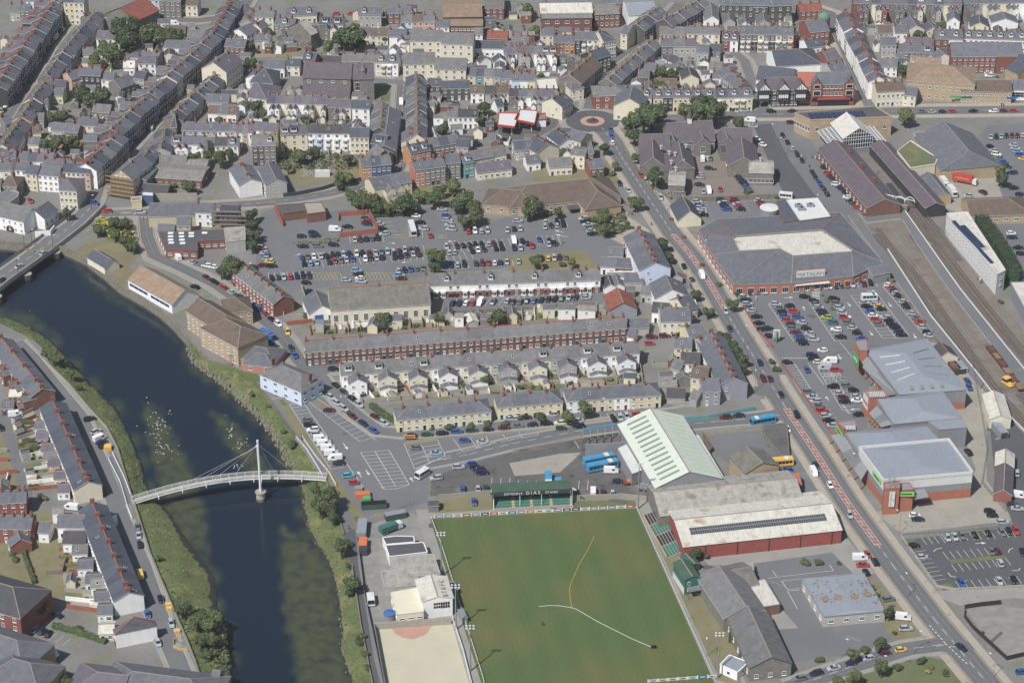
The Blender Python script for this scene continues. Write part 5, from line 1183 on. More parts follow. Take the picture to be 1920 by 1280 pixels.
big('toilet_block','small cream building with slate gable roof by the river wall','toilet block',705,590,835,668,7,2.8,2.4,'c','d')
rt,L,an = big('boat_club','white riverside hall with rusty brown roof and blue windows','hall',1055,712,1385,895,13,4,4,'w','x')
for x in (-12,-9,-6,-3,2,5,8,11): link('window',smesh(('bwin',),lambda mb: (mb.box(0,0,0,1.1,2.8,.1,'bright_blue'),mb.poly([(-1.2,-.08,.2),(1.2,-.08,.2),(1.2,-.08,.9),(-1.2,-.08,.9)],'glass_dark'))),rt,(x,-6.55,1.9))
big('office_block','buff brick riverside offices with grey hipped slate roof','office',1490,955,1690,1080,12,8,3.5,'d','b',hip=(0,1),win=(3,8),wsz=(1,1.4),ridge='stack_y'); big('office_block','buff brick rear wing of the riverside offices beside the road','office',1660,965,1760,955,12,6,3,'d','b',hip=(0,1),win=(2,4),wsz=(1,1.3))
T(0,2)
big('office_block','lower buff brick block of the riverside offices with hipped roof','office',1700,-165,1800,-112,14.5,8,3.5,'d','b',hip=(1,1),win=(3,6),wsz=(1,1.3))
big('bungalow','pink bungalow with glass conservatory beside the riverside path','bungalow',1870,30,1990,50,12,3,2.6,'P','s',hip=(1,1),win=(1,4)); big('bungalow','second pink riverside bungalow with pyramid roof','bungalow',1930,90,1985,95,9,3,2.6,'P','s',hip=(1,1),win=(1,2))
rt = thing('conservatory','white glazed lean-to conservatory on the pink bungalow','conservatory',P(1845,150),-.5)
mb = MB(); mb.box(0,0,0,2.2,6,3.5,'frame_white'); part('frame',mb,rt); mb = MB(); mb.hexa([(-3,-1.75,2.22),(3,-1.75,2.22),(3,1.75,2.22),(-3,1.75,2.22),(-3,-1.75,2.3),(3,-1.75,2.3),(3,1.75,3.2),(-3,1.75,3.2)],'glass_dark')
for i in range(7): mb.bar((-3+i,-1.8,2.36),(-3+i,1.75,3.26),.12,.08,'frame_white')
part('roof',mb,rt)
T(1,1)
R(850,65,1130,10,2,'yy','s','of the pale yellow pair below the tall terrace',W=11,e=5.5,wing=1,wlen=3,ch='')
flat('derelict_stores','derelict red brick store with broken dark roof','store',[(150,262),(350,250),(380,300),(205,325)],3.6,'b','dark_asphalt'); flat('derelict_stores','derelict red brick store with pale concrete roof','store',[(355,245),(490,240),(525,310),(385,330)],4,'b','concrete')
wall([(140,290),(205,420)],2.2,.35,'brick_wall','red brick wall along the derelict store'); wall([(620,345),(850,325),(915,450)],2.2,.35,'brick_wall','red brick wall enclosing the little upper car park'); wall([(915,470),(630,500)],2.2,.35,'brick_wall','red brick wall with sunny face inside the car park')
big('church_hall','long cream hall with mossy slate roof and nine tall windows','hall',545,885,1290,838,17,6.6,5,'c','m',win=(1,10),wsz=(1.6,3),bars=(2,2),ridge='red_ridge',ch='g')
rt,L,an = big('garage','grey roofed garage with white gable and blue doors','garage',440,895,492,1010,10,3.6,3.2,'w','s'); 
sg = -1 if P(440,895).y > P(492,1010).y else 1
link('door',smesh(('bluedoor',),lambda mb: mb.box(0,0,0,2.8,3.4,.12,'bright_blue')),rt,(L/2+.05 if sin(an) < 0 else -L/2-.05,-1.2,0),pi/2); link('door',smesh(('bluedoor2',),lambda mb: mb.box(0,0,0,2.2,1,.12,'bright_blue')),rt,(L/2+.05 if sin(an) < 0 else -L/2-.05,3,0),pi/2)
R(-110,700,205,940,6,'B','g','in the brick terrace by the road bend',W=9,e=5.8,ch='b',rt=0,name='terraced_house')
R(1262,775,2575,735,12,'w','g','in the white gabled terrace behind the car park',W=9.5,e=5.6,r=2.6,ch='b',chn=2,bay=1,wallw='b',sur=None,dorm='.g.')
R(365,1275,2762,1095,24,'S','g','in the long dark stone and brick terrace',W=9.5,e=5.9,r=2.4,ch='b',chn=2,sur='brick_wall',rt=1,cols=2)
rt = thing('container','white storage container on the rubble plot','container',P(500,40),.05); mb = MB(); mb.box(0,0,0,2.6,6.4,2.5,'clad_white',top='roof_w'); part('body',mb,rt); mb = MB(); mb.box(3.25,0,.2,2.4,.06,2.1,'steel_grey'); part('door',mb,rt)
T(1,2)
R(630,162,2860,-2,20,'wwccccwwccggccggwwwwcc','g','in the long terrace with gabled rear wings',W=9,e=6.4,r=2.6,wing=2,wlen=4.8,ch='b',chn=2,dorm='f.f..f.......f..f.f.',wroof='s',side=-1)
R(1135,490,1655,442,6,'yc','s','in the left cream council row',W=9,e=5.3,hip=(1,1),ch='b',chn=2); 
rt,L,an = big('villa','pale blue villa with hipped slate roof near the riverside road','house',200,185,330,240,12,5.8,3,'L','g',hip=(1,1),win=(2,4),ch='bb',endwin=3,wsz=(1.6,1.3))
T(2,2)
R(-30,398,272,373,4,'y','s','in the middle cream council row',W=9,e=5.3,hip=(1,1),ch='b',chn=2); R(492,352,1012,319,6,'wyywyy','s','in the right cream council row',W=9,e=5.3,hip=(1,1),ch='b',chn=2)
R(1490,-70,1660,270,6,'vgwvgv','s','along the main road below the trees',W=11,e=6.5,r=3,ch='b'); R(1220,-30,1350,-25,1,'y','s','yellow, behind the red cars',W=8,e=5.5,ch='b'); R(1270,80,1410,85,1,'w','k','white, dark roofed behind the lane',W=9,e=5.5,ch='b')
R(1220,130,1290,150,1,'g','g','small grey lean-to house',W=6,e=4,ch=''); R(1360,180,1480,195,1,'y','b','cream, with brown roof by the yards',W=10,e=6,ch='b'); R(1420,285,1550,280,1,'v','s','lilac grey beside the big gable',W=10,e=6,ch='b')
R(1400,-20,1480,-40,1,'g','s','behind the main road trees',W=10,e=6,ch='b')
R(1165,345,1300,350,1,'g','k','black roofed shed by the lane',W=7,e=2.6,ch='',win=0); R(1365,360,1420,380,1,'v','g','small lean-to shed by the lilac house',W=6,e=3,ch='',win=0)
T(2,1)
rt,L,an = big('police_station','low buff brick building with a broad brown hipped roof','police station',110,110,600,60,20,4,5,'d','b',hip=(1,1),win=(1,12),wsz=(1.4,1.6)); big('police_station_wing','brown hipped wing of the low buff building','police station',-60,140,60,150,16,4,4,'d','b',hip=(1,1),win=(1,4)); big('police_station_wing','right brown hipped wing of the low buff building','police station',570,60,640,150,16,4,4.5,'d','b',hip=(1,1),win=(1,3))
link('awning',smesh(('awning',),lambda mb: mb.box(0,0,2.4,2.6,5,4,'roof_d')),rt,(3,-12,0))
big('school_block','stone school block with weathered pale roof beside the road','school',1180,30,1300,35,14,6,1.5,'s','c',win=(1,5),wsz=(2,1.6))
rt,L,an = big('lodge','half timbered lodge with slate roof by the school gate','lodge',1275,190,1335,300,10,3.2,4.2,'c','d')
R(950,440,1075,690,5,'bwwLL','s','beside the pavement south of the square',W=12.5,e=8.6,r=3,ch='b',chn=1,rt=0)
R(725,575,835,580,2,'ww','s','low white by the car park corner',W=6,e=3.5,ch=''); R(670,650,780,655,1,'w','s','low white outbuilding',W=7,e=3.5,ch=''); R(790,655,905,660,1,'b','s','brick outbuilding behind the terrace',W=8,e=3.5,ch='')
R(715,780,740,850,1,'w','k','garage with blue door, left',W=5,e=2.6,r=1.6,ch='',win=0); R(775,775,800,845,1,'w','s','garage with blue door, right',W=5,e=2.6,r=1.6,ch='',win=0)
flat('lean_to','pale flat roofed outbuilding with white wall','outbuilding',[(700,760),(980,760),(990,815),(730,810)],3,'w','f')
R(845,765,985,770,1,'g','s','grey store behind the lilac gable',W=7,e=4,ch='',win=0)
big('rusty_shed','grey shed with bright rusty red roof by the lane','shed',790,880,835,990,11,3.6,3,'v','q',fascia='dark_trim')
R(1150,785,1200,890,1,'w','s','tall, right of the rusty shed',W=13,e=5.5,r=3.5,ch=''); R(980,860,1060,870,1,'g','g','small grey, by the garden',W=6,e=3.5,ch=''); R(1060,985,1180,995,1,'w','k','dark roofed, top of the cream pair',W=8,e=4.5,ch='')
R(1110,1030,1330,1025,2,'cc','s','of the cream pair near the main road',W=11,e=6.5,r=3,ch='y'); R(1240,960,1330,930,1,'c','d','dark slate corner near the main road',W=11,e=5,r=3,ch='b'); R(1300,1170,1420,1150,1,'y','s','yellow with red chimney near the main road',W=10,e=6,ch='b')
R(870,1110,1020,1105,1,'g','s','low, long grey by the lane end',W=7,e=3.2,ch='',win=0); R(880,1180,930,1190,1,'w','s','tiny gabled by the lane end',W=5,e=3,ch='',win=0)
T(0,2)
R(5,-30,318,352,7,'b','s','in the upper left riverside brick terrace',W=9,e=5.8,chn=2,ch='b',rt=1,wing=1,wlen=2.5,side=0)
R(393,440,655,1050,13,'c','d','in the middle left riverside terrace',W=9.5,e=5.8,chn=2,ch='b',rt=1)
R(-60,1125,195,1112,4,'B','s','in the brick row at the left edge',W=8,e=5.6,ch='b')
T(0,3)
R(690,-75,962,600,13,'w','d','in the lower left riverside terrace',W=9.5,e=5.8,chn=2,ch='b',rt=1)
R(1000,770,1012,800,1,'w','s','hipped end house of the riverside terrace',W=13,e=5.5,r=4,hip=(1,1),ch='',rt=1,wallw='b')
R(-60,22,245,28,4,'B','s','in the lower brick row at the left edge',W=9,e=5.6,ch='b'); R(440,20,635,20,1,'w','s','long white cottage behind the terrace',W=8,e=4.5,ch=''); R(480,140,645,140,1,'w','k','dark roofed annexe behind the terrace',W=8,e=3.5,ch='')
R(300,70,375,75,1,'w','s','small white with dark opening',W=6,e=4,ch=''); R(130,150,150,200,1,'B','s','little red brick gable by the gardens',W=7,e=3.5,ch='')
big('flats','red brick flats with dark slate roof at the left edge','flats',-120,500,90,560,17,9,4,'B','k',hip=(1,1),win=(3,6)); big('flats','buff flats with dark hipped roof in the bottom left corner','flats',-60,900,120,960,16,7,4,'d','s',hip=(1,1),win=(2,5)); big('flats','second dark roofed buff block in the bottom left corner','flats',110,1100,220,1130,15,7,4,'d','s',hip=(1,1),win=(2,4))
big('care_home','plain slate roofed left half of the low bottom edge building','building',740,1200,960,1225,18,4,4.2,'d','p',hip=(1,0),win=(1,6)); big('care_home','broad low building with plain slate roofs along the bottom edge','building',1000,1195,1420,1250,19,4,4.5,'d','s',hip=(1,1),win=(1,10)); R(1600,1185,1650,1190,1,'d','s','small slate roofed end of the low building',W=8,e=4,ch='',win=0)
T(0,2)
for i,(u,v,ww,rf) in enumerate([(60,230,'g','s'),(120,370,'b','w'),(310,610,'w','s'),(320,690,'b','p'),(360,780,'y','p'),(380,840,'g','g'),(410,890,'o','p'),(455,985,'y','p'),(480,1085,'w','p'),(60,460,'b','s'),(30,120,'b','s')]):
 R(u-45,v-10,u+45,v-12,1,ww,rf,f"{ORD[i]} rear extension down the left riverside gardens",W=6,e=3,ch='',r=1.2,name='rear_extension',cat='extension')
T(0,3)
for i,(u,v,ww,rf) in enumerate([(600,250,'w','g'),(640,360,'w','s'),(700,470,'w','s'),(740,500,'w','f'),(770,600,'w','s'),(790,700,'w','s'),(800,840,'c','w')]):
 R(u-55,v,u+55,v-4,1,ww,rf,f"{ORD[i]} extension behind the lower riverside terrace",W=6.5,e=3,ch='',r=1.2,name='rear_extension',cat='extension')
# ================================================================ LARGE SINGLE BUILDINGS
def quadroof(name,label,cat,q,h,rise,wall,roof,hipk=.25,bands=None,edge=None,par=0):
 """q = four eaves corners in the photograph: back-left, back-right, front-right, front-left; ridge runs back to front"""
 p = [P(u,v,h) for u,v in q]; c = sum(p,Vector())/4; c.z = 0; p = [Vector((a.x-c.x,a.y-c.y,h)) for a in p]
 root = thing(name,label,cat,c); wb = MB(); zs = [(0-.2,h,wall)] if not bands else bands
 for i in range(4):
  a,b = p[i],p[(i+1) % 4]
  for z0,z1,m in zs:
   m = 'wall_'+m if 'wall_'+m in MATS else m; wb.poly([(b.x,b.y,z0),(a.x,a.y,z0),(a.x,a.y,z1),(b.x,b.y,z1)],m)
 part('wall',wb,root)
 bm_,fm = (p[0]+p[1])/2,(p[2]+p[3])/2; r0 = bm_.lerp(fm,hipk); r1 = fm.lerp(bm_,hipk); r0.z = r1.z = h+rise
 k = 'roof_'+roof if 'roof_'+roof in MATS else roof; rb = MB()
 for f in ((p[0],p[3],r1,r0),(p[2],p[1],r0,r1),(p[3],p[2],r1),(p[1],p[0],r0)): rb.poly(f,k)
 part('roof',rb,root)
 eb = MB()
 for i in range(4): a,b = p[i],p[(i+1) % 4]; eb.bar(a+Vector((0,0,par/2)),b+Vector((0,0,par/2)),.35,.3+par,edge or 'clad_grey')
 part('parapet' if par else 'gutter',eb,root)
 occ_poly([(a.x+c.x,a.y+c.y) for a in p]); return root,p,(r0,r1)
T(2,2)
rt,L,an = big('bus_garage','large pale green metal roofed bus garage with rows of roof lights','bus garage',1040,505,1330,975,23.5,7.5,4.6,'clad_grey','E',fascia='clad_grey',ov=.4)
sl_ = 4.6/11.75; nb_ = 13
rl_ = lambda mb: mb.hexa([(-.5,-4,0),(.5,-4,0),(.5,4,0),(-.5,4,0),(-.5,-4,.12),(.5,-4,.12),(.5,4,.12),(-.5,4,.12)],'skylight')
for s_ in (-1,1):
 for i in range(nb_):
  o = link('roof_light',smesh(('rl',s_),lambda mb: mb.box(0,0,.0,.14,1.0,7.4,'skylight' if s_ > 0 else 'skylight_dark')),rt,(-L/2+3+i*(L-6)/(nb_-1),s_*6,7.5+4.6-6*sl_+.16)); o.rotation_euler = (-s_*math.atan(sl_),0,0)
flat('garage_annexe','low white roofed annexe on the west side of the bus garage','annexe',[(790,800),(880,758),(1005,945),(985,962),(900,995)],5,'clad_grey','clad_white',par=.15)
flat('garage_annexe','narrow pale lean-to along the east side of the bus garage','annexe',[(1335,695),(1400,700),(1625,1075),(1570,1070)],4.5,'clad_grey','E',par=.1)
wall([(550,860),(700,855),(860,840)],5,.4,'clad_grey','tall grey cladding wall beside the parked buses')
rt = thing('steel_frame','open steel frame lean-to with blue top rail by the bus garage','frame structure',P(690,760)); o_ = P(690,760); mb = MB()
for i in range(7):
 a = P(530+i*55,820-i*5)-o_; b = P(530+i*55,760-i*8)-o_; mb.bar(a,a+Vector((0,0,5)),.25,.25,'rust'); mb.bar(b,b+Vector((0,0,5.5)),.25,.25,'steel_grey'); mb.bar(a+Vector((0,0,5)),b+Vector((0,0,5.5)),.25,.25,'steel_grey')
mb.bar(P(530,760)-o_+Vector((0,0,5.5)),P(860,712)-o_+Vector((0,0,5.5)),.4,.5,'bus_blue'); part('frame',mb,rt)
T(0,0)
big('warehouse','old warehouse with weathered grey asbestos roof behind the long red shed','warehouse',4904,3690,5968,3586,20,5.5,3,'s','c',fascia='white_trim')
rt,L,an = big('warehouse','long red painted shed with rust streaked white roof and a roof light band','warehouse',5060,3900,6235,3776,24,5.3,2.6,'R','w',fascia='white_trim')
mb = MB(); mb.box(0,-6,0,.2,L*.86,3.0,'steel_dark'); 
for i in range(60): mb.box(-L*.43+L*.86*i/59,-6,.2,.26,.16,3.0,'clad_grey')
mb.box(0,-6,.2,.27,L*.86,.25,'clad_grey'); o = part('roof_light_band',mb,rt); o.location = (0,-.2,5.3+2.6-6.2*2.6/12+.1); o.rotation_euler = (math.atan(2.6/12),0,0); 
o.location = (0,0,5.3+2.6+.17)
bp_ = MB()
for i in range(5): bp_.bar((-L/2+L*(i+.7)/5,-12.1,0),(-L/2+L*(i+.7)/5,-12.1,5.2),.18,.18,'dark_trim')
part('downpipe',bp_,rt)
big('brick_store','square brown brick store with moss covered hipped roof','store',5600,3350,5720,3470,13,6.2,2.6,'d','m',hip=(0,0),fascia='dark_trim')
big('corner_shop','single storey shop with orange tiled roof beside the main road','shop',5800,3565,5990,3550,8,3,1.8,'B','r',win=(1,4))
flat('store','flat dark roofed store behind the brown brick building','store',[(5720,3180),(5900,3170),(5920,3420),(5850,3400),(5740,3270)],2.2,'s','oil_asphalt',par=.1)
T(2,3)
big('old_works','long grey slate roofed works beside the pitch, upper half','works',1545,395,1752,700,14,5,3.4,'s','g',fascia='white_trim'); big('old_works','long grey slate roofed works, lower half with stone gable','works',1770,705,1945,1085,13,5,3.2,'s','g',fascia='dark_trim',endwin=3,win=(1,5))
big('works_annexe','mossy slate roofed annexe behind the old works','works',1640,440,1790,410,13,4,2.4,'s','m'); 
flat('white_workshop','white flat roofed workshop with dirty roof streaks','workshop',[(1725,540),(1895,500),(2010,690),(1850,715)],3.6,'b','roof_w',par=.2,parm='clad_grey'); flat('white_workshop','long white flat roofed shed against the old works','workshop',[(1660,420),(1800,372),(1830,505),(1700,525)],3.4,'g','c',par=.2)
rt,loc = flat('turnstile_hut','white hut with grey blue roof beside the floodlight','hut',[(1560,1140),(1630,1068),(1772,1122),(1690,1198)],3.2,'w','roof_M',par=.15); edgewins(rt,loc,.9,.9,1,1,1,1.2,bars=(0,0))
T(3,3)
rt,p,_ = quadroof('showroom','low brick unit with blue grey metal roof and four rusty patches','showroom',[(255,500),(715,455),(880,738),(418,782)],4,.5,'g','roof_M',hipk=.05)
for u,v in ((425,650),(527,640),(645,635),(745,615)):
 q = P(u,v,4.3)-rt.location; link('roof_patch',smesh(('rpatch',),lambda mb: mb.sheet([(1.3*cos(i)*(1+.2*sin(3*i)),1.5*sin(i),0) for i in (0,.7,1.4,2.1,2.8,3.5,4.2,4.9,5.6)],'roof_x')),rt,(q.x,q.y,4.52))
fl_ = MB(); r2_ = random.Random(5)
for _ in range(110):
 q = P(r2_.uniform(330,820),r2_.uniform(500,680),4.4)-rt.location; s2 = r2_.uniform(.1,.32); fl_.box(q.x,q.y,4.35,4.56,s2*2,s2,'roof_x',rot=r2_.uniform(0,3))
part('rust_flecks',fl_,rt,kind='stuff')
loc = [Vector((a.x,a.y,0)) for a in p][::-1]; edgewins(rt,loc,1.3,1.3,4,1,1.6,1.3)
T(3,2)
RP = [(-.2,3,'O'),(3,5.6,'clad_grey'),(5.6,8,'clad_grey')]
rt,p,rr = quadroof('retail_unit','long retail unit with blue grey roof and curved roof vents','shop',[(735,70),(1190,-20),(1488,362),(985,400)],8,1.6,'clad_grey','roof_M',bands=RP)
for i in range(4):
 for s_ in (0,1):
  t0 = .18+i*.19; a = p[0].lerp(p[3],t0); b = p[1].lerp(p[2],t0); r_ = rr[0].lerp(rr[1],(t0-.1)/.8)
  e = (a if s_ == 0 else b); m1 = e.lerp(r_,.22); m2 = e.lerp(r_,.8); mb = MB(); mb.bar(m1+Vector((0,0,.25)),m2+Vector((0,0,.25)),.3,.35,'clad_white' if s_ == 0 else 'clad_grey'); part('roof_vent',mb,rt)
for i in range(4):
 a = p[3].lerp(p[2],.2+.15*i)+Vector((0,3.2,.75)); mb = MB(); mb.box(a.x,a.y,a.z,a.z+.15,1.2,2.6,'skylight_dark'); part('roof_light',mb,rt)
rt,p,rr = quadroof('retail_unit','second retail unit with blue grey hipped roof and brick tower','shop',[(820,432),(1310,378),(1450,575),(940,620)],7.8,1.5,'clad_grey','roof_M',bands=RP)
rt,p,rr = quadroof('retail_unit','third retail unit roof behind the white parapet','shop',[(575,690),(1190,640),(1300,760),(690,850)],7.2,1.2,'clad_grey','roof_M',bands=RP)
flat('retail_rear_block','lilac grey rear block of the retail park','shop',[(1200,600),(1450,578),(1492,645),(1285,662)],8,'clad_grey','roof_M',par=.2)
rt,p,rr = quadroof('retail_unit','front retail unit with white parapet walls and brick base','shop',[(683,803),(1355,742),(1535,990),(868,1050)],9.5,1.0,'clad_white','roof_M',bands=[(-.2,3.6,'O'),(3.6,6,'clad_grey'),(6,9.5,'clad_white')],edge='clad_white',par=.8)
fd = (p[2]-p[3]); fn_ = fd.normalized(); ln_ = (p[0]-p[3]).normalized()
sg = MB(); sg.bar(p[3]+ln_*2+Vector((0,0,-1.5))+Vector((-.25,-.2,0)),p[3]+ln_*9+Vector((0,0,-1.5))+Vector((-.25,-.2,0)),.12,1.7,'lime'); sg.bar(p[3]+ln_*3.5+Vector((-.38,-.3,-1.5)),p[3]+ln_*7.5+Vector((-.38,-.3,-1.5)),.08,.45,'dark_trim'); part('sign',sg,rt)
def tower(label,q,h):
 rt,loc = flat('sign_tower',label,'tower',q,h,'O','clad_grey',par=.3,occ=False); return rt,loc
rt,loc = tower('brick sign tower with a green pet shop sign facing the car park',[(650,0),(740,-15),(745,70),(690,70)],9.5)
sgm = MB(); a = P(640,60,9)-rt.location; b = P(685,130,9)-rt.location
sgm.poly([(a.x-.1,a.y,4.5),(b.x-.1,b.y,4.5),(b.x-.1,b.y,9.4),(a.x-.1,a.y,9.4)],'bright_green'); part('sign',sgm,rt)
an_ = atan2(b.y-a.y,b.x-a.x); cc_ = (a+b)/2; txt('pets',2.6,'frame_white',rt,(cc_.x-.25,cc_.y-.1,7.2),(pi/2,0,an_))
rt,loc = tower('brick gateway tower with slatted top and white panel',[(722,375),(860,365),(900,410),(760,425)],8.5)
sgm = MB(); a = P(720,380,8)-rt.location; b = P(757,430,8)-rt.location; sgm.poly([(a.x-.15,a.y,5.6),(b.x-.15,b.y,5.6),(b.x-.15,b.y,8.3),(a.x-.15,a.y,8.3)],'clad_white'); sgm.poly([(a.x-.16,a.y,3),(b.x-.16,b.y,3),(b.x-.16,b.y,4.6),(a.x-.16,a.y,4.6)],'clad_white'); part('sign',sgm,rt)
for i in range(9): mb = MB(); q = P(765+i*13,405,8.5)-rt.location; mb.box(q.x,q.y,8.9,9.1,.3,3.4,'clad_white'); part('slat',mb,rt)
rt,loc = tower('brick gateway tower with lime green sign panel',[(515,605),(650,588),(668,640),(570,655)],8)
sgm = MB(); a = P(512,605,8)-rt.location; b = P(568,690,8)-rt.location; sgm.poly([(a.x-.15,a.y,5),(b.x-.15,b.y,5),(b.x-.15,b.y,7.6),(a.x-.15,a.y,7.6)],'lime'); sgm.bar((a.lerp(b,.2).x-.3,a.lerp(b,.2).y,6.3),(a.lerp(b,.8).x-.3,a.lerp(b,.8).y,6.3),.1,.4,'dark_trim'); part('sign',sgm,rt)
for i in range(7): mb = MB(); q = P(585+i*11,655,8)-rt.location; mb.box(q.x,q.y,8.4,8.6,.3,2.6,'clad_white'); part('slat',mb,rt)
rt,loc = flat('sign_tower','tall brick corner tower with vertical white sign and steel mast frame','tower',[(868,1065),(985,1050),(988,1100),(872,1108)],10.2,'O','clad_grey',par=.5)
mb = MB(); 
for dx,dy in ((-2.6,-1),(-.9,-1),(-2.6,1.2),(-.9,1.2)): mb.bar((dx+1.7,dy,10.2),(dx+1.7,dy,14),.15,.15,'steel_grey')
for z in (12,14): mb.bar((-.9,-1,z),(.8,-1,z),.12,.12,'steel_grey'); mb.bar((-.9,1.2,z),(.8,1.2,z),.12,.12,'steel_grey')
part('steel_frame',mb,rt)
fa = loc_f = min(loc,key=lambda q: q.y+q.x*.01); 
mb = MB(); yf = min(q.y for q in loc)-.15; mb.box(0,yf,3.4,9.4,1.9,.12,'clad_white'); part('sign',mb,rt)
for i,ch_ in enumerate('YSTWYTH'): txt(ch_,.8,'dark_trim',rt,(-.25,yf-.09,8.8-i*.78),(pi/2,0,0))
for i in range(1): txt('PARC',.35,'dark_trim',rt,(.55,yf-.09,6),(pi/2,pi/2,0))
rt,loc = flat('entrance_lobby','brick entrance block with lime green sign beside corner tower','lobby',[(990,1068),(1060,1060),(1092,1110),(992,1118)],8.5,'O','clad_grey',par=.3)
yf = min(q.y for q in loc)-.2; mb = MB(); mb.box(0,yf,6.4,8.2,5.2,.15,'lime'); mb.box(0,yf-.1,7.1,7.5,3.6,.06,'dark_trim'); part('sign',mb,rt)
flat('entrance_canopy','grey entrance canopy beside the lime sign','canopy',[(1095,1115),(1170,1105),(1205,1165),(1100,1180)],5,'clad_grey','clad_grey',par=.1,z0=4.6)
def canopy(label,o1,o2,i1,i2,n=26):
 a,b,c,d = P(*o1,4),P(*o2,4),P(*i2,7),P(*i1,7); c0 = (a+b)/2; c0.z = 0; rt = thing('shopfront_canopy',label,'canopy',c0); mb = MB()
 a,b,c,d = (Vector((q.x-c0.x,q.y-c0.y,q.z)) for q in (a,b,c,d)); mb.poly([a,b,c,d],'clad_grey'); mb.poly([d-Vector((0,0,.25)),c-Vector((0,0,.25)),b-Vector((0,0,.25)),a-Vector((0,0,.25))],'clad_grey'); part('roof_sheet',mb,rt)
 for i in range(n):
  t = .42+.34*i/(n-1); mb = MB(); mb.bar(a.lerp(b,t)+Vector((0,0,.15)),d.lerp(c,t)+Vector((0,0,.15)),.22,.2,'steel_grey'); part('slat',mb,rt)
 for i in range(6): mb = MB(); q = a.lerp(b,i/5); mb.bar((q.x,q.y,0),(q.x,q.y,4),.3,.3,'wall_O'); part('post',mb,rt)
canopy('long pale slatted canopy in front of first retail unit',(690,170),(900,400),(745,110),(960,395))
canopy('pale slatted canopy in front of the second retail unit',(760,535),(850,640),(815,480),(930,620),16)
canopy('pale slatted canopy along the pavement by third retail unit',(470,700),(700,1035),(560,690),(745,960),24)
mb = MB(); q = P(740,300); mb.hexa([(0,0,1),(.5,-2.5,1),(.7,-2.5,1),(.2,0,1),(0,0,5.5),(.5,-2.5,5.5),(.7,-2.5,5.5),(.2,0,5.5)],'bright_blue'); mb.bar((.1,0,0),(.1,0,6),.2,.2,'dark_trim'); mb.bar((.1,-.3,3.2),(.5,-2.2,3.2),.5,.5,'frame_white'); solo('banner_sign',mb,'dark blue banner sign standing in front of retail unit','sign',loc=P(800,300))
T(0,0)
OE = [(1308,432),(1345,411),(1575,399),(1656,492),(1600,518),(1484,531),(1376,534),(1336,478)]
IE = [(1374,446),(1380,443),(1541,431),(1599,469),(1597,472),(1487,480),(1463,467),(1386,471)]
hO,hI = 4.6,8.6
po = [W_(x,y,hO) for x,y in OE]; pi_ = [W_(x,y,hI) for x,y in IE]; c = W_(1480,470)
rt = thing('clothing_store','large retail store with slate mansard roof around pale flat centre','shop',c); cx = Vector((c.x,c.y,0))
wb = MB(); rb = MB()
for i in range(8):
 a,b = po[i]-cx,po[(i+1) % 8]-cx; d,e = pi_[i]-cx,pi_[(i+1) % 8]-cx
 wb.poly([(a.x,a.y,-.1),(b.x,b.y,-.1),(b.x,b.y,hO),(a.x,a.y,hO)],'wall_O'); rb.poly([b,a,d,e],'roof_s')
part('wall',wb,rt); part('roof_slope',rb,rt); fb = MB(); fb.sheet([q-cx for q in pi_],'roof_w',hI-.5); part('flat_roof',fb,rt); occ_poly(po)
rg = MB()
for i in range(8): rg.bar(po[i]-cx+Vector((0,0,.1)),pi_[i]-cx+Vector((0,0,.1)),.3,.2,'red_ridge' if i < 3 else 'slate_ridge'); rg.bar(pi_[i]-cx,pi_[(i+1)%8]-cx,.35,.5,'slate_ridge'); rg.bar(po[i]-cx,po[(i+1)%8]-cx,.3,.25,'clad_grey')
part('ridge_tiles',rg,rt)
edgewins(rt,[Vector((q.x-c.x,q.y-c.y,0)) for q in po][::-1],.6,.6,4.2,1,2.4,2.4,bars=(2,0))
for nm,q in (('gable',[(1487,505),(1545,500)]),):
 a,b = W_(1488,543),W_(1548,538); d = (b-a); ang_ = atan2(d.y,d.x); L_ = d.length; m_ = (a+b)/2-cx; g_ = MB()
 g_.box(0,2.5,-.1,5,L_,5,'wall_O',top='roof_s'); g_.box(0,-1.6,3.4,3.7,L_+1,4,'clad_white'); 
 for i in range(5): g_.box(-L_/2+L_*i/4,-3.2,0,3.4,.2,.2,'steel_grey')
 g_.box(.0,-.1,5,8.1,L_-1.5,.25,'clad_white'); g_.box(0,.1,4.8,8.3,L_-1,.2,'wall_O')
 o = part('entrance',g_,rt); o.location = m_; o.rotation_euler = (0,0,ang_)
 txt('MATALAN',2.3,'steel_grey',o,(0,-.28,6.5),(pi/2,0,0),name='sign_lettering',sp=1.05)
rt,L,an = big('corrugated_annexe','open grey slatted canopy at the end of the large store','canopy',2600*0+6510,2010*1+0,6640,1985,9,4,1.2,'clad_grey','s'); 
mb = MB(); mb.cyl(0,0,0,6.2,4,4,'clad_grey',20,top='clad_white'); mb.cyl(0,0,6.2,6.6,3.9,.4,'clad_white',20); solo('storage_tank',mb,'round grey storage tank behind the large retail store','tank',loc=W_(1441,414))
flat('plant_room','blue slate fronted block beside the storage tank','building',[(5820,1510),(5905,1495),(6005,1650),(5880,1665)],6.5,'b','roof_d',par=.1); rt,loc = flat('plant_roof','pale flat roofed block carrying grey roof machinery','building',[(5900,1505),(6130,1490),(6225,1625),(6000,1655)],6.8,'b','clad_white',par=.4,parm='clad_white')
for i,(x,y) in enumerate(((-4,2),(1,2.5),(-3,-1))): link('roof_plant',smesh(('plant',),lambda mb: (mb.box(0,0,0,1.3,3,1.6,'clad_grey'),mb.cyl(0,0,1.3,1.6,.6,.6,'steel_dark',10))),rt,(x,y,6.8))
rt,loc = flat('station_frontage','long buff stone station frontage with flat dark roof and solar panels','station',[(5960,850),(6560,800),(6690,880),(6080,905)],9,'d','dark_asphalt',par=.5,parm='wall_d')
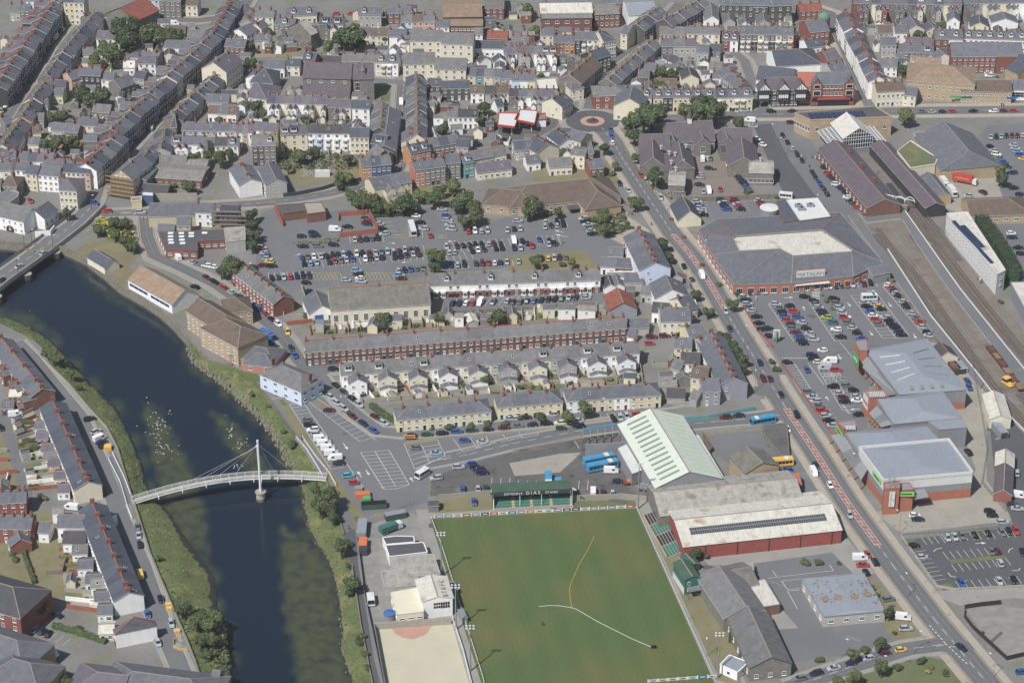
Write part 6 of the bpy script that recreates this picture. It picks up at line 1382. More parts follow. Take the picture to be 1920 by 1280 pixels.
for i in range(10):
 for k in range(2): q = P(6080+i*42+k*14,862-i*2+k*18,9.4)-rt.location; link('solar_panel',smesh(('sp',),lambda mb: mb.hexa([(-1,-1,0),(1,-1,0),(1,1,0),(-1,1,0),(-1,-1,.1),(1,-1,.1),(1,1,.7),(-1,1,.7)],'solar')),rt,(q.x,q.y,9.1))
edgewins(rt,loc,3.5,6,6,1,1.4,2)
rt,L,an = big('station_canopy','glazed station concourse roof with white ribs and glass gable','station roof',6348,845,6444,960,14,8,4.5,'steel_grey','w',fascia='frame_white',ridge='frame_white')
gb = MB(); sx_ = L/2+.06 if sin(an) < 0 else -L/2-.06
gb.poly([(sx_,-7,3),(sx_,7,3),(sx_,7,8),(sx_,0,12.4),(sx_,-7,8)],'glass_dark')
for i in range(13): y = -6.6+i*1.1; gb.bar((sx_*1.005,y,3),(sx_*1.005,y,8+4.4*(1-abs(y)/7)),.14,.14,'frame_white')
for z in (3,5,7,8.2,10): hw_ = 7 if z < 8 else 7*(12.4-z)/4.4; gb.bar((sx_*1.006,-hw_,z),(sx_*1.006,hw_,z),.14,.14,'frame_white')
part('glass_gable',gb,rt)
for s_ in (-1,1):
 sb_ = MB(); 
 sb_.hexa([(-L/2,s_*7.2,6.0),(L/2,s_*7.2,6.0),(L/2,s_*13,4.6),(-L/2,s_*13,4.6),(-L/2,s_*7.2,6.1),(L/2,s_*7.2,6.1),(L/2,s_*13,4.7),(-L/2,s_*13,4.7)],'glass_dark')
 for i in range(14): x = -L/2+L*i/13; sb_.bar((x,s_*7.2,6.15),(x,s_*13,4.75),.28,.12,'frame_white')
 for t in (0,.33,.66,1): sb_.bar((-L/2,s_*(7.2+5.8*t),6.17-1.4*t),(L/2,s_*(7.2+5.8*t),6.17-1.4*t),.3,.12,'frame_white')
 part('side_glazing',sb_,rt)
rt,L,an = big('station_building','long brick railway building with plum slate roof along platform','station',6262,1052,6634,1492,15,5,3.4,'b','u',ridge='stack_y',win=(1,14),wsz=(1.4,1.8)); 
for x in (-L*.3,-L*.05,L*.2): link('chimney',smesh(('chimney','stack_b'),stack_fn('stack_b')),rt,(x,2,8))
am = MB(); sx_ = (L/2+.2) if sin(an) < 0 else -L/2-.2; ys_ = 1
big('platform_canopy','long brown roofed platform canopy beside the tracks','canopy',6600,1050,7020,1520,9,4.6,2,'k','u',ridge='slate_ridge'); big('platform_store','narrow slate roofed store beside the platform canopy','store',6960,1290,7080,1440,7,4,2,'d','s')
rt = thing('canopy_screen','white arched iron screen at the end of the station roof','screen',P(6700,1575)); mb = MB()
for i in range(3):
 x0 = -4+i*4.2
 pts = [(x0+2.1+2.1*cos(pi*k/8),0,4.2+2.4*sin(pi*k/8)) for k in range(9)]; mb.tube(pts,.12,'frame_white')
 mb.bar((x0,0,0),(x0,0,5),.2,.2,'frame_white')
mb.bar((-4,0,7),(8.6,0,5),.2,.25,'frame_white'); part('arches',mb,rt); rt.rotation_euler = (0,0,-.2)
flat('green_roof_pub','cream pub with grass covered flat roof beside the platform','pub',[(6730,1140),(6830,1060),(7030,1190),(7015,1235),(6830,1265)],6,'c','grass',par=.5,parm='wall_c')
big('supermarket','large supermarket with broad dark slate pyramid roof','supermarket',7080,915,7265,1130,27,5.5,6.5,'d','s',hip=(0,.3)); flat('garden_walls','low brick and glass block behind the station','building',[(6850,1000),(6940,990),(7010,1060),(6900,1085)],4,'g','roof_s')
big('depot_office','buff brick office with brown hipped roof beyond the railway','office',7250,1500,7560,1490,17,4,3.5,'d','b',hip=(0,1),win=(1,6),wsz=(2,1.2))
rt,loc = flat('modern_offices','long wedge shaped white modern building beside the railway','office',[(7100,1605),(7255,1595),(7540,2030),(7480,2060)],9,'clad_white','roof_w',par=.5,parm='clad_white')
mb = MB()
a,b = P(7150,1655,9.5)-rt.location,P(7440,1970,9.5)-rt.location
mb.bar(a,b,1.6,.15,'solar'); a,b = P(7220,1690,9.5)-rt.location,P(7370,1850,9.5)-rt.location; mb.bar(a,b,2.0,.15,'solar'); part('solar_panel',mb,rt)
edgewins(rt,loc,3.5,6.2,3.2,2,.9,.9,bars=(0,0))
flat('depot_shed','grey clad depot shed with white roof at the right edge','shed',[(7580,2120),(7900,2110),(8050,2500),(7740,2420)],6,'clad_grey','roof_w')
T(3,2)
big('loco_shed','engine shed with bright white and pale blue metal roof','engine shed',1692,370,1748,552,7.5,4,1.6,'c','w',fascia='clad_white'); big('store_shed','long narrow brown roofed brick shed beside the lane','shed',1778,905,1766,1112,6,3.2,1.8,'B','u'); big('store_shed','pale roofed end of the long narrow shed','shed',1782,805,1778,902,6.2,3.3,1.8,'B','w')
big('track_hut','small cream railway house with dark slate roof and red ridge','house',1290,5,1346,75,9,3.4,3,'c','k',ridge='red_ridge'); 
for u,v,m_,lb in ((1735,690,'clad_grey','pale grey container standing below the engine shed'),(1440,220,'wall_c','cream and blue railway container by the small house'),(1395,225,'rust','rusty brown container beside the cream one')):
 mb = MB(); mb.box(0,0,0,2.8,3,8 if u == 1735 else 6,m_,top='roof_M' if u != 1395 else 'rust'); mb.box(0,0,2.8,2.95,3.1,.2,'steel_grey'); mb.box(0,-3.05 if u != 1735 else -4.05,.3,2.5,2.4,.1,'steel_dark'); solo('container',mb,lb,'container',loc=P(u,v),rz=.25)
a,b = P(1650,50),P(1905,385)
for i in range(6):
 q = a.lerp(b,(i+.5)/6); d = (b-a); L_ = d.length/6-1; mb = MB(); mb.box(0,0,.9,1.2,L_,2.5,'rust'); 
 for s_ in (-1,1): mb.box(0,s_*1.2,1.2,1.9,L_,.1,'steel_grey' if i > 2 else 'rust'); mb.box(s_*L_*.35,0,.1,.9,1.6,2,'tyre')
 mb.box(0,0,1.2,1.6,L_-.6,2.0,'timber' if i % 2 else 'rust'); solo('railway_wagon',mb,f"{ORD[i]} open flat wagon in the line of wagons on the siding",'wagon',group='wagons on the siding',loc=q,rz=atan2(d.y,d.x))
mb = MB(); mb.box(0,0,.6,1.1,5,2.4,'bright_yellow'); mb.box(-1,0,1.1,3,2.2,2.3,'bright_yellow'); mb.box(-1,0,1.7,2.6,2.25,2.35,'glass_dark'); mb.box(-1,0,2.95,3.1,2.4,2.5,'bright_yellow'); mb.bar((1,0,1.1),(3.4,0,3),.3,.3,'bright_yellow')
for x in (-1.8,1.8): mb.box(x,0,0,.6,1,2.2,'tyre')
solo('track_machine',mb,'yellow track maintenance machine beside the wagons','rail vehicle',loc=P(1800,330),rz=-1)
T(3,1)
rt = thing('passenger_train','yellow fronted passenger train emerging from the station roof','train',P(1020,318)); a = P(1020,318); b = P(880,120); d = (b-a); 
rt.rotation_euler = (0,0,atan2(d.y,d.x)); mb = MB(); Lt = 22
mb.box(Lt/2,0,.8,3.6,Lt,2.7,'steel_grey',top='steel_dark'); mb.hexa([(0,-1.35,.7),(.6,-1.35,.7),(.6,1.35,.7),(0,1.35,.7),(.25,-1.2,3.6),(.6,-1.35,3.65),(.6,1.35,3.65),(.25,1.2,3.6)],'train_yellow'); part('body',mb,rt)
mb = MB(); mb.poly([(-.02,-1,1.9),(-.02,1,1.9),(.12,.95,2.9),(.12,-.95,2.9)][::-1],'glass_dark'); mb.box(-.08,0,.5,.7,.3,2.2,'tyre')
for s_ in (-1,1): mb.poly([(2,s_*1.37,1.8),(20,s_*1.37,1.8),(20,s_*1.37,2.7),(2,s_*1.37,2.7)],'glass_dark')
part('window',mb,rt); mb = MB()
for x in (2,4,16,18): mb.box(x,0,.1,.9,.9,2,'tyre')
part('wheel',mb,rt)
T(2,0)
rt,L,an = big('school','stone school with steep plum slate roof and white bell turret','school',1160,925,1500,905,15,5.5,6,'s','u',ridge='slate_ridge',win=(1,8),wsz=(1.8,2.4),bars=(2,2))
mb = MB(); mb.box(0,0,0,2.6,1.8,1.8,'frame_white'); mb.cyl(0,0,2.6,8,1.3,.05,'roof_u',8); o = part('bell_turret',mb,rt); o.location = (0,0,11)
for x,wd in ((-9,7),(4,7),(15,6)):
 g_ = MB(); g_.add(body_mb(10,wd,5.5,wd*.42,'s'),Matrix.Rotation(pi/2,4,'Z')); g_.add(roof_mb(10,wd,5.5,wd*.42,'u',ends=(.2,.2)),Matrix.Rotation(pi/2,4,'Z')); o = part('gable_wing',g_,rt); o.location = (x,-6.5,0); link('window',smesh(('window',2.2,2.6),window_fn(2.2,2.6,(2,2))),rt,(x,-11.55,1.8))
big('school_wing','plum roofed right wing of the stone school','school',1580,960,1800,965,12,5,4,'s','u',win=(1,5)); big('school_wing','plum roofed left wing of the school beside dark trees','school',960,1010,1180,1005,13,5,5,'s','u'); big('school_wing','left front gable wing of the school with roof vents','school',1050,1010,1060,1180,11,4.5,4.5,'s','u'); big('school_wing','right front gable wing of the school with roof vents','school',1250,1060,1280,1200,11,4.5,4.5,'s','u')
big('school_wing','low dark roofed extension in the school yard','school',1560,1090,1680,1085,10,4,1.5,'s','k'); big('school_wing','stone hall with plum roof on the right of the school yard','school',1720,1030,1740,1180,13,5.5,4,'s','u'); big('school_wing','pale roofed stone block facing the school car park','school',1780,1215,1960,1220,13,6,2,'s','c',win=(1,6),wsz=(2,1.8))
for u,v in ((1118,1090),(1305,1080),(1180,1130),(1225,1140),(1195,1200),(1285,1195),(1230,1250),(1468,1170+0),(1865,1180)):
 mb = MB(); mb.cyl(0,0,0,1.4,.4,.35,'clad_white',8); mb.cyl(0,0,1.4,1.6,.8,.8,'clad_white',8); mb.cyl(0,0,1.6,2.3,.6,.05,'clad_grey',8); q = P(u,v,9); solo('roof_ventilator',mb,'white domed ventilator on the plum slate roofs of the stone school','ventilator',group='ventilators on the school roofs',loc=(q.x,q.y,7.2))
flat('school_plant','clustered roof between the two front school wings','school',[(1080,1160),(1300,1150),(1370,1270),(1120,1290)],5,'s','roof_u',par=.2)
for q,lb in (([(60,825),(190,835),(170,930),(20,900)],'right'),([(-100,850),(55,855),(20,955),(-110,940)],'left')):
 rt,loc = flat('fuel_canopy',f"white {lb} canopy of the petrol station with red edge",'canopy',q,5,'bright_red','clad_white',par=.5,parm='bright_red',z0=4.4)
 for l_ in loc: mb = MB(); mb.bar((l_.x*.6,l_.y*.6,0),(l_.x*.6,l_.y*.6,4.5),.4,.4,'clad_white'); part('post',mb,rt)
 for k in (-1,1): mb = MB(); mb.box(k*2,0,0,1.7,.8,1.6,'bright_red'); part('fuel_pump',mb,rt)
rt,loc = flat('petrol_kiosk','petrol station kiosk with red fascia and flat roof','kiosk',[(190,860),(250,855),(255,900),(185,905)],3.4,'w','roof_f',par=.6,parm='bright_red')
T(1,3)
flat('changing_rooms','dark flat roofed changing rooms, upper block','clubhouse',[(948,190),(1050,178),(1180,180),(1190,222),(975,240)],3.2,'w','dark_asphalt',par=.15); flat('changing_rooms','dark flat roofed changing rooms with white side wall','clubhouse',[(972,247),(1255,225),(1285,298),(1000,332)],3.6,'w','dark_asphalt',par=.15)
flat('clubhouse','broad clubhouse with stained grey flat roof','clubhouse',[(1005,340),(1330,312),(1382,462),(1215,480),(1215,545),(1100,555)],4,'g','roof_c',par=.15); flat('clubhouse','small grey flat roofed clubhouse wing','clubhouse',[(935,440),(1085,432),(1118,556),(968,562)],3.5,'g','roof_c',par=.15)
rt,loc = flat('club_bar','cream flat roofed club bar with two small windows','clubhouse',[(1012,602),(1210,566),(1258,742),(1060,766)],4,'c','cream_paint',par=.15); edgewins(rt,loc,1.6,1.6,3,1,1.6,.7,bars=(0,0))
rt,L,an = big('grandstand','white grandstand with painted initials on its rusty pitched roof','grandstand',1312,470,1362,630,9.5,6.8,1.2,'w','w',ov=.5); sx_ = (L/2+.03) if sin(an) < 0 else -L/2-.03
for i in range(7):
 for k in range(2): mb = MB(); mb.box(sx_,-1+i*.75,3.4+k*1.2-(.0 if i > 2 else -.2),4.4+k*1.2,.08,.6,'glass_dark'); part('window',mb,rt)
for i,ch_ in enumerate('BTRFC'): 
 txt(ch_,2.2,'roof_x',rt,(5.5-i*2.0 if sin(an) < 0 else -4+i*2.0,2.6*(1 if sin(an) < 0 else -1),7.75),(0,0,(pi if sin(an) < 0 else 0)),name='roof_lettering')
mb = MB(); mb.cyl(0,0,0,2.3,1.8,1.8,'clad_grey',18); mb.cyl(0,0,2.3,2.5,1.95,1.95,'bright_blue',18); mb.cyl(0,0,2.5,3.1,1.9,.2,'bright_blue',18); solo('water_tank',mb,'round water tank with a blue lid beside cream club bar','tank',loc=P(1003,800))
wall([(885,880),(1115,862),(1200,858),(1465,838)],2.6,.3,'grey_block','grey block wall across the top of the sand pitch')
# ================================================================ ROAD BRIDGE
T(0,1)
cl_ = [P(-120,905),P(0,810),P(300,600),P(560,400),P(700,262)]
rt = thing('road_bridge','dark stone arched road bridge with pale pavements crossing the river','bridge',cl_[0]); o_ = Vector((cl_[0].x,cl_[0].y,0))
q = [p-o_ for p in cl_]; dk = MB(); strip_mb(dk,q,10.5,0,'road_asphalt',0,.3); dk2 = MB()
strip_mb(dk2,q,7.0,.33,'road_asphalt'); part('deck',dk,rt); part('roadway',dk2,rt)
for s_ in (-1,1):
 mb = MB(); strip_mb(mb,q,1.7,0,'pavement',s_*4.4,.45); part('pavement',mb,rt)
 mb = MB(); strip_mb(mb,q,.5,0,'dark_stone',s_*5.6,1.5); part('parapet',mb,rt)
 mb = MB(); mb2 = MB()
 A = offs(q,s_*5.5); 
 d_ = (q[3]-q[0]); Lb = d_.length; e_ = d_.normalized(); nn = Vector((-e_.y,e_.x,0))*s_*5.45
 pts = []; N = 60
 for i in range(N+1):
  t = i/N; s2 = t*Lb; ph = (s2 % 21)/21; zz = -3.6+2.9*math.sqrt(max(0,1-(2*ph-1)**2)*.95) if .06 < ph < .94 else -3.9
  pts.append((e_*s2+nn,zz))
 for (a,za),(b,zb) in zip(pts[:-1],pts[1:]): mb.poly([(a.x,a.y,za),(b.x,b.y,zb),(b.x,b.y,.1),(a.x,a.y,.1)],'dark_stone')
 part('arch_face',mb,rt)
 for i in range(4):
  s2 = 21*i; c_ = e_*s2+nn*1.12; mb = MB(); mb.prism([(c_.x+2.0*cos(k*pi/4),c_.y+2.0*sin(k*pi/4)) for k in range(8)],-4,-.8,'dark_stone','grey_block'); part('cutwater',mb,rt)
dd_ = MB()
for a,b in zip(q[:-1],q[1:]):
 d = (b-a).normalized(); L_ = (b-a).length; t = 0
 while t < L_: strip_mb(dd_,[a+d*t,a+d*min(t+3,L_)],.16,.345,'mark_white'); t += 6
part('centre_line',dd_,rt)
for (u,v,lb) in ((136,780,'first'),(400,600,'second'),(240,560,'third'),(690,300,'fourth'),(185,590,'fifth')):
 lamp(u,v,f"{lb} dark lamp standard on the road bridge parapet",7,.5,0,'steel_dark')
T(0,2)
# ================================================================ FOOTBRIDGE
def WW(x,y,z=0): return W_(x,y,z)
n_ = 24; top = []
pa_,pb_,pc_ = WW(248,937,1.2),WW(430,898,1.9),WW(612,893,1.2)
for i in range(n_+1):
 t = i/n_; p = pa_*(1-t)**2+(pb_*2-(pa_+pc_)*.5)*2*t*(1-t)+pc_*t*t; p.z = .6+1.5*sin(pi*t); top.append(p)
rt = thing('footbridge','slender white cable stayed footbridge across the river','bridge',(top[0].x,top[0].y,0)); o_ = Vector((top[0].x,top[0].y,0)); q = [p-o_ for p in top]
def off3(pts,d): 
 z = [p.z for p in pts]; r_ = offs(pts,d)
 for a,b in zip(r_,z): a.z = b
 return r_
mb = MB(); A,B = off3(q,-1.3),off3(q,1.3)
for i in range(n_): mb.hexa([A[i]-Vector((0,0,.25)),A[i+1]-Vector((0,0,.25)),B[i+1]-Vector((0,0,.25)),B[i]-Vector((0,0,.25)),A[i],A[i+1],B[i+1],B[i]],'clad_white','grey_block')
part('deck',mb,rt)
for s_ in (-1.3,1.3):
 C = off3(q,s_)
 for h_ in (.4,.7,1.0,1.3):
  mb = MB(); mb.tube([c+Vector((0,0,h_)) for c in C],.03 if h_ < 1.2 else .05,'steel_white'); part('handrail',mb,rt)
 for i in range(0,n_+1): link('rail_post',smesh(('rpost',),lambda mb: mb.box(0,0,0,1.3,.12,.12,'steel_white')),rt,C[i])
 mb = MB(); mb.tube([c-Vector((0,0,.3)) for c in C],.11,'steel_white'); part('edge_beam',mb,rt)
for i in range(3,n_,3):
 C = off3(q,-2.1); c = C[i]; mb = MB(); mb.bar(q[i],c-Vector((0,0,.3)),.14,.2,'steel_white'); mb.cyl(c.x,c.y,c.z-.9,c.z-.2,.22,.22,'clad_white',6); mb.bar(c,c+Vector((0,0,2.2)),.1,.1,'steel_white'); part('cable_anchor',mb,rt)
mbase = WW(489,930,-2.5)-o_; mtop = Vector((mbase.x,mbase.y,19.5))
mb = MB(); mb.cyl(mbase.x,mbase.y,-4.2,-.9,1.7,1.5,'grey_block',16); mb.cyl(mbase.x,mbase.y,-.9,-.5,1.9,1.9,'concrete',16); part('pier',mb,rt)
mb = MB(); mb.cyl(mbase.x,mbase.y,-.6,19.5,.42,.34,'steel_white',10); mb.cyl(mbase.x,mbase.y,19.5,20.1,.5,.3,'clad_white',10); 
i_m = min(range(n_+1),key=lambda i: (q[i]-Vector((mbase.x,mbase.y,q[i].z))).length); mb.bar(q[i_m]+Vector((-.8,1.2,-.3)),mtop-Vector((.6,-.8,2)),.4,.4,'steel_white'); mb.bar(Vector((mbase.x,mbase.y,1.2)),q[i_m],.5,.4,'steel_white'); part('mast',mb,rt)
for i in list(range(3,n_,3)):
 if abs(i-i_m) < 2: continue
 c = off3(q,-2.1)[i]
 mb = MB(); mb.bar(mtop-Vector((0,0,.4+abs(i-i_m)*.12)),c,.045,.045,'steel_white'); part('cable',mb,rt)
for lst,lb in (([(203,862),(225,905),(240,955),(248,975)],'pale railing along the west side of the footbridge ramp'),([(211,852),(232,895),(245,930)],'pale railing along the east side of the footbridge ramp'),
    ([(555,822),(575,845),(600,885),(605,897)],'white railing of the eastern footbridge ramp, river side'),([(567,822),(590,855),(618,890),(630,912)],'white railing of the eastern footbridge ramp, path side')):
 pts = [W_(*p) for p in lst]; r2 = thing('ramp_railing',lb,'railing',pts[0]); mb = MB(); o2 = pts[0]
 for h_ in (.35,.7,1.05,1.4): mb.tube([p-o2+Vector((0,0,h_)) for p in pts],.035,'steel_white')
 part('rail',mb,r2)
 for p in resample(pts,14): link('post',smesh(('rpost',),lambda mb: mb.box(0,0,0,1.3,.12,.12,'steel_white')),r2,p-o2)
mb = MB(); strip_mb(mb,[W_(207,857),(W_(228,900)),W_(243,945)],3,0,'asphalt',0,.35); strip_mb(mb,[W_(561,822),W_(583,850),W_(610,893)],3,0,'asphalt',0,.35); struct('bridge_ramp',mb)
# ================================================================ SPORTS GROUND
T(0,0)
def hoard(x0,y0,x1,y1,n,cols,lab,skip=()):
 a,b = W_(x0,y0),W_(x1,y1); d = (b-a); L_ = d.length/n; an_ = atan2(d.y,d.x)
 for i in range(n):
  if i in skip: continue
  p = a+d*((i+.5)/n); c = cols[i % len(cols)]
  fn = lambda mb,c=c: (mb.box(0,0,.15,1.05,L_*.9,.08,c),mb.box(-L_/2,0,0,1.2,.3,.2,'frame_white'),mb.box(0,-.05,.45,.75,L_*.5,.04,'frame_white' if c not in ('clad_white','cream_paint') else 'dark_trim'),mb.box(0,.05,.45,.75,L_*.5,.04,'frame_white' if c not in ('clad_white','cream_paint') else 'dark_trim'))
  link('advertising_board',smesh(('hb',c,round(L_,2)),fn),None,p,an_,label=f"{ {'paint_n':'navy','clad_white':'white','bright_red':'red','bright_blue':'blue','orange_paint':'orange','cream_paint':'cream','dark_trim':'black','clad_grey':'grey'}[c]} advertising board {lab}, {ORD[i]} from the left",cat='advertising board',group='boards '+lab)
hoard(815,971,1190,951,22,['clad_grey','clad_grey','cream_paint','bright_red','clad_grey','paint_n','bright_red','clad_white','bright_blue','clad_grey','orange_paint','cream_paint','clad_white','clad_grey','dark_trim','dark_trim','clad_white','clad_grey'],'behind the far goal line')
hoard(1215,1279,1345,1269,7,['clad_white','cream_paint','clad_white','clad_white','clad_white','bright_blue','clad_white'],'at the near goal line')
def pfence(pts,lab,n,m='clad_white'):
 pts = [W_(x,y) for x,y in pts]; r2 = thing('pitch_rail',lab,'railing',pts[0]); o2 = pts[0]; mb = MB(); mb.tube([p-o2+Vector((0,0,1)) for p in pts],.06,m); part('rail',mb,r2)
 for p in resample(pts,n): link('post',smesh(('pp',m),lambda mb: mb.box(0,0,0,1.0,.16,.16,m)),r2,p-o2)
pfence([(1193,952),(1340,1274)],'white rail along the right touchline',56); pfence([(808,972),(830,1030),(870,1160),(905,1270),(912,1300)],'white rail along the left touchline',52)
pts = [W_(1196,950),W_(1344,1272)]; mb = MB(); strip_mb(mb,pts,1.4,0,'pavement',0,.09); struct('touchline_path',mb)
a,b = W_(926,957),W_(1071,950); d = b-a; L = d.length; an_ = atan2(d.y,d.x); rt = thing('spectator_stand','green roofed football stand lettered along its dark fascia','stand',a,an_)
D_ = 6.6; mb = MB()
for i in range(6): mb.box(L/2,1.2+i*.85,0,.5+i*.45,L,.85,'concrete')
mb.box(L/2,.35,0,.35,L,.7,'concrete'); part('terrace_step',mb,rt)
for i in range(6):
 for x0,x1 in ((.6,.235*L),(.275*L,.47*L),(.51*L,.725*L),(.765*L,L-.5)):
  nseat = int((x1-x0)/.55)
  mb = MB()
  for k in range(nseat): x = x0+(k+.5)*(x1-x0)/nseat; mb.box(x,1.45+i*.85,.5+i*.45,1.0+i*.45,.46,.12,'seat_green'); mb.box(x,1.15+i*.85,.5+i*.45,.62+i*.45,.46,.5,'seat_green')
  part('seat_row',mb,rt,kind='stuff')
for x in (.255*L,.49*L,.745*L):
 for i in range(6): mb = MB(); mb.box(x,1.2+i*.85,.5+i*.45,.56+i*.45,.9,.7,'mark_yellow'); part('stair',mb,rt)
mb = MB(); mb.box(L/2,D_,0,6.4,L,.25,'green_dark'); mb.box(0,D_/2+.5,0,6,.2,D_-1,'green_dark'); mb.box(L,D_/2+.5,0,6,.2,D_-1,'green_dark'); part('wall',mb,rt)
mb = MB(); mb.hexa([(-.5,1.6,6.2),(L+.5,1.6,6.2),(L+.5,D_,6.5),(-.5,D_,6.5),(-.5,1.6,6.4),(L+.5,1.6,6.4),(L+.5,D_,6.7),(-.5,D_,6.7)],'green_dark'); part('roof',mb,rt)
mb = MB(); mb.box(L/2,1.5,4.75,6.3,L+1,.15,'steel_dark'); part('fascia',mb,rt)
txt('EISTEDDLE',1.15,'frame_white',rt,(L*.255,1.38,5.45),(pi/2,0,0),sp=1.15); txt('DIAS',1.7,'frame_white',rt,(L*.51,1.38,5.5),(pi/2,0,0),sp=1.5); txt('STAND',1.15,'frame_white',rt,(L*.75,1.38,5.45),(pi/2,0,0),sp=1.2)
for x in (0,L): mb = MB(); mb.bar((x,.3,0),(x,1.6,6.2),.25,.25,'frame_white'); part('post',mb,rt)
for x in (L*.34,L*.62): mb = MB(); mb.bar((x,1,0.4),(x,1.6,5),.14,.14,'frame_white'); part('post',mb,rt)
T(2,3)
p0,p1,p2 = P(985,25),P(1165,342),P(1110,0); d = (p1-p0); L = d.length; rt = thing('seating_terrace','open seating terrace with alternating dark and green seat blocks','stand',p0,atan2(d.y,d.x)); sgn = 1
lat = 6.6
mb = MB()
for i in range(7): mb.box(L/2,.5+i*.95,0,.2+i*.28,L,.95,'pavement')
part('terrace_step',mb,rt)
for k in range(4):
 for i in range(7):
  mb = MB(); x0 = L*k/4+.6; x1 = L*(k+1)/4-.5; ns = 14
  for s_ in range(ns): mb.box(x0+(s_+.5)*(x1-x0)/ns,.55+i*.95,.25+i*.28,.72+i*.28,(x1-x0)/ns*.95,.5,'seat_green' if k % 2 else 'seat_dark')
  part('seat_row',mb,rt,kind='stuff')
mb = MB(); strip_mb(mb,[Vector((0,-.3,0)),Vector((L,-.3,0))],.15,0,'bright_yellow',0,1.0); part('front_rail',mb,rt)
rt,L,an = big('press_box','green and white two storey press box above the touchline','press box',1268,352,1352,480,5.2,5.6,.9,'teal_dark','green_dark',fascia='teal_dark')
sx_ = (L/2+.03) if sin(an) < 0 else -L/2-.03; mb = MB(); mb.box(sx_,-1,.8,2,.06,1,'frame_white'); mb.box(sx_,-1,3.2,4.6,.06,.9,'frame_white'); mb.box(sx_*1.004,-1,3.4,4.4,.06,.6,'glass_dark'); mb.box(0,-2.63,.0,2.4,L,.06,'clad_white'); mb.box(0,2.63,.0,2.4,L,.06,'clad_white'); part('window',mb,rt)
mb = MB()
for i in range(9): t = i/8; mb.box(sx_*1.05+(1.8 if sx_ > 0 else -1.8),2-4*t,.3+3*t,.38+3*t,1.1,.5,'steel_grey')
for y in (-2.2,2.2):
 for x in (.6,3): mb.bar((sx_*1.05+(x if sx_ > 0 else -x),y,0),(sx_*1.05+(x if sx_ > 0 else -x),y,4.3),.1,.1,'steel_dark')
for z in (3.3,4.3): mb.bar((sx_*1.05+(3 if sx_ > 0 else -3),-2.2,z),(sx_*1.05+(3 if sx_ > 0 else -3),2.2,z),.08,.08,'steel_dark')
mb.box(sx_*1.05+(2 if sx_ > 0 else -2),0,3.2,3.3,2.6,4.4,'steel_grey'); part('steel_stair',mb,rt)
big('store_hut','small green roofed lean-to behind the press box','hut',1300,310,1370,380,4,2.6,.8,'green_dark','green_dark')
def flood(u,v,lab,h=16):
 c = P(u,v); rt = thing('floodlight',lab,'floodlight',c)
 link('mast',smesh(('fm',h),lambda mb: mb.cyl(0,0,0,h,.28,.14,'steel_grey',8)),rt)
 link('crossbar',smesh(('fc',h),lambda mb: (mb.bar((-1.3,0,h),(1.3,0,h),.12,.12,'steel_grey'),mb.bar((-1.3,0,h+1),(1.3,0,h+1),.12,.12,'steel_grey'),mb.bar((0,0,h),(0,0,h+1),.12,.12,'steel_grey'))),rt)
 for x in (-1.1,0,1.1):
  for z in (0,1): link('lamp',smesh(('fl',),lambda mb: mb.hexa([(-.28,-.1,-.25),(.28,-.1,-.25),(.28,.2,-.25),(-.28,.2,-.25),(-.28,-.25,.25),(.28,-.25,.25),(.28,.1,.25),(-.28,.1,.25)],'frame_white')),rt,(x,-.15,h+z))
flood(1540,1245,'tall floodlight by the white hut near the bottom right'); flood(945,-25,'tall floodlight beside the bus garage corner',17)
T(1,3)
flood(1392,480,'tall slim floodlight mast beside the clubhouse roof'); flood(1500,880,'floodlight mast in front of the white grandstand'); flood(1608,1190,'floodlight mast near the sand pitch wall'); 
for u,v,lb in ((1480,590,'first'),(1550,800,'second')):
 mb = MB(); mb.box(0,0,0,2.1,5,1.6,'clad_grey'); mb.box(0,0,2.1,2.2,5.4,2.0,'steel_grey'); solo('dugout',mb,f"{lb} grey dugout shelter beside the left touchline",'dugout',loc=P(u,v),rz=-1.25)
T(2,3)
def hose(uv,m,lab):
 mb = MB(); mb.tube([P(u,v)+Vector((0,0,.16)) for u,v in uv],.06,m); solo('hose',mb,lab,'hose')
hose([(618,182),(560,300),(500,400),(445,530),(433,570),(435,640),(448,710)],'bright_yellow','long yellow hose curving over the football pitch'); hose([(202,708),(280,700),(350,702),(440,715),(480,726),(640,820),(760,880),(900,950),(1060,1018)],'clad_white','long white hose running diagonally over the football pitch')
mb = MB(); mb.box(0,0,0,.8,1.6,.8,'tyre'); mb.bar((0,0,.8),(.4,-.5,1.5),.15,.15,'steel_dark'); solo('sprinkler',mb,'black sprinkler at the end of the white hose','sprinkler',loc=P(1062,1016)); person(230,850,'dark clothed groundsman standing on the football pitch','a')
T(1,3)
def lorry(u,v,hd,cab,body,L,lab,name='lorry',h=2.9,z=.5):
 a,b = P(u,v,1),P(u+hd[0],v+hd[1],1); rt = thing(name,lab,'lorry',(a.x,a.y,.17),atan2(b.y-a.y,b.x-a.x))
 mb = MB(); mb.box(-.9,0,.9,h,L-2.2,2.4,body); part('box_body',mb,rt)
 mb = MB(); mb.hexa([(L/2-1.9,-1.15,.5),(L/2,-1.15,.5),(L/2,1.15,.5),(L/2-1.9,1.15,.5),(L/2-1.9,-1.1,2.6),(L/2-.25,-1.1,2.6),(L/2-.25,1.1,2.6),(L/2-1.9,1.1,2.6)],cab); part('cab',mb,rt)
 mb = MB(); mb.poly([(L/2+.0,-1,1.5),(L/2+.0,1,1.5),(L/2-.17,.95,2.4),(L/2-.17,-.95,2.4)],'glass_dark'); part('windscreen',mb,rt)
 for x in (L/2-1.2,-L/2+1,-L/2+2.2):
  for s_ in (-1,1): link('wheel',smesh(('wheel',.48),wheel_fn(.48)),rt,(x,s_*1.05,0))
 return rt
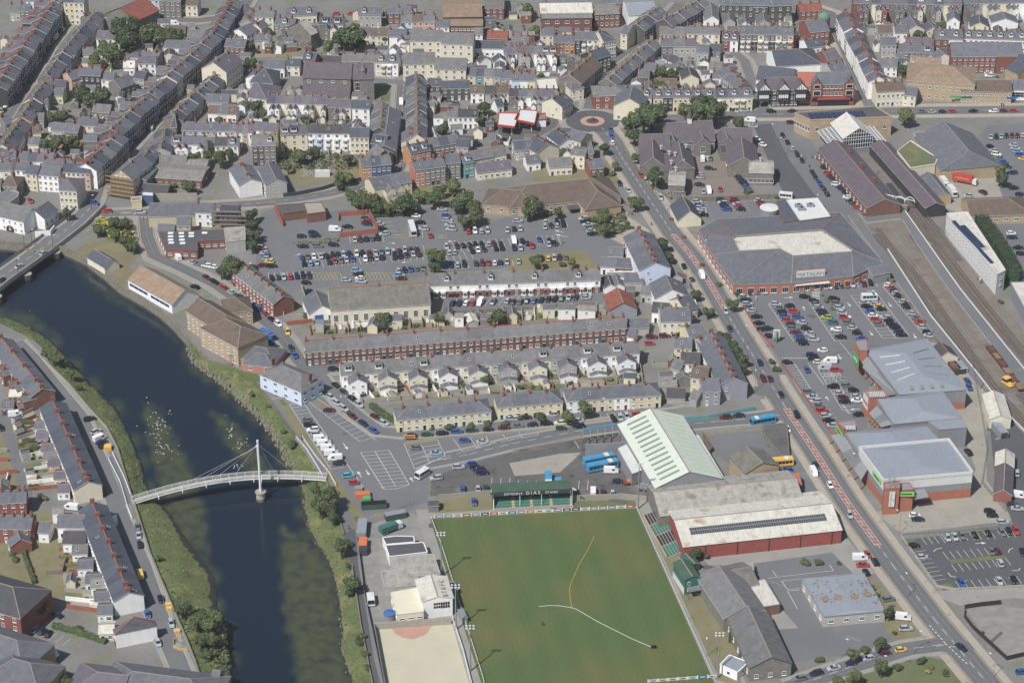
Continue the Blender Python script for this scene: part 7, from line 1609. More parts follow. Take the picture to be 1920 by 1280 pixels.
lorry(1010,125,(60,-22),'clad_white','teal_dark',8.5,'teal green refuse lorry with white cab by the pitch','refuse_lorry'); 
def skip(u,v,L,w,h,m,lab,rz,name='container',top=None,roofm=None):
 mb = MB(); mb.box(0,0,0,h,L,w,m,top=top or m)
 for k in range(int(L/.8)): 
  for s_ in (-1,1): mb.box(-L/2+.4+k*.8,s_*(w/2+.04),.1,h-.1,.12,.08,m)
 if roofm: mb.box(0,0,h,h+.12,L+.1,w+.1,roofm)
 for s_ in (-1,1): mb.box(s_*(L/2+.03),0,.15,h-.2,.06,w*.8,m)
 return solo(name,mb,lab,'container',loc=P(u,v),rz=rz)
skip(797,150,9,3,2.6,'clad_grey','long pale grey container on the riverside strip of the yard',pi/2,roofm='roof_M'); skip(803,262,5,2.8,2.5,'orange_paint','orange container below the pale grey one',pi/2); skip(806,310,2.6,2.8,2.3,'steel_dark','dark container end below the orange one',pi/2)
skip(1045,45,7,2.4,2.3,'green_dark','green grey skip container beside the refuse lorry',.35,roofm='clad_grey')
T(1,2)
skip(800,1165,5,2.4,1.8,'orange_paint','orange recycling skip at the end of the car park',.1); skip(832,1200,2.6,2.2,1.8,'bright_green','small green recycling bank beside orange skip',.1); skip(885,1245,8.5,2.6,2,'green_dark','long dark green open container in the car park corner',.12,top='tyre'); skip(770,1120,2.6,2,1.6,'clad_grey','grey bottle bank above the orange skip',.1)
T(0,2); skip(810,808,2.6,2.6,1.6,'bright_yellow','yellow skip bags beside the riverside cars',.1)
T(0,3)
for k,(u,v) in enumerate(((1265,700),(1270,730),(1330,900),(1050,490))): skip(u,v,1.8,1.4,1,'bright_yellow',f"{ORD[k]} yellow works item on the riverside verge",.3,name='works_box')
rt = thing('barrier_ring','ring of yellow road works barriers around rubble by the river','barrier',P(1350,1000)); o_ = P(1350,1000)
for (a,b) in (((1300,960),(1350,945)),((1350,945),(1360,950)),((1300,960),(1305,1000)),((1300,1020),(1350,1040)),((1350,1040),(1408,1050))): 
 mb = MB(); pa,pb = P(*a)-o_,P(*b)-o_; mb.bar(pa+Vector((0,0,.9)),pb+Vector((0,0,.9)),.1,.3,'bright_yellow'); mb.bar(pa+Vector((0,0,.4)),pb+Vector((0,0,.4)),.1,.2,'bright_yellow'); part('barrier',mb,rt)
mb = MB(); mb.cyl(0,0,0,.8,2.6,.6,'gravel',12); solo('rubble_heap',mb,'heap of pale rubble inside the yellow barriers','rubble',loc=P(1352,1000))
def bus(u,v,hd,m1,m2,L,lab,name='bus',h=2.95):
 a,b = P(u,v,1.5),P(u+hd[0],v+hd[1],1.5); rt = thing(name,lab,'bus',(a.x,a.y,.17),atan2(b.y-a.y,b.x-a.x))
 mb = MB(); mb.hexa([(-L/2,-1.25,.35),(L/2-.1,-1.25,.35),(L/2-.1,1.25,.35),(-L/2,1.25,.35),(-L/2+.1,-1.18,h),(L/2-.25,-1.18,h),(L/2-.25,1.18,h),(-L/2+.1,1.18,h)],m1)
 mb.box(L*.25,0,h,h+.03,L*.14,2.35,m2); mb.box(-L*.2,0,h,h+.2,1.6,1.3,m1); part('body',mb,rt)
 mb = MB()
 for s_ in (-1,1):
  n = int(L/1.4)
  for i in range(n): x = -L/2+.5+i*(L-1)/n; mb.poly([(x,s_*1.25,1.35),(x+(L-1)/n-.15,s_*1.25,1.35),(x+(L-1)/n-.15,s_*1.215,2.35),(x,s_*1.215,2.35)][::s_],'glass_dark')
 mb.poly([(L/2-.08,-1.1,1.1),(L/2-.08,1.1,1.1),(L/2-.2,1.05,2.5),(L/2-.2,-1.05,2.5)],'glass_dark'); part('window',mb,rt)
 for x in (L*.32,-L*.28):
  for s_ in (-1,1): link('wheel',smesh(('wheel',.48),wheel_fn(.48)),rt,(x,s_*1.08,0))
 return rt
T(2,2)
bus(650,885,(60,-12),'bus_blue','cream_paint',11.5,'blue single deck bus furthest back beside the garage'); bus(678,930,(60,-12),'bus_blue','cream_paint',11.5,'blue bus with cream end beside the white van'); bus(273,1045,(2,60),'bus_blue','cream_paint',8.5,'blue bus parked end on behind the football stand'); bus(346,1078,(2,60),'bus_blue','cream_paint',6,'short blue bus parked behind the football stand'); bus(1880,590,(-60,10),'bus_blue','cream_paint',9.5,'blue and white bus turning off the main road')
T(3,2); bus(85,905,(60,-6),'bright_yellow','cream_paint',10,'yellow bus parked by the orange roofed shop')
T(1,1); bus(1172,435,(18,60),'clad_white','clad_white',11,'white coach parked across the central car park',name='coach'); 
T(1,2); bus(1245,985,(-60,38),'clad_white','clad_white',5.8,'white minibus driving at the car park junction',name='minibus',h=2.5)
T(3,1); bus(760,945,(60,-2),'clad_white','bright_blue',6.5,'white and blue minibus in the retail car park',name='minibus',h=2.6); bus(135,185,(60,6),'clad_white','clad_white',6,'white minibus at the station access lane',name='minibus',h=2.6); 
rt = lorry(1475,80,(60,12),'clad_white','bright_red',11,'red furniture lorry with white cab in the loading yard',h=3.9); txt('4 FURNISH',1.3,'bright_yellow',rt,(-1,-1.22,2.5),(pi/2,0,0)); lorry(1320,100,(50,55),'clad_white','clad_white',7,'white lorry with a blue roof in the loading yard',h=3.3); lorry(1380,165,(50,55),'clad_white','clad_white',7.5,'white box lorry parked in front of the other',h=3.3)
T(1,3); bus(860,650,(8,60),'clad_white','clad_white',5.2,'white minibus in the club yard',name='minibus',h=2.3)
T(1,1); lorry(85,1240,(60,32),'bright_blue','bright_blue',8,'blue lorry on the riverside road bend')
# ================================================================ TREES AND PLANTS
for c,r_,lst in (
 ((0,0),None,[(920,200,120,'d'),(960,290,110,'d'),(1130,240,90,'b'),(1230,260,100,'b'),(1330,280,80,'b'),(1090,290,70,'d'),(810,360,85,'b'),(840,430,80,'a'),(720,440,60,'b'),(700,480,50,'c'),(600,690,95,'d'),(660,750,75,'b'),(760,720,80,'d'),(880,660,50,'b'),(460,870,60,'b'),(380,880,50,'a'),(560,900,35,'b'),(390,1080,80,'b'),(500,1060,70,'b'),(560,1070,55,'b'),(320,1080,30,'b'),(1880,480,60,'d'),(1800,470,40,'b'),(1900,800,60,'d'),(1460,1180,50,'b'),(1560,1170,55,'b'),(1650,1180,70,'b'),(1720,1150,50,'b'),(1860,340,60,'d')]),
 ((1,0),None,[(720,280,125,'d'),(640,290,80,'d'),(780,330,70,'d'),(540,350,55,'b'),(100,350,45,'b'),(1625,440,35,'c'),(1710,800,60,'d'),(1680,900,45,'b'),(380,900,50,'d'),(10,780,45,'d'),(30,860,50,'b'),(620,900,35,'b'),(320,1160,70,'b'),(430,1140,55,'b'),(595,1160,30,'c'),(690,1190,50,'b'),(1410,970,60,'b'),(970,290,35,'b'),(240,1260,40,'b'),(320,1245,30,'b'),(420,1245,30,'b')]),
 ((2,0),None,[(1050,840,115,'a'),(990,900,110,'a'),(890,930,80,'d'),(920,1010,75,'d'),(980,840,70,'c'),(900,870,40,'c'),(1340,840,110,'b'),(1450,830,120,'a'),(1530,820,90,'b'),(1400,770,80,'a'),(1500,770,70,'b'),(690,1110,50,'d'),(935,1180,42,'d'),(770,1240,40,'c'),(390,1140,40,'b'),(1130,540,55,'b'),(1190,550,50,'b'),(1260,530,40,'d'),(1110,640,60,'b'),(1700,920,65,'b'),(120,75,60,'b'),(170,240,45,'c'),(215,560,35,'b'),(1290,430,22,'b'),(1080,1270,45,'d'),(1060,560,25,'d'),(1440,570,30,'b')]),
 ((3,0),None,[(1045,870,78,'c'),(1015,520,55,'d'),(100,155,30,'b'),(1330,200,45,'b'),(1130,255,60,'b'),(1740,1265,50,'c')]),
 ((0,1),None,[(1740,720,110,'b'),(1660,750,60,'d'),(1890,330,55,'d'),(1885,400,55,'b'),(1900,480,60,'b'),(1890,560,55,'d'),(860,390,55,'b'),(930,400,45,'d'),(800,390,40,'y'),(730,450,45,'b'),(860,480,50,'b'),(950,530,65,'b'),(1000,570,50,'a'),(400,350,32,'b'),(360,360,28,'d'),(1410,110,60,'b'),(1210,80,35,'b'),(1300,110,40,'b'),(500,320,50,'b')]),
 ((1,1),None,[(720,190,60,'b'),(780,230,70,'b'),(860,230,85,'b'),(920,270,60,'d'),(1000,280,55,'b'),(1100,240,90,'d'),(1180,270,60,'d'),(1230,180,60,'c'),(1340,200,80,'b'),(1380,150,55,'b'),(1490,110,75,'c'),(1560,200,95,'b'),(1500,250,70,'a'),(1620,260,60,'b'),(1640,330,75,'b'),(1560,380,60,'b'),(1620,380,50,'d'),(1150,60,18,'b'),(1362,650,82,'b'),(1340,720,60,'d'),(1290,600,35,'c'),(960,1110,70,'b'),(960,1160,45,'d'),(1820,1080,70,'b'),(1770,1130,45,'b'),(370,1080,35,'b'),(640,50,60,'b'),(700,50,55,'c'),(620,100,45,'b'),(0,380,40,'d'),(10,470,42,'b'),(0,560,40,'b'),(1370,1110,45,'b'),(170,290,30,'d'),(1190,440,0,'b')][:-1]),
 ((2,1),None,[(170,260,90,'a'),(120,310,60,'b'),(270,320,40,'b'),(350,310,42,'d'),(680,320,55,'b'),(690,370,60,'b'),(700,430,65,'b'),(620,370,35,'b'),(660,50,50,'b'),(1060,50,80,'d'),(1110,80,50,'d'),(935,240,62,'b'),(900,220,45,'b'),(755,20,35,'b'),(1120,540,62,'d'),(1180,640,50,'a'),(180,680,62,'b'),(450,690,45,'c'),(375,700,38,'b'),(1380,930,50,'a'),(1470,1060,48,'b'),(1660,1000,55,'b'),(1555,850,32,'b'),(1690,920,38,'b'),(430,1040,42,'b'),(930,990,30,'b'),(1200,180,38,'b'),(1770,150,40,'b'),(1590,1250,70,'a')]),
 ((3,1),None,[(1760,50,65,'a'),(900,770,35,'b'),(920,820,35,'c'),(440,970,30,'c'),(490,1030,25,'c'),(580,1090,22,'c'),(630,1160,30,'c'),(665,1195,32,'b'),(405,930,18,'c'),(1290,270,28,'b'),(1745,980,30,'b'),(60,190,35,'b'),(180,205,20,'b')]),
 ((1,2),None,[(540,1170,100,'b'),(440,1100,70,'b'),(480,1230,80,'b'),(560,1240,70,'a'),(270,760,45,'b'),(205,670,30,'b'),(90,480,25,'b'),(1450,640,48,'a'),(1610,630,38,'b'),(1735,605,45,'b'),(1870,610,38,'a'),(1320,650,25,'b'),(1710,275,50,'b'),(1300,260,30,'b'),(1340,320,35,'b'),(1500,340,40,'b'),(1550,370,30,'b'),(1800,390,30,'b'),(150,365,30,'b'),(60,270,45,'b')]),
 ((2,2),None,[(425,560,60,'b'),(550,500,72,'b'),(590,470,45,'b'),(215,570,48,'a'),(60,570,35,'b'),(1640,20,60,'d'),(1690,80,60,'d'),(1730,130,58,'d'),(1720,190,60,'d'),(1660,150,50,'b'),(70,270,25,'b'),(100,340,28,'c'),(15,300,20,'b')]),
 ((3,2),None,[(30,150,38,'a'),(65,205,38,'b')]),
 ((0,2),None,[(400,110,60,'b'),(440,130,55,'b'),(330,90,35,'b'),(530,230,48,'b'),(590,345,38,'a'),(1885,390,28,'b'),(330,1170,35,'b'),(240,1090,35,'d'),(300,1150,30,'b')]),
 ((0,3),None,[(275,730,90,'d'),(1180,340,45,'b'),(1380,730,70,'d'),(1480,800,80,'b'),(1560,850,75,'b'),(1600,950,60,'b'),(1620,790,55,'b'),(1500,960,60,'a'),(1550,1060,55,'b'),(100,290,45,'b'),(110,350,40,'b'),(590,870,40,'b'),(500,1270,60,'b')]),
 ((1,3),None,[(580,30,60,'b'),(640,260,75,'b'),(690,230,50,'d'),(720,540,75,'d'),(700,600,50,'d'),(690,400,35,'b'),(790,920,45,'b'),(770,970,45,'d'),(820,1060,40,'b'),(830,1160,35,'b')]),
 ((2,3),None,[(1380,310,55,'d'),(1450,325,40,'b'),(1355,350,20,'b')]),
 ((3,3),None,[(280,370,45,'b'),(380,370,45,'b'),(530,380,25,'b'),(780,560,35,'b'),(820,620,30,'a'),(910,750,55,'a'),(640,1060,60,'b'),(730,1025,55,'b'),(840,985,65,'b'),(390,1100,42,'b'),(855,1160,72,'b'),(975,1155,50,'b'),(525,1250,55,'b'),(640,1235,68,'b'),(1150,1110,48,'a'),(1210,1150,42,'c'),(1200,1185,35,'y'),(1330,1200,40,'b'),(950,900,28,'b'),(510,815,25,'b'),(680,810,25,'b'),(1610,900,22,'b'),(1645,685,18,'b')])):
 T(*c)
 plc = {(0,0):'in the upper left gardens',(1,0):'between the upper middle terraces',(2,0):'near the roundabout and school',(3,0):'in the station quarter',(0,1):'by the upper riverside junction',(1,1):'around the central car park',(2,1):'between police station and main road',(3,1):'near the retail car park',(1,2):'beside the riverside car park',(2,2):'near the council rows and garage',(3,2):'on the retail pavement',(0,2):'on the left river bank',(0,3):'on the lower left river bank',(1,3):'by the riverside path',(2,3):'behind the seating terrace',(3,3):'at the lower right junction'}[c]
 for k,(u,v,r,m) in enumerate(lst):
  y = OY+v/4; rm = r/pxs(y)
  size = 'tall' if rm > 5 else ('low' if rm < 2.6 else 'mid-sized'); col = {'a':'grey green','b':'mid green','c':'light green','d':'dark green','y':'golden'}[m]
  if rm < 2.3: shrub(u,v,r,m,f"{ORD[k % 28]} {col} shrub {plc}")
  else: tree(u,v,r,None,m,f"{size} {col} tree, {ORD[k % 28]} {plc}")
rng = random.Random(8)
for g,dens,lab in ((gS,1.6,'rough grass and weeds along the left river bank'),(gN,1.0,'rough grass and scrub along the right river bank')):
 mb = MB(); n = len(g); K = len(g[0])
 for i in range(n-1):
  for _ in range(int(dens*9)):
   t = rng.random()*(K-2.4); k = int(t); f = t-k; p = g[i][k].lerp(g[i][k+1],f).lerp(g[i+1][k].lerp(g[i+1][k+1],f),rng.random()); s_ = rng.uniform(.12,.38)
   leafq(mb,p+Vector((0,0,rng.uniform(.02,.25))),Vector((rng.uniform(-.7,.7),rng.uniform(-.7,.7),1)),s_,'leaf_'+rng.choice('bcca'),rng)
 stuff('bank_vegetation',mb,lab,'vegetation')
mb = MB()
for i in range(60,190):
 for _ in range(2):
  p = gN[min(i,189)][6].lerp(gN[min(i,189)][7],rng.random())+Vector((rng.uniform(-1,1),rng.uniform(-1,1),0)); s_ = rng.uniform(.2,.45); mb.box(p.x,p.y,p.z-.3,p.z+s_*.8,s_*1.3,s_,'rock',rot=rng.uniform(0,3),tp=.7)
for i in range(0,60):
 for _ in range(9):
  k = rng.choice((5,6,7)); p = gN[i][k]+Vector((rng.uniform(-1,1),rng.uniform(-1,1),0)); s_ = rng.uniform(.3,.7); mb.box(p.x,p.y,p.z-.3,p.z+s_*.8,s_*1.3,s_,'rock',rot=rng.uniform(0,3),tp=.7)
stuff('riprap',mb,'pale boulders lining the foot of the right river bank','rocks')
T(0,3)
for lst,lab in (([(1130,330),(1300,600),(1450,700),(1600,720),(1690,800),(1700,1000),(1720,1180),(1500,1120),(1400,960),(1250,640)],'dense green scrub on the widened lower left bank'),):
 scrub(lst,2.6,1.8,'bbcac',lab,zf=lambda x,y: -1.6,sz=(.2,.5))
T(0,1); scrub([(690,420),(760,360),(960,370),(1010,430),(1050,590),(960,600),(860,520),(720,480)],2.2,1.4,'bbcy','mixed flowering shrubs on the junction bank')
T(1,1); scrub([(600,130),(780,160),(1160,230),(1220,320),(1000,330),(760,330),(680,180)],1.8,2.2,'bbdc','overgrown bushes above the central car park'); scrub([(280,540),(620,490),(620,540),(300,565)],1.2,.4,'cc','dry grass mound in the central car park')
T(1,0); scrub([(160,1180),(560,1140),(720,1180),(900,1270),(560,1280),(160,1280)],1.0,1.2,'bcb','weeds over the rubble plot above the road')
mb = MB(); r3 = random.Random(4); T(1,0)
for _ in range(260):
 c = P(r3.uniform(340,590),r3.uniform(1170,1330)); s_ = r3.uniform(.2,.8); mb.box(c.x,c.y,0,s_*.6,s_*1.4,s_,'rock',rot=r3.uniform(0,3),tp=.7)
stuff('rubble',mb,'pale rubble scattered over the cleared plot','rubble'); area('rubble_ground',[(340,1180),(590,1150),(600,1290),(340,1330)],'gravel',occ=False)
T(2,1); scrub([(560,300),(820,300),(900,440),(720,500),(600,480)],1.8,1.2,'bcbd','clipped bushes round the little paved square')
T(1,2); hedge([(865,490),(950,555),(1075,625)],2.2,1.8,'b','bright green hedge beside the left council row')
T(3,1); hedge([(1520,320),(1640,460),(1760,640),(1850,800),(1830,870)],5.5,4.5,'d','thick dark hedge behind the white wedge offices')
T(2,3); hedge([(1690,820),(1680,990)],4.5,3,'b','tall green hedge against the old works'); hedge([(1750,965),(1790,1180)],4.5,3,'b','second green hedge near the white hut')
T(0,2)
for k,(u,v) in enumerate(((180,625),(180,700),(240,760),(210,820))): hedge([(u-70,v),(u+70,v-12)],1.8,1.4,'b',f"{ORD[k]} garden hedge down the riverside terrace gardens")
T(0,3); hedge([(400,860),(560,900),(800,980)],2,1.5,'b','hedge above the small car park with marked bays'); hedge([(160,240),(200,380),(260,540)],1.4,1.5,'b','long hedge between the back gardens')
T(1,1); hedge([(860,350),(1000,345),(1160,330)],1.6,1.4,'d','clipped hedge at the top of the central car park')
# ================================================================ WALLS AND FENCES
T(1,1)
wall([(205,200),(300,190),(500,150),(640,105),(790,80)],1.9,.3,'steel_dark','long black board fence along the curving upper road',name='board_fence',cat='fence')
wall([(0,270),(140,262)],1.2,.3,'stone_wall','low stone wall beside the upper road'); wall([(620,345),(620,380)],1.6,.3,'brick_wall','short brick wall end by the little car park')
wall([(230,1160),(420,1140)],1.8,.3,'brick_wall','red brick garden wall at the lane corner'); wall([(340,880),(430,1150)],1.8,.3,'grey_block','grey wall beside the blue doored garage')
GP = MB()
def plots(a0,a1,b0,b1,n,where,seed=1,sheds=.55,bush=.6):
 rg = random.Random(seed)
 for i in range(n+1):
  f = lambda p,q,t: (p[0]+(q[0]-p[0])*t,p[1]+(q[1]-p[1])*t)
  t0,t1 = i/n,(i+1)/n; A0,B0 = f(a0,a1,t0),f(b0,b1,t0)
  m_ = rg.choice(('brick_wall','grey_block','timber','wall_w','grey_block')); nm = dict(brick_wall='red brick',grey_block='grey block',timber='brown board',wall_w='white')[m_]
  wall([A0,B0],rg.uniform(1.2,1.8),.22,m_,f"{nm} dividing wall, {ORD[min(i,27)]} from left {where}")
  if i == n: break
  A1,B1 = f(a0,a1,t1),f(b0,b1,t1); k = rg.random()
  g1,g2 = f(A0,B0,rg.uniform(.3,.7)),None; s1 = f(A1,B1,.5)
  for q_,m2 in (([A0,A1,s1,g1],rg.choice(('concrete','paving_buff','pavement','grass','pavement'))),([g1,s1,B1,B0],rg.choice(('grass','grass','dry_grass','concrete','gravel')))): GP.sheet([P(*q) for q in q_],m2,.105+i*.0002)
  if rg.random() < sheds:
   c = f(f(A0,A1,.5),f(B0,B1,.5),rg.choice((.2,.85,.85))); w_ = rg.choice('wcgdsy'); rf_ = rg.choice('skgfw'); mb = MB(); l_ = rg.uniform(2.2,3.4)
   an_ = atan2((P(*B0)-P(*A0)).y,(P(*B0)-P(*A0)).x); mb.add(body_mb(l_,2.2,2,.6,w_),Matrix.Identity(4)); mb.add(roof_mb(l_,2.2,2,.6,rf_,ends=(.1,.1),ov=.1),Matrix.Identity(4))
   solo('garden_shed',mb,f"{WNAME[w_]} garden shed in the plot {ORD[min(i,27)]} from left {where}",'shed',loc=P(*c),rz=an_)
  for _k in range(2 if rg.random() < bush else 1):
   c = f(f(A0,A1,rg.uniform(.3,.7)),f(B0,B1,.5),rg.uniform(.3,.8)); shrub(c[0],c[1],rg.uniform(16,34),rg.choice('bbcda'),f"leafy garden bush in the plot {ORD[min(i,27)]} from left {where}")
T(1,1); plots((400,1165),(2740,995),(415,1238),(2745,1072),25,'behind the long brick terrace',2)
T(1,2); plots((690,325),(2880,180),(800,462),(2900,312),22,'below the gabled rear wings',3,.5,.9)
T(0,2); plots((250,520),(500,1090),(90,600),(215,1120),11,'of the riverside terrace gardens',4,.5,.5)
T(0,3); plots((600,120),(790,760),(430,170),(500,720),9,'of the lower riverside gardens',5,.5,.5)
T(1,1)
wall([(470,1150),(1340,1085),(2520,1010)],1.5,.3,'stone_wall','long wall behind the narrow back gardens')
big('greenhouse_shed','round roofed pale garden shed behind the long terrace','shed',1600,1065,1630,1120,4,2.2,.8,'g','w')
T(1,2)
wall([(830,460),(1100,435),(1560,385),(1780,360),(2100,330),(2520,300),(2900,270)],1.8,.3,'grey_block','long grey wall between the gardens and council rows'); wall([(650,340),(780,440)],2,.3,'wall_w','white sloping yard wall at the left end of terrace')
wall([(115,440),(230,430),(480,400)],.9,.3,'grey_block','low wall below the pale blue villa'); fence([(0,330),(120,470),(240,650),(330,760)],1.2,'timber post fence between path and river bank','timber',3)
T(2,2); wall([(1210,605),(1480,580),(1820,515)],1.7,.2,'wall_t','pale blue hoarding along the bus road',name='hoarding',cat='fence'); wall([(0,820),(250,775),(520,715)],.8,.3,'grey_block','low wall between bus road and depot'); wall([(1440,700),(1640,680),(1920,640)],1.4,.3,'grey_block','weedy grey wall south of the bus road')
wall([(455,1195),(820,1180),(1035,1200)],2.2,.3,'concrete','pale panel fence behind the goal end',name='panel_fence',cat='fence'); wall([(1430,715),(1500,830),(1480,850)],2.2,.2,'timber','timber screen beside the bus garage',name='board_fence',cat='fence'); wall([(1210,480),(1400,480),(1580,455)],1.8,.3,'grey_block','grey garden wall below the lilac gable')
T(1,2); wall([(1370,1185),(1760,1150)],2,.3,'concrete','pale panel fence with a poster behind the stand',name='panel_fence',cat='fence'); fence([(1060,1265),(1180,1220)],1.6,'palisade gate fence at the sports ground entrance','steel_grey',1.2)
T(3,3)
fence([(1475,740),(1470,790),(1540,880),(1790,1110),(1920,1080)],1.8,'dark timber fence around the gravel yard','dark_trim',1.2,panel='dark_trim'); fence([(1475,725),(1600,705),(1745,690)],1.8,'dark timber fence at the top of the gravel yard','dark_trim',1.2,panel='dark_trim')
fence([(1010,170),(1120,165),(1400,150),(1850,105)],1.6,'galvanised railings between service yard and car park','steel_grey',1.6,3); wall([(1000,190),(1150,400),(1260,560),(1400,585),(1920,560)],.9,.35,'grey_block','low kerb wall around the dark car park')
T(3,2); fence([(1510,90),(1600,560),(1640,820),(1600,1070),(1780,1280)],2,'galvanised fence between service yard and railway lane','steel_grey',2.2,3)
T(3,1); wall([(590,380),(760,640),(900,830),(1180,1180),(1280,1300)],1.8,.35,'brick_paving','brick boundary wall of the retail car park beside railway'); fence([(1190,360),(1330,480),(1500,660),(1700,900)],1.6,'grey mesh fence beside the wedge shaped offices','steel_grey',2.4,2)
T(0,0); wall(X([(1255,372),(1300,378),(1465,372)]),2.2,.4,'stone_wall','stone wall along the school car park') ; wall(X([(1170,285),(1200,340),(1258,375)]),1.6,.4,'stone_wall','stone wall between school and main road'); wall(X([(1000,390),(1060,388),(1162,380)]),2.4,.4,'grey_block','grey wall with notice boards below police station')
wall(X([(1465,680),(1510,745),(1575,835),(1600,870)]),.9,.35,'brick_wall','low brick wall between pavement and retail car park'); wall(X([(1387,560),(1410,605),(1450,652)]),.9,.35,'brick_wall','low brick wall at the top of retail car park')
wall(X([(702,1180),(724,1300)]),2.6,.12,'steel_grey','mesh fence at the left of the sand pitch',name='mesh_fence',cat='fence'); wall(X([(848,1160),(868,1220),(888,1300)]),1.2,.25,'clad_white','white wall at the right of the sand pitch')
wall(X([(612,905),(628,950),(645,1002)]),.8,.35,'stone_wall','low path wall above the right river bank'); wall(X([(660,1060),(677,1175),(700,1290)]),.8,.35,'stone_wall','low wall between lower path and river bank'); wall(X([(668,1000),(684,1120),(720,1290)]),1.6,.1,'steel_grey','thin mesh fence beside the club yard',name='mesh_fence',cat='fence')
wall(X([(185,870),(205,925),(225,985)]) if 0 else X([(0,465),(45,470),(65,475)]),1.2,.4,'stone_wall','river wall parapet left of the road bridge')
# ================================================================ MARKINGS
T(1,2)
bays(250,475,560,960,19,105,-13); line(355,462,820,1115); line(355,462,250,475)
bays(480,520,780,755,9,80,-28); line(390,450,480,520); 
for i in range(9): line(405+i*14,455+i*9,470+i*22,440+i*6,.14,'mark_yellow')
line(460,430,905,745)
for a,b in (((785,835),(960,1110)),((892,825),(1045,1085)),((998,817),(1150,1075))): line(*a,*b,w=.18)
for i in range(11): t = i/10; line(785+150*t,835+260*t,998+152*t,817+258*t)
pline([(935,1095),(975,1112),(1060,1105),(1150,1075)])
pline([(1110,765),(1190,960),(1420,860),(1360,740)]); line(1240,775,1300,905)
for i in range(5): line(1140+i*15,820+i*35,1255+i*14,800+i*28); line(1250+i*14,795+i*26,1370+i*14,775+i*26)
for i in range(12): line(1115+i*20,780-i*3,1145+i*20,745-i*2,.14,'mark_yellow'); line(1145+i*20,780-i*3,1115+i*20,750-i*2,.14,'mark_yellow')
pline([(1480,735),(1550,830),(1758,775),(1725,712)]); line(1605,722,1655,798); pline([(1848,700),(1890,745),(2000,720)])
arrow(655,765,690,815); arrow(790,1020,762,975); arrow(825,965,850,1005); arrow(1180,1055,1155,1020); dashes([P(1350,890),P(1760,770),P(1920,740)],(2,2))
T(2,2)
pline([(50,685),(80,725),(200,700),(180,675)]); bays(690,605,940,570,5,-28,-55,base=False)
T(2,2)
for u in (48,115,182,250,320,385,440,505,572): line(u,1045,u-8,1115)
line(470,750,505,805); line(0,840,260,800,.14,'mark_yellow')
T(1,2); 
for u in (1770,1838,1905): line(u,1025,u-5,1140)
T(1,1)
for u0,v0,u1,v1,n,du,dv in ((320,625,1250,560,20,20,62),(350,690,1240,625,19,18,48),(700,495,950,490,5,10,50),(1470,540,1890,505,9,30,75),(1420,630,1600,600,4,30,60),(1440,700,1920,670,10,15,45),(90,765,420,755,7,10,50),(910,360,1000,490,4,80,-6),(1380,290,1500,440,5,90,-4),(1150,420,1250,430,2,0,80),(1460,1025,1920,1010,9,50,-65)):
 bays(u0,v0,u1,v1,n,du,dv,base=False)
for u0 in (420,810):
 for i in range(7): line(u0+i*28,770,u0+i*28+30,830,.14,'mark_yellow'); line(u0+i*28+30,768,u0+i*28,828,.14,'mark_yellow')
 pline([(u0,772),(u0+205,768),(u0+235,822)],.14,'mark_yellow')
for u0 in (1030,1340):
 for i in range(6): line(u0+i*16,488,u0+i*16+10,488,.5,'mark_yellow'); line(u0+i*16,506,u0+i*16+10,506,.5,'mark_yellow')
arrow(985,548,1050,548); arrow(1500,532,1435,534); arrow(290,640,340,628); arrow(1150,690,1090,692)
T(2,1)
for u0,v0,u1,v1,n,du,dv in ((0,965,590,930,13,35,-60),(180,490,340,490,4,30,70),(230,370,400,370,4,20,60),(510,350,560,480,5,75,0),(1370,220,1420,340,6,85,0),(1560,210,1590,300,5,90,0),(1640,200,1700,300,5,90,0)):
 bays(u0,v0,u1,v1,n,du,dv,base=False)
for i in range(7): line(330+i*8,510+i*9,365+i*3,505+i*9,.14,'mark_yellow')
arrow(420,500,320,480); arrow(390,468,320,450)
T(3,1)
bays(0,1000,190,1280,12,95,-4); line(95,995,290,1290); bays(300,980,500,1280,12,90,-3); line(520,960,690,1270); bays(620,940,860,1260,13,105,-4); bays(720,940,960,1260,13,100,-4); line(820,930,1060,1240); bays(860,870,1180,1250,13,80,-3,base=True); bays(0,885,280,870,7,15,50,base=False); bays(430,850,800,825,8,20,50,base=False)
arrow(120,958,190,952); arrow(275,1050,262,1020); arrow(595,990,620,1022); arrow(900,990,925,1025); arrow(760,1205,785,1240); arrow(1090,1225,1112,1262); arrow(740,905,810,905)
for i in range(6): line(330,912+i*11,390,908+i*11,.45)
T(3,2)
bays(120,185,250,390,11,95,-6); line(200,170,340,390); bays(380,220,560,520,12,90,-5); bays(450,215,600,430,8,85,-4); line(300,165,420,330); bays(280,400,470,640,8,95,-8); line(540,10,640,130); 
arrow(525,100,548,138); arrow(455,445,432,415); arrow(690,510,615,512)
for i in range(8): line(550+i*7,480+i*9,570+i*7,478+i*9,.3)
for i in range(14): line(105+i*14,128,112+i*14,128,.5)
T(3,3)
bays(1075,270,1240,515,8,90,-12,base=False); bays(1150,192,1290,180,3,40,52,base=False); bays(1305,170,1820,130,10,40,58,base=False); bays(1310,300,1620,270,6,42,55,base=False); bays(1375,395,1780,345,8,42,55,base=False); bays(1405,520,1920,478,9,40,55,base=False)
for pl in ([(1240,298),(1262,278),(1305,270)],[(1802,305),(1812,280),(1838,272)],[(1890,420),(1880,438),(1830,440)],[(1410,488),(1370,482),(1350,455)]): pline(pl,.25)
arrow(1555,238,1635,232); area('island',[(1352,355),(1760,320),(1790,345),(1380,385)],'grass',.05); area('island',[(1015,200),(1090,195),(1115,230),(1040,235)],'grass',.05); area('island',[(1260,545),(1370,530),(1390,560),(1290,562)],'grass',.05)
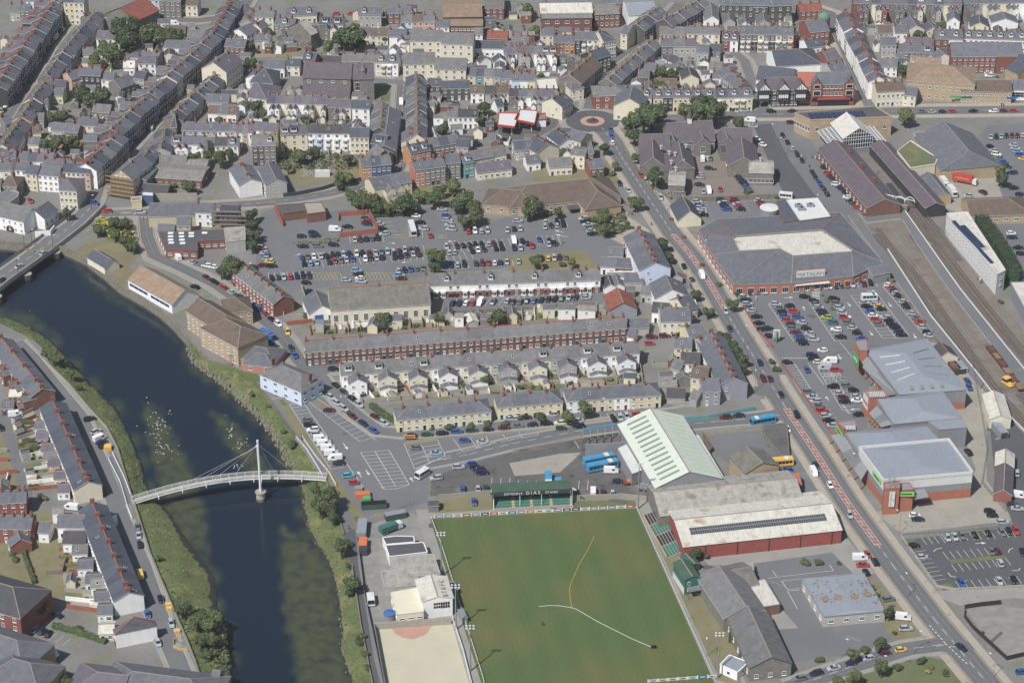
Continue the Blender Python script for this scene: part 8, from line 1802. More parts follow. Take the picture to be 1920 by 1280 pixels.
pline([(0,498),(75,488),(490,440),(462,398)]); pline([(220,725),(145,592),(235,585)]); pline([(240,575),(145,580),(103,518),(250,502)]); line(35,440,65,485); dashes([P(1210,850),P(1330,985)],(1,.8),.3); dashes([P(1330,985),P(1500,1145)],(1,.8),.3); line(1262,1010,1330,992)
T(0,1); pline([(725,330),(752,305),(1000,312)]); dashes([P(1000,325),P(1100,327)],(1,1),.5); dashes([P(1000,350),P(1165,355)],(.8,.8),.6); line(900,322,985,322,.3)
T(0,3); bays(260,920,470,1000,4,60,-50,base=False)
T(1,3)
for i in range(9): line(850+i*20,50-i*3,905+i*20,10-i*3,.14,'mark_yellow')
# ================================================================ LAMPS, PEOPLE, BIRDS, PLAIN THINGS
T(0,0)
for k,(x,y,lb) in enumerate([(1184,335,'by the kerb near the police station'),(1229,365,'beside the school wall'),(1315,487,'on the pavement left of the large store'),(1287,520,'above the taxi rank'),(1395,650,'at the side road junction'),(1415,735,'near the lilac gable'),(1700,1120,'beside the lower main road'),(1686,1000,'at the service yard corner'),(1862,1270,'at the bottom right of the main road'),(1608,890,'beside the red hatching'),(1455,265,'on the station access lane'),(1470,290,'at the curve of the access lane'),(1120,205,'on the roundabout edge'),(1147,215,'by the chapel'),(1535,395,'beside the rooftop plant'),(1325,1230,'standing alone by the hut wall'),(640,775,'on the riverside road by the villa'),(757,825,'beside the council row street'),(1125,780,'in front of the right council row'),(1575,1235,'beside the tree at the lower right'),(1645,1270,'on the lawn, left white post'),(1712,1225,'on the bend of the lower side road')]):
 q = W_(x,y); c_ = thing('street_lamp',f"grey street lamp {lb}",'street lamp',q,(.3*k) % 6); h = 8
 link('pole',smesh(('pole',h,'steel_grey'),lambda mb: mb.cyl(0,0,0,8,.11,.07,'steel_grey',6)),c_)
 def fn(mb): mb.bar((0,0,8),(1.6,0,8.25),.08,.08,'steel_grey'); mb.box(1.9,0,8.18,8.34,.8,.3,'frame_white')
 link('lamp_head',smesh(('head',8,1.6),fn),c_)
T(2,1)
for k,(u,v,c) in enumerate([(1160,295,'c'),(1185,305,'b'),(1200,318,'a'),(850,262,'b'),(830,290,'a'),(862,335,'c'),(878,330,'b'),(900,340,'a'),(785,170,'c'),(1045,415,'a'),(790,190,'d'),(1250,795,'a'),(1605,990,'b'),(1830,970,'c')]):
 person(u,v,f"{ORD[k]} pedestrian in {['dark','red','pale','blue'][ 'abcd'.index(c)]} clothes on the main road pavement",c)
T(3,0)
for k,(u,v,c) in enumerate([(250,1185,'c'),(280,1195,'b'),(330,1190,'a'),(355,1195,'c'),(365,1200,'b'),(570,770,'b'),(605,782,'c'),(590,790,'a'),(905,780,'a'),(940,765,'b'),(1410,770,'c'),(1440,765,'a'),(1500,765,'b'),(740,715,'c'),(1750,800,'a'),(1765,800,'a'),(310,1260,'a')]):
 person(u,v,f"{ORD[k]} pedestrian in {['dark','red','pale','blue']['abcd'.index(c)]} clothes in the station quarter",c)
T(1,2); person(345,742,'pedestrian in dark clothes walking the riverside path','a'); person(290,730,'pedestrian in red at the top of the ramp','b'); person(395,1012,'pedestrian in pale clothes crossing the footbridge','c')
T(1,3); person(697,133,'pedestrian in dark clothes on the lower riverside path','a')
T(3,2); person(385,230,'shopper in grey walking to the pale van','c'); person(800,335,'shopper in white beside the blue banner','c')
rng = random.Random(3); T(0,2)
bl = [(1140+rng.gauss(50,45),640+rng.gauss(0,50)) for _ in range(44)]+[(1200+rng.gauss(20,35),800+rng.gauss(0,45)) for _ in range(26)]+[(1720+rng.gauss(10,18),680+rng.gauss(0,35)) for _ in range(18)]+[(1800+rng.gauss(0,25),780+rng.gauss(0,25)) for _ in range(16)]+[(1790+rng.gauss(0,18),935+rng.gauss(0,12)) for _ in range(10)]+[(1100,420),(1112,460),(1690,553),(1340,780),(1335,845),(1290,880),(222,-228)]
def bird_fn(mb): mb.hexa([(-.3,-.1,0),(.15,-.16,0),(.15,.16,0),(-.3,.1,0),(-.42,-.03,.18),(.2,-.12,.22),(.2,.12,.22),(-.42,.03,.18)],'frame_white'); mb.box(.28,0,.12,.34,.16,.14,'frame_white'); mb.box(.4,0,.2,.25,.1,.04,'bright_yellow')
for k,(u,v) in enumerate(bl):
 q = P(u,v,-3); link('gull',smesh(('gull',),bird_fn),None,(q.x,q.y,-3.02),rng.uniform(0,6),scale=(.62,.62,.62),label='small white gull resting on the river shallows',cat='bird',group='gulls on the river')
T(3,2)
for k,(u,v) in enumerate(((455,285),(505,282))):
 rt = thing('trolley_shelter',f"{['left','right'][k]} steel trolley shelter in the retail car park",'shelter',P(u,v),.3); mb = MB()
 for x in (-1.6,0,1.6):
  for s_ in (-1,1): mb.bar((x,s_,0),(x,s_,2),.07,.07,'steel_white')
  mb.bar((x,-1,2),(x,1,2),.07,.07,'steel_white')
 for s_ in (-1,1): mb.bar((-1.6,s_,2),(1.6,s_,2),.07,.07,'steel_white'); mb.bar((-1.6,s_,1),(1.6,s_,1),.05,.05,'steel_white')
 part('frame',mb,rt)
T(2,1)
for k,(u,v) in enumerate(((820,370),(848,425),(898,435),(1195,372),(1285,505),(1425,715))):
 mb = MB(); mb.cyl(0,0,.15,.7,.9,1.1,'timber',8,top='leaf_b'); rng2 = random.Random(k)
 for _ in range(24): leafq(mb,Vector((rng2.uniform(-.8,.8),rng2.uniform(-.8,.8),.85)),Vector((0,0,1)),.18,rng2.choice(('bright_red','leaf_b','leaf_c')),rng2)
 solo('flower_planter',mb,f"round wooden planter with red flowers, {ORD[k]} along the pavement",'planter',group='planters along the pavement',loc=P(u,v))
T(3,1)
mb = MB(); mb.box(0,0,0,5,.3,2,'steel_grey'); mb.box(0,-.05,1.6,5.4,2.6,.4,'clad_white'); mb.box(0,-.27,1.7,2.6,2.4,.05,'bright_green'); mb.box(0,-.27,3.1,3.5,2.0,.05,'bright_red'); mb.box(0,-.27,4.2,4.6,2.0,.05,'bright_blue'); solo('totem_sign',mb,'tall white and green totem sign at the retail car park','sign',loc=P(60,1285))
mb = MB(); mb.box(0,0,0,3.4,.5,.5,'steel_grey'); mb.box(0,-.3,2,3.2,.7,.1,'clad_white'); solo('signal_box',mb,'small white signal post beside the railway tracks','signal',loc=P(1585,850))
T(2,1)
for k,(u,v) in enumerate(((622,290),(700,275))): mb = MB(); mb.box(-.9,0,0,2,.1,.1,'dark_trim'); mb.box(.9,0,0,2,.1,.1,'dark_trim'); mb.box(0,0,.9,2.2,2.2,.15,'dark_trim'); mb.box(0,-.1,1,2.1,1.8,.05,'clad_white'); solo('notice_board',mb,f"{['left','right'][k]} black framed notice board below the police station",'notice board',loc=P(u,v))
# ================================================================ CARS
T(0,0)
cars(520,165,470,225,'sw',(20,-30),'at the top of the far left street'); cars(450,245,15,835,'kWrnGssgmbbssse'.replace('ee','e'),(-40,58),'along the right kerb of far left street'); cars(85,745,0,870,'bnkk',(-40,58),'along the lower far left street'); cars(225,612,62,930,'k...k'.replace('.','.'),(-40,58),'by the red chimney in far left street'); cars(35,985,10,1040,'mk',(-20,50),'at the left picture edge'); cars(1245,165,1310,180,'kW',(60,2),'in the top street yard')
cars(1480,540,1180,880,'mnk.k.sZ'.replace('Z','o'),(-45,55),'in the central shopping street'); cars(1135,960,1140,975,'X',(20,-60),'where the shopping street narrows'.replace('where','at spot where')) 
T(1,0); cars(1087,770,1082,855,'Wk',(2,50),'in the side street below the chapel'); cars(1082,1080,1078,1130,'sk',(2,50),'in the side street by the navy house'); cars(1380,718,1440,770,'bg',(50,4),'in the mews court'); cars(1488,778,1490,780,'g',(50,4),'right of the mews court'); cars(1640,1060,1660,1090,'sk',(50,-8),'behind the petrol station wall'); cars(600,105,710,105,'rr',(50,2),'red pair in the upper yard')
T(2,0); cars(675,590,632,645,'Ws',(-40,50),'in the curved street'); cars(840,852,842,853,'w',(55,2),'white, entering the roundabout'); cars(738,975,752,1072,'bbw',(18,45),'leaving the roundabout southwards'); cars(240,920,90,950,'kb',(50,-2),'under the petrol canopy'); cars(1665,825,1750,828,'ks',(50,2),'before the timbered shops'); cars(1785,905,1808,950,'Ws',(55,4),'at the station road corner'); cars(1835,1045,1880,1085,'ww',(45,15),'by the dark access lane'); cars(1430,1195,1490,1192,'Wg',(5,45),'in the school yard top'); cars(1640,1240,1690,1262,'wr',(50,3),'beside the stone block'); cars(1475,1262,1476,1263,'n',(50,3),'alone in the school yard')
T(3,0); cars(25,838,180,835,'kn',(55,2),'on the road before the brick shops'); cars(170,920,172,921,'m',(60,0),'large maroon, by the frontage'); cars(110,1020,290,1255,'kksnkn'.replace('kn','k.'),(22,50),'in the station queue'); cars(425,1260,426,1261,'k',(50,10),'at the forecourt entrance'); cars(1155,840,1845,832,'gsnr.k.wmr'.replace('r.k','r.k'),(60,-4),'on the bus station road'); cars(1670,1030,1910,1015,'snskmms',(4,45),'in the top right car park row'); cars(1840,1090,1910,1190,'ssBby'.replace('B','l'),(55,3),'at the right edge of top right car park'); cars(1665,1100,1790,1250,'kswgbn',(50,10),'beside the big slate supermarket'); cars(1640,525,1660,570,'www',(60,-4),'behind the long brown roof'); cars(1780,545,1805,560,'ss',(22,40),'by the buff sided hall'); cars(1720,495,1750,465,'bw',(20,-30),'in the archway of the red flats')
T(0,1); cars(710,245,711,246,'b',(45,12),'blue, at the bridge end junction'); cars(800,308,1055,315,'r..s',(60,0),'waiting at the junction'); cars(322,618,323,619,'s',(50,-32),'silver, in mid bridge'); cars(143,717,144,718,'s',(52,-28),'silver, lower on the bridge'); cars(12,825,13,826,'k',(50,-35),'dark, at the near bridge end'); cars(1330,650,1331,651,'W',(30,30),'white, by the brick workshop'); cars(1445,690,1600,722,'sXww'.replace('X','X'),(55,5),'behind the bend in the road'); cars(1548,800,1920,1020,'mkrsGsb',(50,26),'parked down the riverside bend'); cars(1458,870,1459,871,'k',(55,18),'black, behind the brown roofed hall'); cars(835,65,860,20,'kk',(30,-45),'at the foot of the shopping street'); cars(230,225,231,226,'r',(20,30),'red, hidden behind the white inn'); cars(1880,715,1910,730,'sn',(5,45),'by the brick terrace corner'); cars(1430,138,1431,139,'r',(55,0),'red, in the leafy yard')
T(1,1)
cars(425,465,340,495,'nn',(55,-3),'left of the grassy mound'); cars(440,488,441,489,'n',(55,-3),'just above the grassy mound'); cars(595,445,685,420,'Wk',(55,3),'white and black pair in upper car park'); cars(820,360,830,400,'Grn',(50,3),'against the brick wall corner'); cars(930,400,965,475,'sks',(60,-6),'right of the brick wall'); cars(1200,340,1255,435,'wks'.replace('wks','wks'),(55,2),'right of the white coach'); cars(1308,485,1309,486,'r',(15,45),'red, driving past the coach'); cars(1180,300,1181,301,'g',(55,0),'grey, under the trees'); cars(1395,290,1396,291,'s',(50,0),'silver, at the top aisle end'); cars(1425,340,1465,438,'bsss',(60,2),'in the right short column'); cars(1595,455,1735,450,'rwss',(12,45),'below the leaning white trunk'); cars(1885,445,1886,446,'s',(5,45),'silver, at the aisle side')
cars(740,520,912,505,'smngk',(8,42),'in front of the brick wall'); cars(352,570,578,558,'kgk',(58,2),'below the grassy mound')
cars(340,650,485,640,'blsg'.replace('blsg','bgws'),(8,42),'in the left end upper central row'); cars(530,640,700,625,'kkksn'[:5],(8,42),'in the second block of central row'); cars(755,625,940,612,'ckmsg'.replace('c','c'),(8,42),'in the middle upper central row'); cars(985,608,1205,590,'ssmsmn',(8,42),'in the right upper central row'); cars(360,700,455,690,'kss'.replace('kss','kls'),(8,42),'in the left lower central row'); cars(548,685,725,665,'nrgsb'.replace('nrgsb','nrgsb'),(8,42),'in the second lower central row'); cars(820,662,948,650,'wmsn',(8,42),'in the middle lower central row'); cars(1040,645,1225,625,'kknsm'.replace('s','s'),(8,42),'in the right lower central row')
cars(1430,572,1431,573,'s',(12,42),'silver, beside the car park tree'); cars(1450,612,1490,610,'ss',(12,42),'lower pair beside the car park tree'); cars(1510,565,1830,545,'mkkkksmg',(14,44),'in the right upper bank of cars'); cars(1620,600,1845,580,'kwn..kk'.replace('..','.'),(16,46),'in the right lower bank of cars'); cars(1460,708,1560,702,'nsk'.replace('nsk','nsk'),(5,40),'above the white terrace gardens'); cars(1650,698,1880,685,'Gmrwns',(5,40),'along the terrace rear wall')
cars(30,560,100,680,'ksrsbsy'.replace('y','y'),(55,4),'in the left edge column'); cars(40,712,118,715,'mk',(55,-2),'at the foot of left edge column'); cars(118,805,255,795,'kksr'.replace('kks','kGs'),(8,42),'in the bottom left bank'); cars(305,790,398,788,'nkn',(8,42),'beside the yellow hatching'); cars(375,842,376,843,'k',(58,0),'black, below the yellow hatching'); cars(390,908,391,909,'k',(40,-20),'dark, behind the blue doored garage'); cars(755,752,790,832,'lkws',(58,3),'in the middle column by hatching'); cars(675,822,676,823,'s',(58,0),'silver, behind the church hall'); cars(1068,750,1250,730,'skllg'.replace('ll','bg'),(8,42),'above the short brick wall'); cars(1080,785,1088,808,'lm',(58,0),'by the short brick wall')
cars(1465,935,1466,936,'k',(58,3),'large black, before the white terrace'); cars(1475,995,1680,990,'nnwrW',(28,-45),'in the angled bays, left end'); cars(1782,985,1890,978,'g..s',(28,-45),'in the angled bays, middle')
cars(15,1030,165,1150,'brkw',(45,38),'down the brick terrace street'); cars(235,1210,236,1211,'y',(15,50),'yellow, following the blue lorry')
T(2,1)
cars(45,378,46,379,'s',(58,-3),'silver, at the top left aisle'); cars(15,435,60,435,'nk'.replace('nk','ks'),(10,42),'small pair left of the open aisle'); cars(250,385,380,385,'s.kk'.replace('.','.'),(10,42),'in the top short bank'); cars(248,420,385,405,'snsk',(10,42),'in the second short bank'); cars(15,530,17,580,'Wn',(12,44),'white van column, left'); cars(75,530,150,565,'ksr'.replace('ksr','kkr'),(12,44),'small bank beside the aisle'); cars(62,578,63,579,'s',(12,44),'silver, near the small bank'); cars(205,515,320,545,'b.kk',(14,44),'before the yellow triangle'); cars(275,555,276,556,'s',(14,44),'silver, before the yellow triangle'); cars(540,360,605,475,'sksgsk',(58,-4),'in the column beside clipped bushes'); cars(270,658,402,650,'ysmg',(5,42),'behind the right end of white terrace'); cars(220,658,221,659,'k',(5,42),'dark, behind the small tree'); cars(48,680,49,681,'s',(5,42),'silver, by the terrace rear')
cars(10,985,480,950,'kgnbnkkGsn k'.replace(' ','')[:10],(28,-45),'in the angled bays, right half'); cars(556,935,557,955,'ss',(58,-2),'at the end of the angled bays'); 
cars(810,98,870,150,'ks',(20,40),'on the police station forecourt'); cars(968,35,1000,75,'rs',(20,42),'on the main road by the trees'); cars(1115,205,1116,206,'s',(12,42),'silver, by the lamp on the road'); cars(1190,590,1290,720,'k.k',(22,42),'at the taxi rank'); cars(1425,790,1426,791,'W',(22,45),'white, driving up the main road'); cars(1350,815,1351,816,'G',(20,42),'green, beside the red hatching'); cars(1405,915,1406,916,'s',(20,42),'silver, under the copper tree'); cars(1600,1055,1601,1056,'s',(20,42),'silver, driving down the main road'); cars(1510,1085,1511,1086,'g',(20,42),'grey, parked by the cream pair'); cars(1635,1185,1636,1186,'n',(16,45),'dark, beside the lower red hatching')
cars(1045,1248,1145,1240,'mm',(58,-3),'maroon pair in the lane'); cars(1240,1228,1241,1229,'k',(58,-5),'dark, at the lane end')
cars(1405,30,1410,48,'ss',(58,3),'top pair in the school yard'); cars(1405,103,1406,104,'n',(58,3),'blue, mid school yard'); cars(1435,158,1560,145,'sWr'.replace('sWr','sW.r'),(12,42),'row in the school yard'); cars(1390,235,1435,330,'ssnsssg'.replace('g','k'),(58,4),'in the left school column'); cars(1570,225,1610,290,'nssnb'.replace('ss','sk'),(58,4),'in the middle school column'); cars(1655,215,1715,290,'rrsrk'.replace('rr','rm'),(58,4),'in the right school column'); cars(1665,10,1755,120,'rknnkg'.replace('g','b'),(50,12),'beside the stone block yard'); cars(1850,225,1880,265,'smr',(58,4),'at the yard corner'); cars(1710,375,1770,375,'rrr',(5,35),'red pallets group at the store yard')
cars(1780,910,1900,903,'kgs',(16,45),'nearest the store corner'); cars(1740,945,1795,1050,'snssw'.replace('ssw','sgs'),(58,-2),'in the first retail column'); cars(1835,1095,1870,1190,'kkk'.replace('kkk','kkn'),(58,-2),'lower in the first retail column')
T(3,1)
cars(330,10,440,175,'nnbnk',(30,45),'in the left station column'); cars(455,25,520,90,'rnmk',(58,6),'in the upper platform column'); cars(515,105,590,165,'wnnk',(58,6),'in the middle platform column'); cars(600,200,670,275,'wkkr'.replace('kk','nG'),(58,6),'in the lower platform column'); cars(720,330,755,328,'rr',(5,35),'by the station building end'); cars(1500,188,1501,189,'s',(58,-2),'silver, in the loading yard'); cars(1610,162,1611,163,'m',(50,25),'maroon, in the loading yard'); cars(1845,132,1890,180,'kn',(58,-4),'right of the loading yard'); cars(1825,470,1830,500,'wn',(58,0),'by the buff depot'); cars(1875,580,1900,625,'kk',(58,0),'right of the long hedge'); cars(1780,612,1781,613,'k',(20,40),'dark, in the right hand aisle'); cars(1835,18,1836,19,'n',(55,0),'dark, behind the round tree')
cars(55,895,60,896,'k',(14,44),'at the store front, left'); cars(120,890,285,882,'gkmw'.replace('w','w'),(14,44),'at the store front'); cars(465,868,635,856,'wnkrs'.replace('s','s'),(14,44),'right of the store entrance'); cars(720,850,770,843,'mk',(14,44),'furthest right by the store'); cars(275,945,276,946,'k',(58,0),'dark, in the cross aisle')
cars(60,1000,250,1275,'sgkbrGgmbn'.replace('n','n'),(58,4),'in the second retail column'); cars(160,1015,345,1265,'krlskss'.replace('l','b'),(58,4),'in the third retail column'); cars(340,975,440,1100,'kgsnke'.replace('ke','ke'),(58,4),'in the fourth retail column'); cars(480,1140,545,1245,'twk'.replace('t','t'),(58,4),'lower in the fourth column'); cars(495,960,580,1100,'kgsswr'[:5],(58,4),'in the fifth retail column'); cars(575,1100,580,1105,'r',(58,4),'red, beneath a car park tree'); cars(600,1140,700,1258,'gskl'.replace('l','b'),(58,4),'lower in the fifth column')
cars(720,990,830,1150,'skbwrg',(58,4),'in the sixth retail column'); cars(815,1000,850,1040,'syk',(58,4),'beside the blue and white minibus'); cars(880,1100,1000,1230,'skkknk',(58,4),'in the seventh retail column'); cars(910,860,985,942,'wrnsk',(58,4),'at the top of the boundary column'); cars(1020,985,1050,1025,'skk',(58,4),'upper middle of the boundary column'); cars(1085,1068,1165,1172,'sgrs',(58,4),'lower middle of boundary column'); cars(1200,1215,1210,1235,'ks',(58,4),'at the foot of the boundary column'); cars(0,1185,10,1240,'kk',(58,4),'at the left edge of retail park')
T(3,2)
cars(410,65,411,66,'w',(58,2),'white, crossing the lower aisle'); cars(330,105,345,130,'nk',(58,-4),'dark pair in the lower bank'); cars(375,155,465,148,'cW',(58,0),'pale van pair'); cars(425,200,510,215,'Vr',(58,0),'silver van and red car'); cars(145,157,146,158,'k',(58,0),'black, at the bank corner'); cars(290,210,291,211,'b',(14,38),'blue, driving in the aisle'); cars(265,15,266,16,'k',(58,0),'black, at the junction aisle'); cars(490,338,590,330,'kk'.replace('kk','kg'),(58,0),'by the trolley shelters'); cars(535,390,640,365,'sk',(58,0),'in the lower double bank'); cars(560,420,660,415,'ms',(58,0),'second line of the double bank'); cars(575,450,665,440,'kw',(58,0),'third line of the double bank'); cars(675,550,676,551,'k',(58,0),'black, near the brick gateway')
cars(305,378,480,628,'gssgrskS'.replace('S','s'),(58,-4),'along the low brick wall'); cars(98,400,99,401,'k',(22,42),'black, driving by the planter'); cars(215,553,216,554,'k',(22,42),'black, driving up beside hatching'); cars(143,655,144,656,'w',(22,42),'white estate, by the hatching'); cars(355,930,356,931,'n',(22,42),'blue, following the hatching'); cars(343,985,344,986,'W',(22,45),'white, by the traffic island'); cars(465,1078,466,1079,'w',(22,42),'white, by the kerb bulge'); cars(15,278,16,279,'m',(18,40),'maroon, at the left edge'); cars(140,965,141,966,'b',(58,-2),'blue, below the yellow bus'); cars(1500,828,1501,829,'k',(24,30),'dark, in the service yard'); cars(1510,345,1495,295,'bb',(18,30),'behind the first retail unit'); cars(1865,985,1866,986,'s',(5,45),'silver, on the lane by the shed'); cars(1885,1155,1886,1156,'W',(50,8),'white, at the right edge'); cars(1835,1225,1870,1250,'ns',(58,2),'pair at the right edge'); cars(1660,1270,1661,1271,'k',(58,2),'black, by the fence corner')
T(3,3)
cars(1100,25,1125,55,'wn',(58,0),'by the green roofed block'); cars(610,18,611,19,'s',(15,30),'silver, at the top of hatching'); cars(1095,252,1155,335,'ks',(58,-3),'in the left column of dark car park'); cars(1348,192,1450,178,'sss'.replace('sss','ssg'),(20,44),'in the top row, left'); cars(1550,170,1650,158,'kk',(20,44),'in the top row, middle'); cars(1755,150,1860,138,'gkr'.replace('g','g'),(20,44),'in the top row, right'); cars(1675,290,1720,290,'gm',(20,44),'by the grass island'); cars(1743,380,1744,381,'s',(20,44),'silver, below the grass island'); cars(1450,535,1451,536,'b',(22,44),'blue, in the bottom row'); cars(1735,515,1845,508,'sk',(22,44),'right in the bottom row'); cars(1910,300,1911,301,'k',(20,40),'dark, at the right picture edge'); cars(1680,22,1760,75,'ks'.replace('ks','ks'),(58,0),'along the service yard fence')
cars(745,312,746,313,'r',(22,40),'red, turning by the main road'); cars(690,345,710,395,'Wr',(58,-2),'white van and red car at the yard'); cars(803,375,804,376,'k',(22,40),'black, by the yard entrance'); cars(735,450,736,451,'k',(24,40),'black, on the verge'); cars(905,650,906,651,'g',(58,-10),'grey, on the rough verge'); cars(990,768,1015,790,'sW'.replace('sW','tW'),(56,6),'behind the dark bush'); cars(1035,872,1036,873,'s',(58,-3),'silver estate, on dry grass'); cars(995,1030,996,1031,'y',(56,-8),'yellow, at the side road mouth'); cars(880,1058,235,1245,'mskskg'.replace('mskskg','msnsng'),(56,-12),'along the side road'); cars(1450,1010,1451,1011,'n',(44,32),'dark, on the lower main road'); cars(1900,1195,1901,1196,'b',(56,-8),'blue, at bottom right edge')
T(0,2)
cars(528,580,640,820,'sgk'.replace('sgk','sbk'),(22,46),'parked beside the middle terrace'); cars(672,585,673,586,'k',(58,-14),'black, by the river path'); cars(722,675,775,785,'ssWnk',(56,-24),'angled along the river path'); cars(115,550,116,551,'W',(58,-5),'white, in the back lane'); cars(768,1120,769,1121,'G',(22,40),'green, near the ramp'); cars(535,1245,536,1246,'W',(58,6),'white, by the terrace gap'); cars(270,225,271,226,'k',(16,32),'dark, beside the upper terrace'); cars(5,650,6,651,'k',(20,46),'black, at the left edge lane')
T(0,3)
cars(858,68,859,69,'W',(10,42),'white, by the lower terrace top'); cars(1030,110,1050,240,'gsk',(8,44),'along the river wall'); cars(905,225,906,226,'k',(22,40),'black, opposite the river wall'); cars(1040,570,1065,645,'kk',(14,44),'dark pair before the lower terrace'); cars(1205,650,1206,651,'k',(14,44),'black, driving by the river wall'); cars(1105,765,1106,766,'b',(14,44),'blue, before the hipped house'); cars(1285,835,1286,836,'s',(14,44),'silver, by the yellow boxes'); cars(1155,905,1185,980,'ks',(14,44),'pair beside the hipped house'); cars(258,875,360,910,'snk',(20,-34),'in the small marked car park'); cars(390,1060,391,1061,'W',(40,22),'white, by the dark hipped roof'); cars(675,1185,676,1186,'s',(56,4),'silver, beside the broad low building'); cars(425,770,426,771,'n',(40,20),'dark, by the leafy tree'); cars(1050,470,1051,471,'Z',(14,44),'yellow works, by the lower terrace')
T(1,2)
cars(510,380,660,505,'ksss',(44,26),'parked above the riverside bays'); cars(600,328,770,475,'kkks'.replace('kkks','knks'),(44,32),'along the white yard wall'); cars(722,560,885,668,'mnb',(46,28),'along the bend below the villa'); cars(895,565,955,612,'ms',(46,22),'beside the bright hedge'); cars(575,205,576,206,'k',(58,-3),'black, at the terrace corner'); cars(265,50,295,105,'nb',(22,40),'blue pair by the long terrace'); cars(100,5,101,6,'b',(50,12),'blue, at the riverside road top')
cars(375,590,620,912,'skgwWWWWWn'.replace('skgw','gkws'),(58,-4),'in the left riverside column'); cars(545,518,546,519,'m',(58,-6),'dark red, in the angled riverside bays'); cars(695,1005,735,1060,'tr'.replace('t','u'),(58,-6),'above the orange skip'); cars(1192,798,1350,838,'gl',(58,-2),'in the small triangle of bays'); cars(1562,742,1700,752,'bs',(58,-2),'in the slanted bays below trees'); cars(1520,940,1521,941,'s',(58,-5),'silver, in the depot yard'); cars(1350,1022,1351,1023,'s',(58,-8),'silver, at the depot gate'); cars(1610,918,1700,985,'bnnn',(56,-6),'dark group in the depot yard'); cars(1635,1205,1636,1206,'b',(6,40),'blue, behind the goal'); cars(1665,1108,1725,1106,'sG',(4,36),'pair behind the panel fence'); cars(1550,1105,1551,1106,'b',(4,36),'blue, behind the panel fence')
cars(1150,648,1355,628,'nkk',(58,-4),'before the left council row, near end'); cars(1490,615,1680,598,'sw.r'.replace('.r','r'),(58,-4),'before the left council row, far end'); cars(1170,708,1620,670,'kGkbk'.replace('kbk','kbG'),(58,-4),'on the near kerb of council street'); cars(1740,660,1860,650,'km',(58,-4),'on the near kerb under trees'); cars(1900,578,1901,579,'s',(58,-4),'silver, before the middle council row')
T(2,2)
cars(15,580,300,548,'sk.s'.replace('sk.s','skns'),(58,-4),'before the middle council row'); cars(40,635,260,618,'gnk',(58,-4),'on the near kerb by the poplars'); cars(360,612,500,595,'cs',(58,-4),'beside the two green trees'); cars(370,652,505,637,'Gk',(58,-4),'on the near kerb by the poplars, right'); cars(762,580,858,565,'kss',(22,40),'in the angled bays by the garage'); cars(940,545,941,546,'r',(58,-4),'red, behind the garage ridge'); cars(1600,570,1700,558,'mn',(58,-4),'waiting on the bus road'); cars(742,970,743,971,'W',(58,2),'white, beside the blue buses'); cars(795,1048,796,1049,'n',(58,0),'blue, in the depot yard corner'); cars(610,1130,755,1145,'Wms',(3,42),'behind the pale panel fence'); cars(478,1140,479,1141,'g',(3,40),'grey, behind the stand post'); cars(1015,18,1050,12,'rr'.replace('rr','r'),(58,-3),'red, in the lane above'); cars(1860,158,1861,159,'n',(20,42),'dark, on the road by the trees'); cars(1885,95*0+1250*0+640*0+280,1886,281,'m',(20,42),'maroon, near the junction')
T(2,2)
mb = MB(); mb.box(0,0,.5,1.6,3.6,1.8,'orange_paint'); mb.box(.6,0,1.6,2.6,1.4,1.5,'orange_paint'); mb.box(.6,0,1.7,2.4,1.45,1.4,'glass_dark'); mb.box(-2.4,0,.2,1,1.2,2.1,'rust')
for x in (-1.2,1.2): mb.box(x,0,0,.9,.9,2,'tyre')
solo('loader',mb,'orange loading machine beside the bus garage corner','machine',loc=P(900,1065),rz=.2)
for k,(u,v) in enumerate(((985,1100),(1010,1125),(960,1120))): mb = MB(); mb.box(0,0,0,1.6,2.2,1.6,'clad_grey'); mb.box(0,0,1.6,1.75,2.4,1.8,'steel_grey'); mb.box(0,-.85,.4,1.2,1.6,.1,'steel_dark'); solo('waste_bin',mb,f"{ORD[k]} grey wheeled waste bin by the floodlight",'bin',loc=P(u,v))
mb = MB(); mb.cyl(0,0,0,8,.08,.05,'frame_white',6); mb.hexa([(0,0,7),(1.3,-.3,6.7),(1.3,-.26,6.7),(0,.04,7),(0,0,7.8),(1.3,-.3,7.3),(1.3,-.26,7.3),(0,.04,7.8)],'clad_white'); solo('flagpole',mb,'white flagpole with small white flag by the stand','flagpole',loc=P(452,1240))
T(1,2); big('ticket_hut','small dark roofed ticket hut at the ground entrance','hut',1290,1195,1365,1190,3.6,2.6,.9,'s','k'); mb = MB(); mb.box(0,0,0,1.2,.15,.15,'timber'); mb.box(0,0,1.2,2.4,4,.2,'bright_yellow'); mb.box(0,-.12,1.4,2.2,3.4,.05,'bright_red'); solo('banner',mb,'yellow and red roadside banner by the council street','sign',loc=P(1150,745))
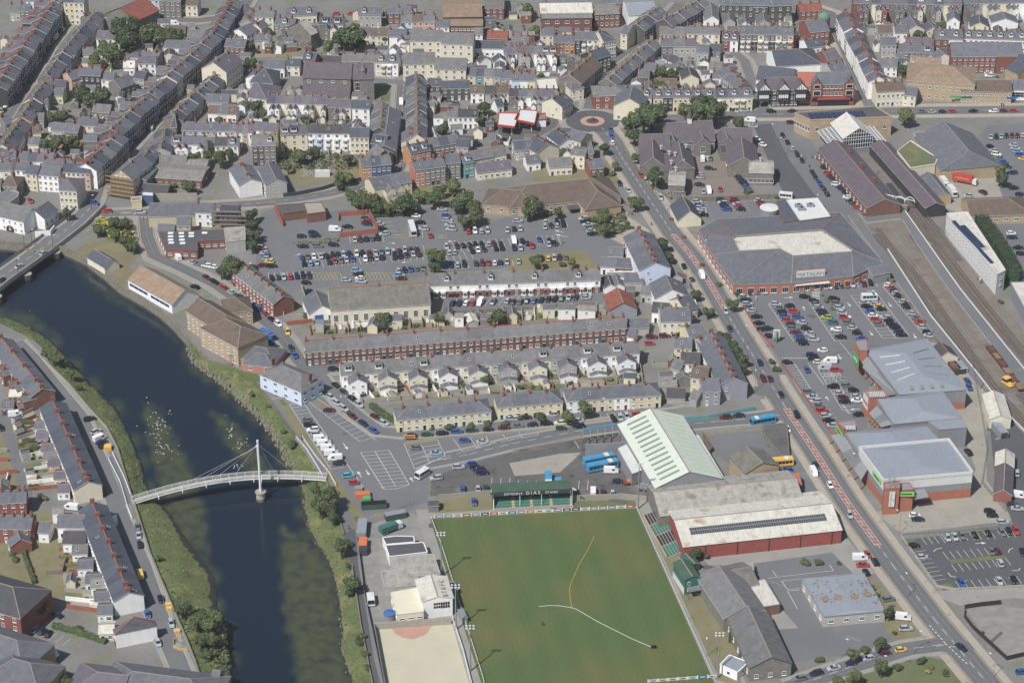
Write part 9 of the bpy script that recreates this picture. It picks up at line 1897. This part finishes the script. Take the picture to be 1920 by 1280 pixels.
# ================================================================ FILL: outbuildings, yard walls and shrubs between the terraces
rng = random.Random(21); T(0,0)
ZN = ['by the far left street','in the block beside the shopping street','above the bridge junction','around the church','below the white terrace','near the petrol station','behind the roundabout shops','behind the timbered shops','in the top right quarter','by the church hall','above the council rows','behind the lilac house','right of the white terrace','at the left edge','by the lower left terrace','by the riverside bungalow']
ZONES = [([(0,60),(140,100),(60,250),(0,300)],60),([(150,45),(400,45),(330,170),(230,290),(130,300),(90,250)],110),([(20,270),(180,260),(205,300),(160,360),(0,360)],50),([(440,60),(700,30),(1080,20),(1130,120),(1090,190),(760,200),(760,145),(560,120),(420,200),(330,180)],190),
  ([(340,190),(720,160),(740,300),(640,290),(400,290),(320,250)],100),([(765,170),(930,160),(930,240),(1000,250),(1060,240),(1110,300),(1050,330),(900,290),(780,260)],90),([(1180,60),(1400,50),(1420,195),(1190,190),(1130,160)],120),([(1395,30),(1560,30),(1600,130),(1450,140)],50),([(1600,30),(1920,20),(1920,150),(1800,140),(1720,140),(1660,150)],130),
  ([(600,600),(1180,575),(1180,592),(600,625)],60),([(650,728),(1190,690),(1190,716),(700,750)],20),([(1225,690),(1320,640),(1350,740),(1240,745)],36),([(1170,500),(1330,470),(1340,600),(1240,640),(1180,590)],30),([(0,820),(40,810),(60,960),(0,965)],14),([(90,900),(150,900),(200,1100),(120,1120)],14),([(460,600),(480,560),(560,600),(520,600)],5)]
kk = 0; OUT = MB(); n_out = 0
for zi,(zone,cnt) in enumerate(ZONES):
 zp = [(4*x,4*y) for x,y in zone]; us = [p[0] for p in zp]; vs_ = [p[1] for p in zp]; tries = 0; done = 0
 while done < cnt and tries < cnt*14:
  tries += 1; u = rng.uniform(min(us),max(us)); v = rng.uniform(min(vs_),max(vs_))
  if not inside(u,v,zp): continue
  c = P(u,v); L = rng.uniform(3,7); W = rng.uniform(2.8,5); e = rng.uniform(2.2,4.6); a = rng.choice((0,pi/2))+rng.uniform(-.2,.2); kind = rng.random()
  if not free(c.x,c.y,L+.6,W+.6,a): continue
  done += 1; cc,ss = cos(a),sin(a); occ_poly([(c.x+p*cc-q*ss,c.y+p*ss+q*cc) for p,q in ((-L/2,-W/2),(L/2,-W/2),(L/2,W/2),(-L/2,W/2))])
  if kind < .62:
   mb = MB(); r_ = rng.uniform(.8,1.5); wl_ = rng.choice('wwccggsby'); rf_ = rng.choice('sssdpkgf')
   mb.add(body_mb(L,W,e,r_,wl_),Matrix.Identity(4)); mb.add(roof_mb(L,W,e,r_,rf_,ends=(.15,.15),ov=.15),Matrix.Identity(4))
   if e > 3: mb.add(shared(('window',.9,1.1),window_fn(.9,1.1)),Matrix.Translation((0,-W/2-.01,e-1.7))); 
   n_out += 1
   if n_out <= 290: solo('outbuilding',mb,f"small {WNAME[wl_]} outbuilding under a {RNAME.get(rf_,'grey sheet')} roof {ZN[zi]}",'outbuilding',group='back yard outbuildings '+ZN[zi],loc=c,rz=a)
   else: OUT.add(mb,Matrix.Translation(c)@Matrix.Rotation(a,4,'Z'))
  elif kind < .8:
   mb = MB(); m_ = rng.choice(('stone_wall','grey_block','wall_w','brick_wall')); mb.box(0,0,0,1.7,L*1.6,.3,m_); mb.box(-L*.8,L*.5,0,1.6,.3,L,m_); solo('yard_wall',mb,f"L shaped {dict(stone_wall='stone',grey_block='grey block',wall_w='white',brick_wall='brick')[m_]} yard wall {ZN[zi]}",'wall',group='back yard walls '+ZN[zi],loc=c,rz=a)
  else: shrub(u,v,rng.uniform(14,34),rng.choice('bbdac'),'green garden bush '+ZN[zi]).__setitem__('group','back yard bushes '+ZN[zi])
struct('garden',GP)
if OUT.v: stuff('distant_outbuildings',OUT,'smaller sheds and extensions crowded in distant back yards','outbuildings')
T(0,0)
# ================================================================ EMIT
struct('road_markings',MARK)
haze()
HOUSES.sort(key=lambda h: (not h['always'],-h['y']))
HLIM = 330
rest = MB()
for i,h in enumerate(HOUSES):
 if i < HLIM or h['always']: emit_house(h)
 else: emit_house(h,rest)
if rest.v: stuff('distant_houses',rest,'slate roofed houses packed together at the far edge of the town','houses')
emit_cars(300)
print('HOUSES',len(HOUSES),'CARS',len(CARS),'TREES',TREES,'OBJ',len(bpy.data.objects))
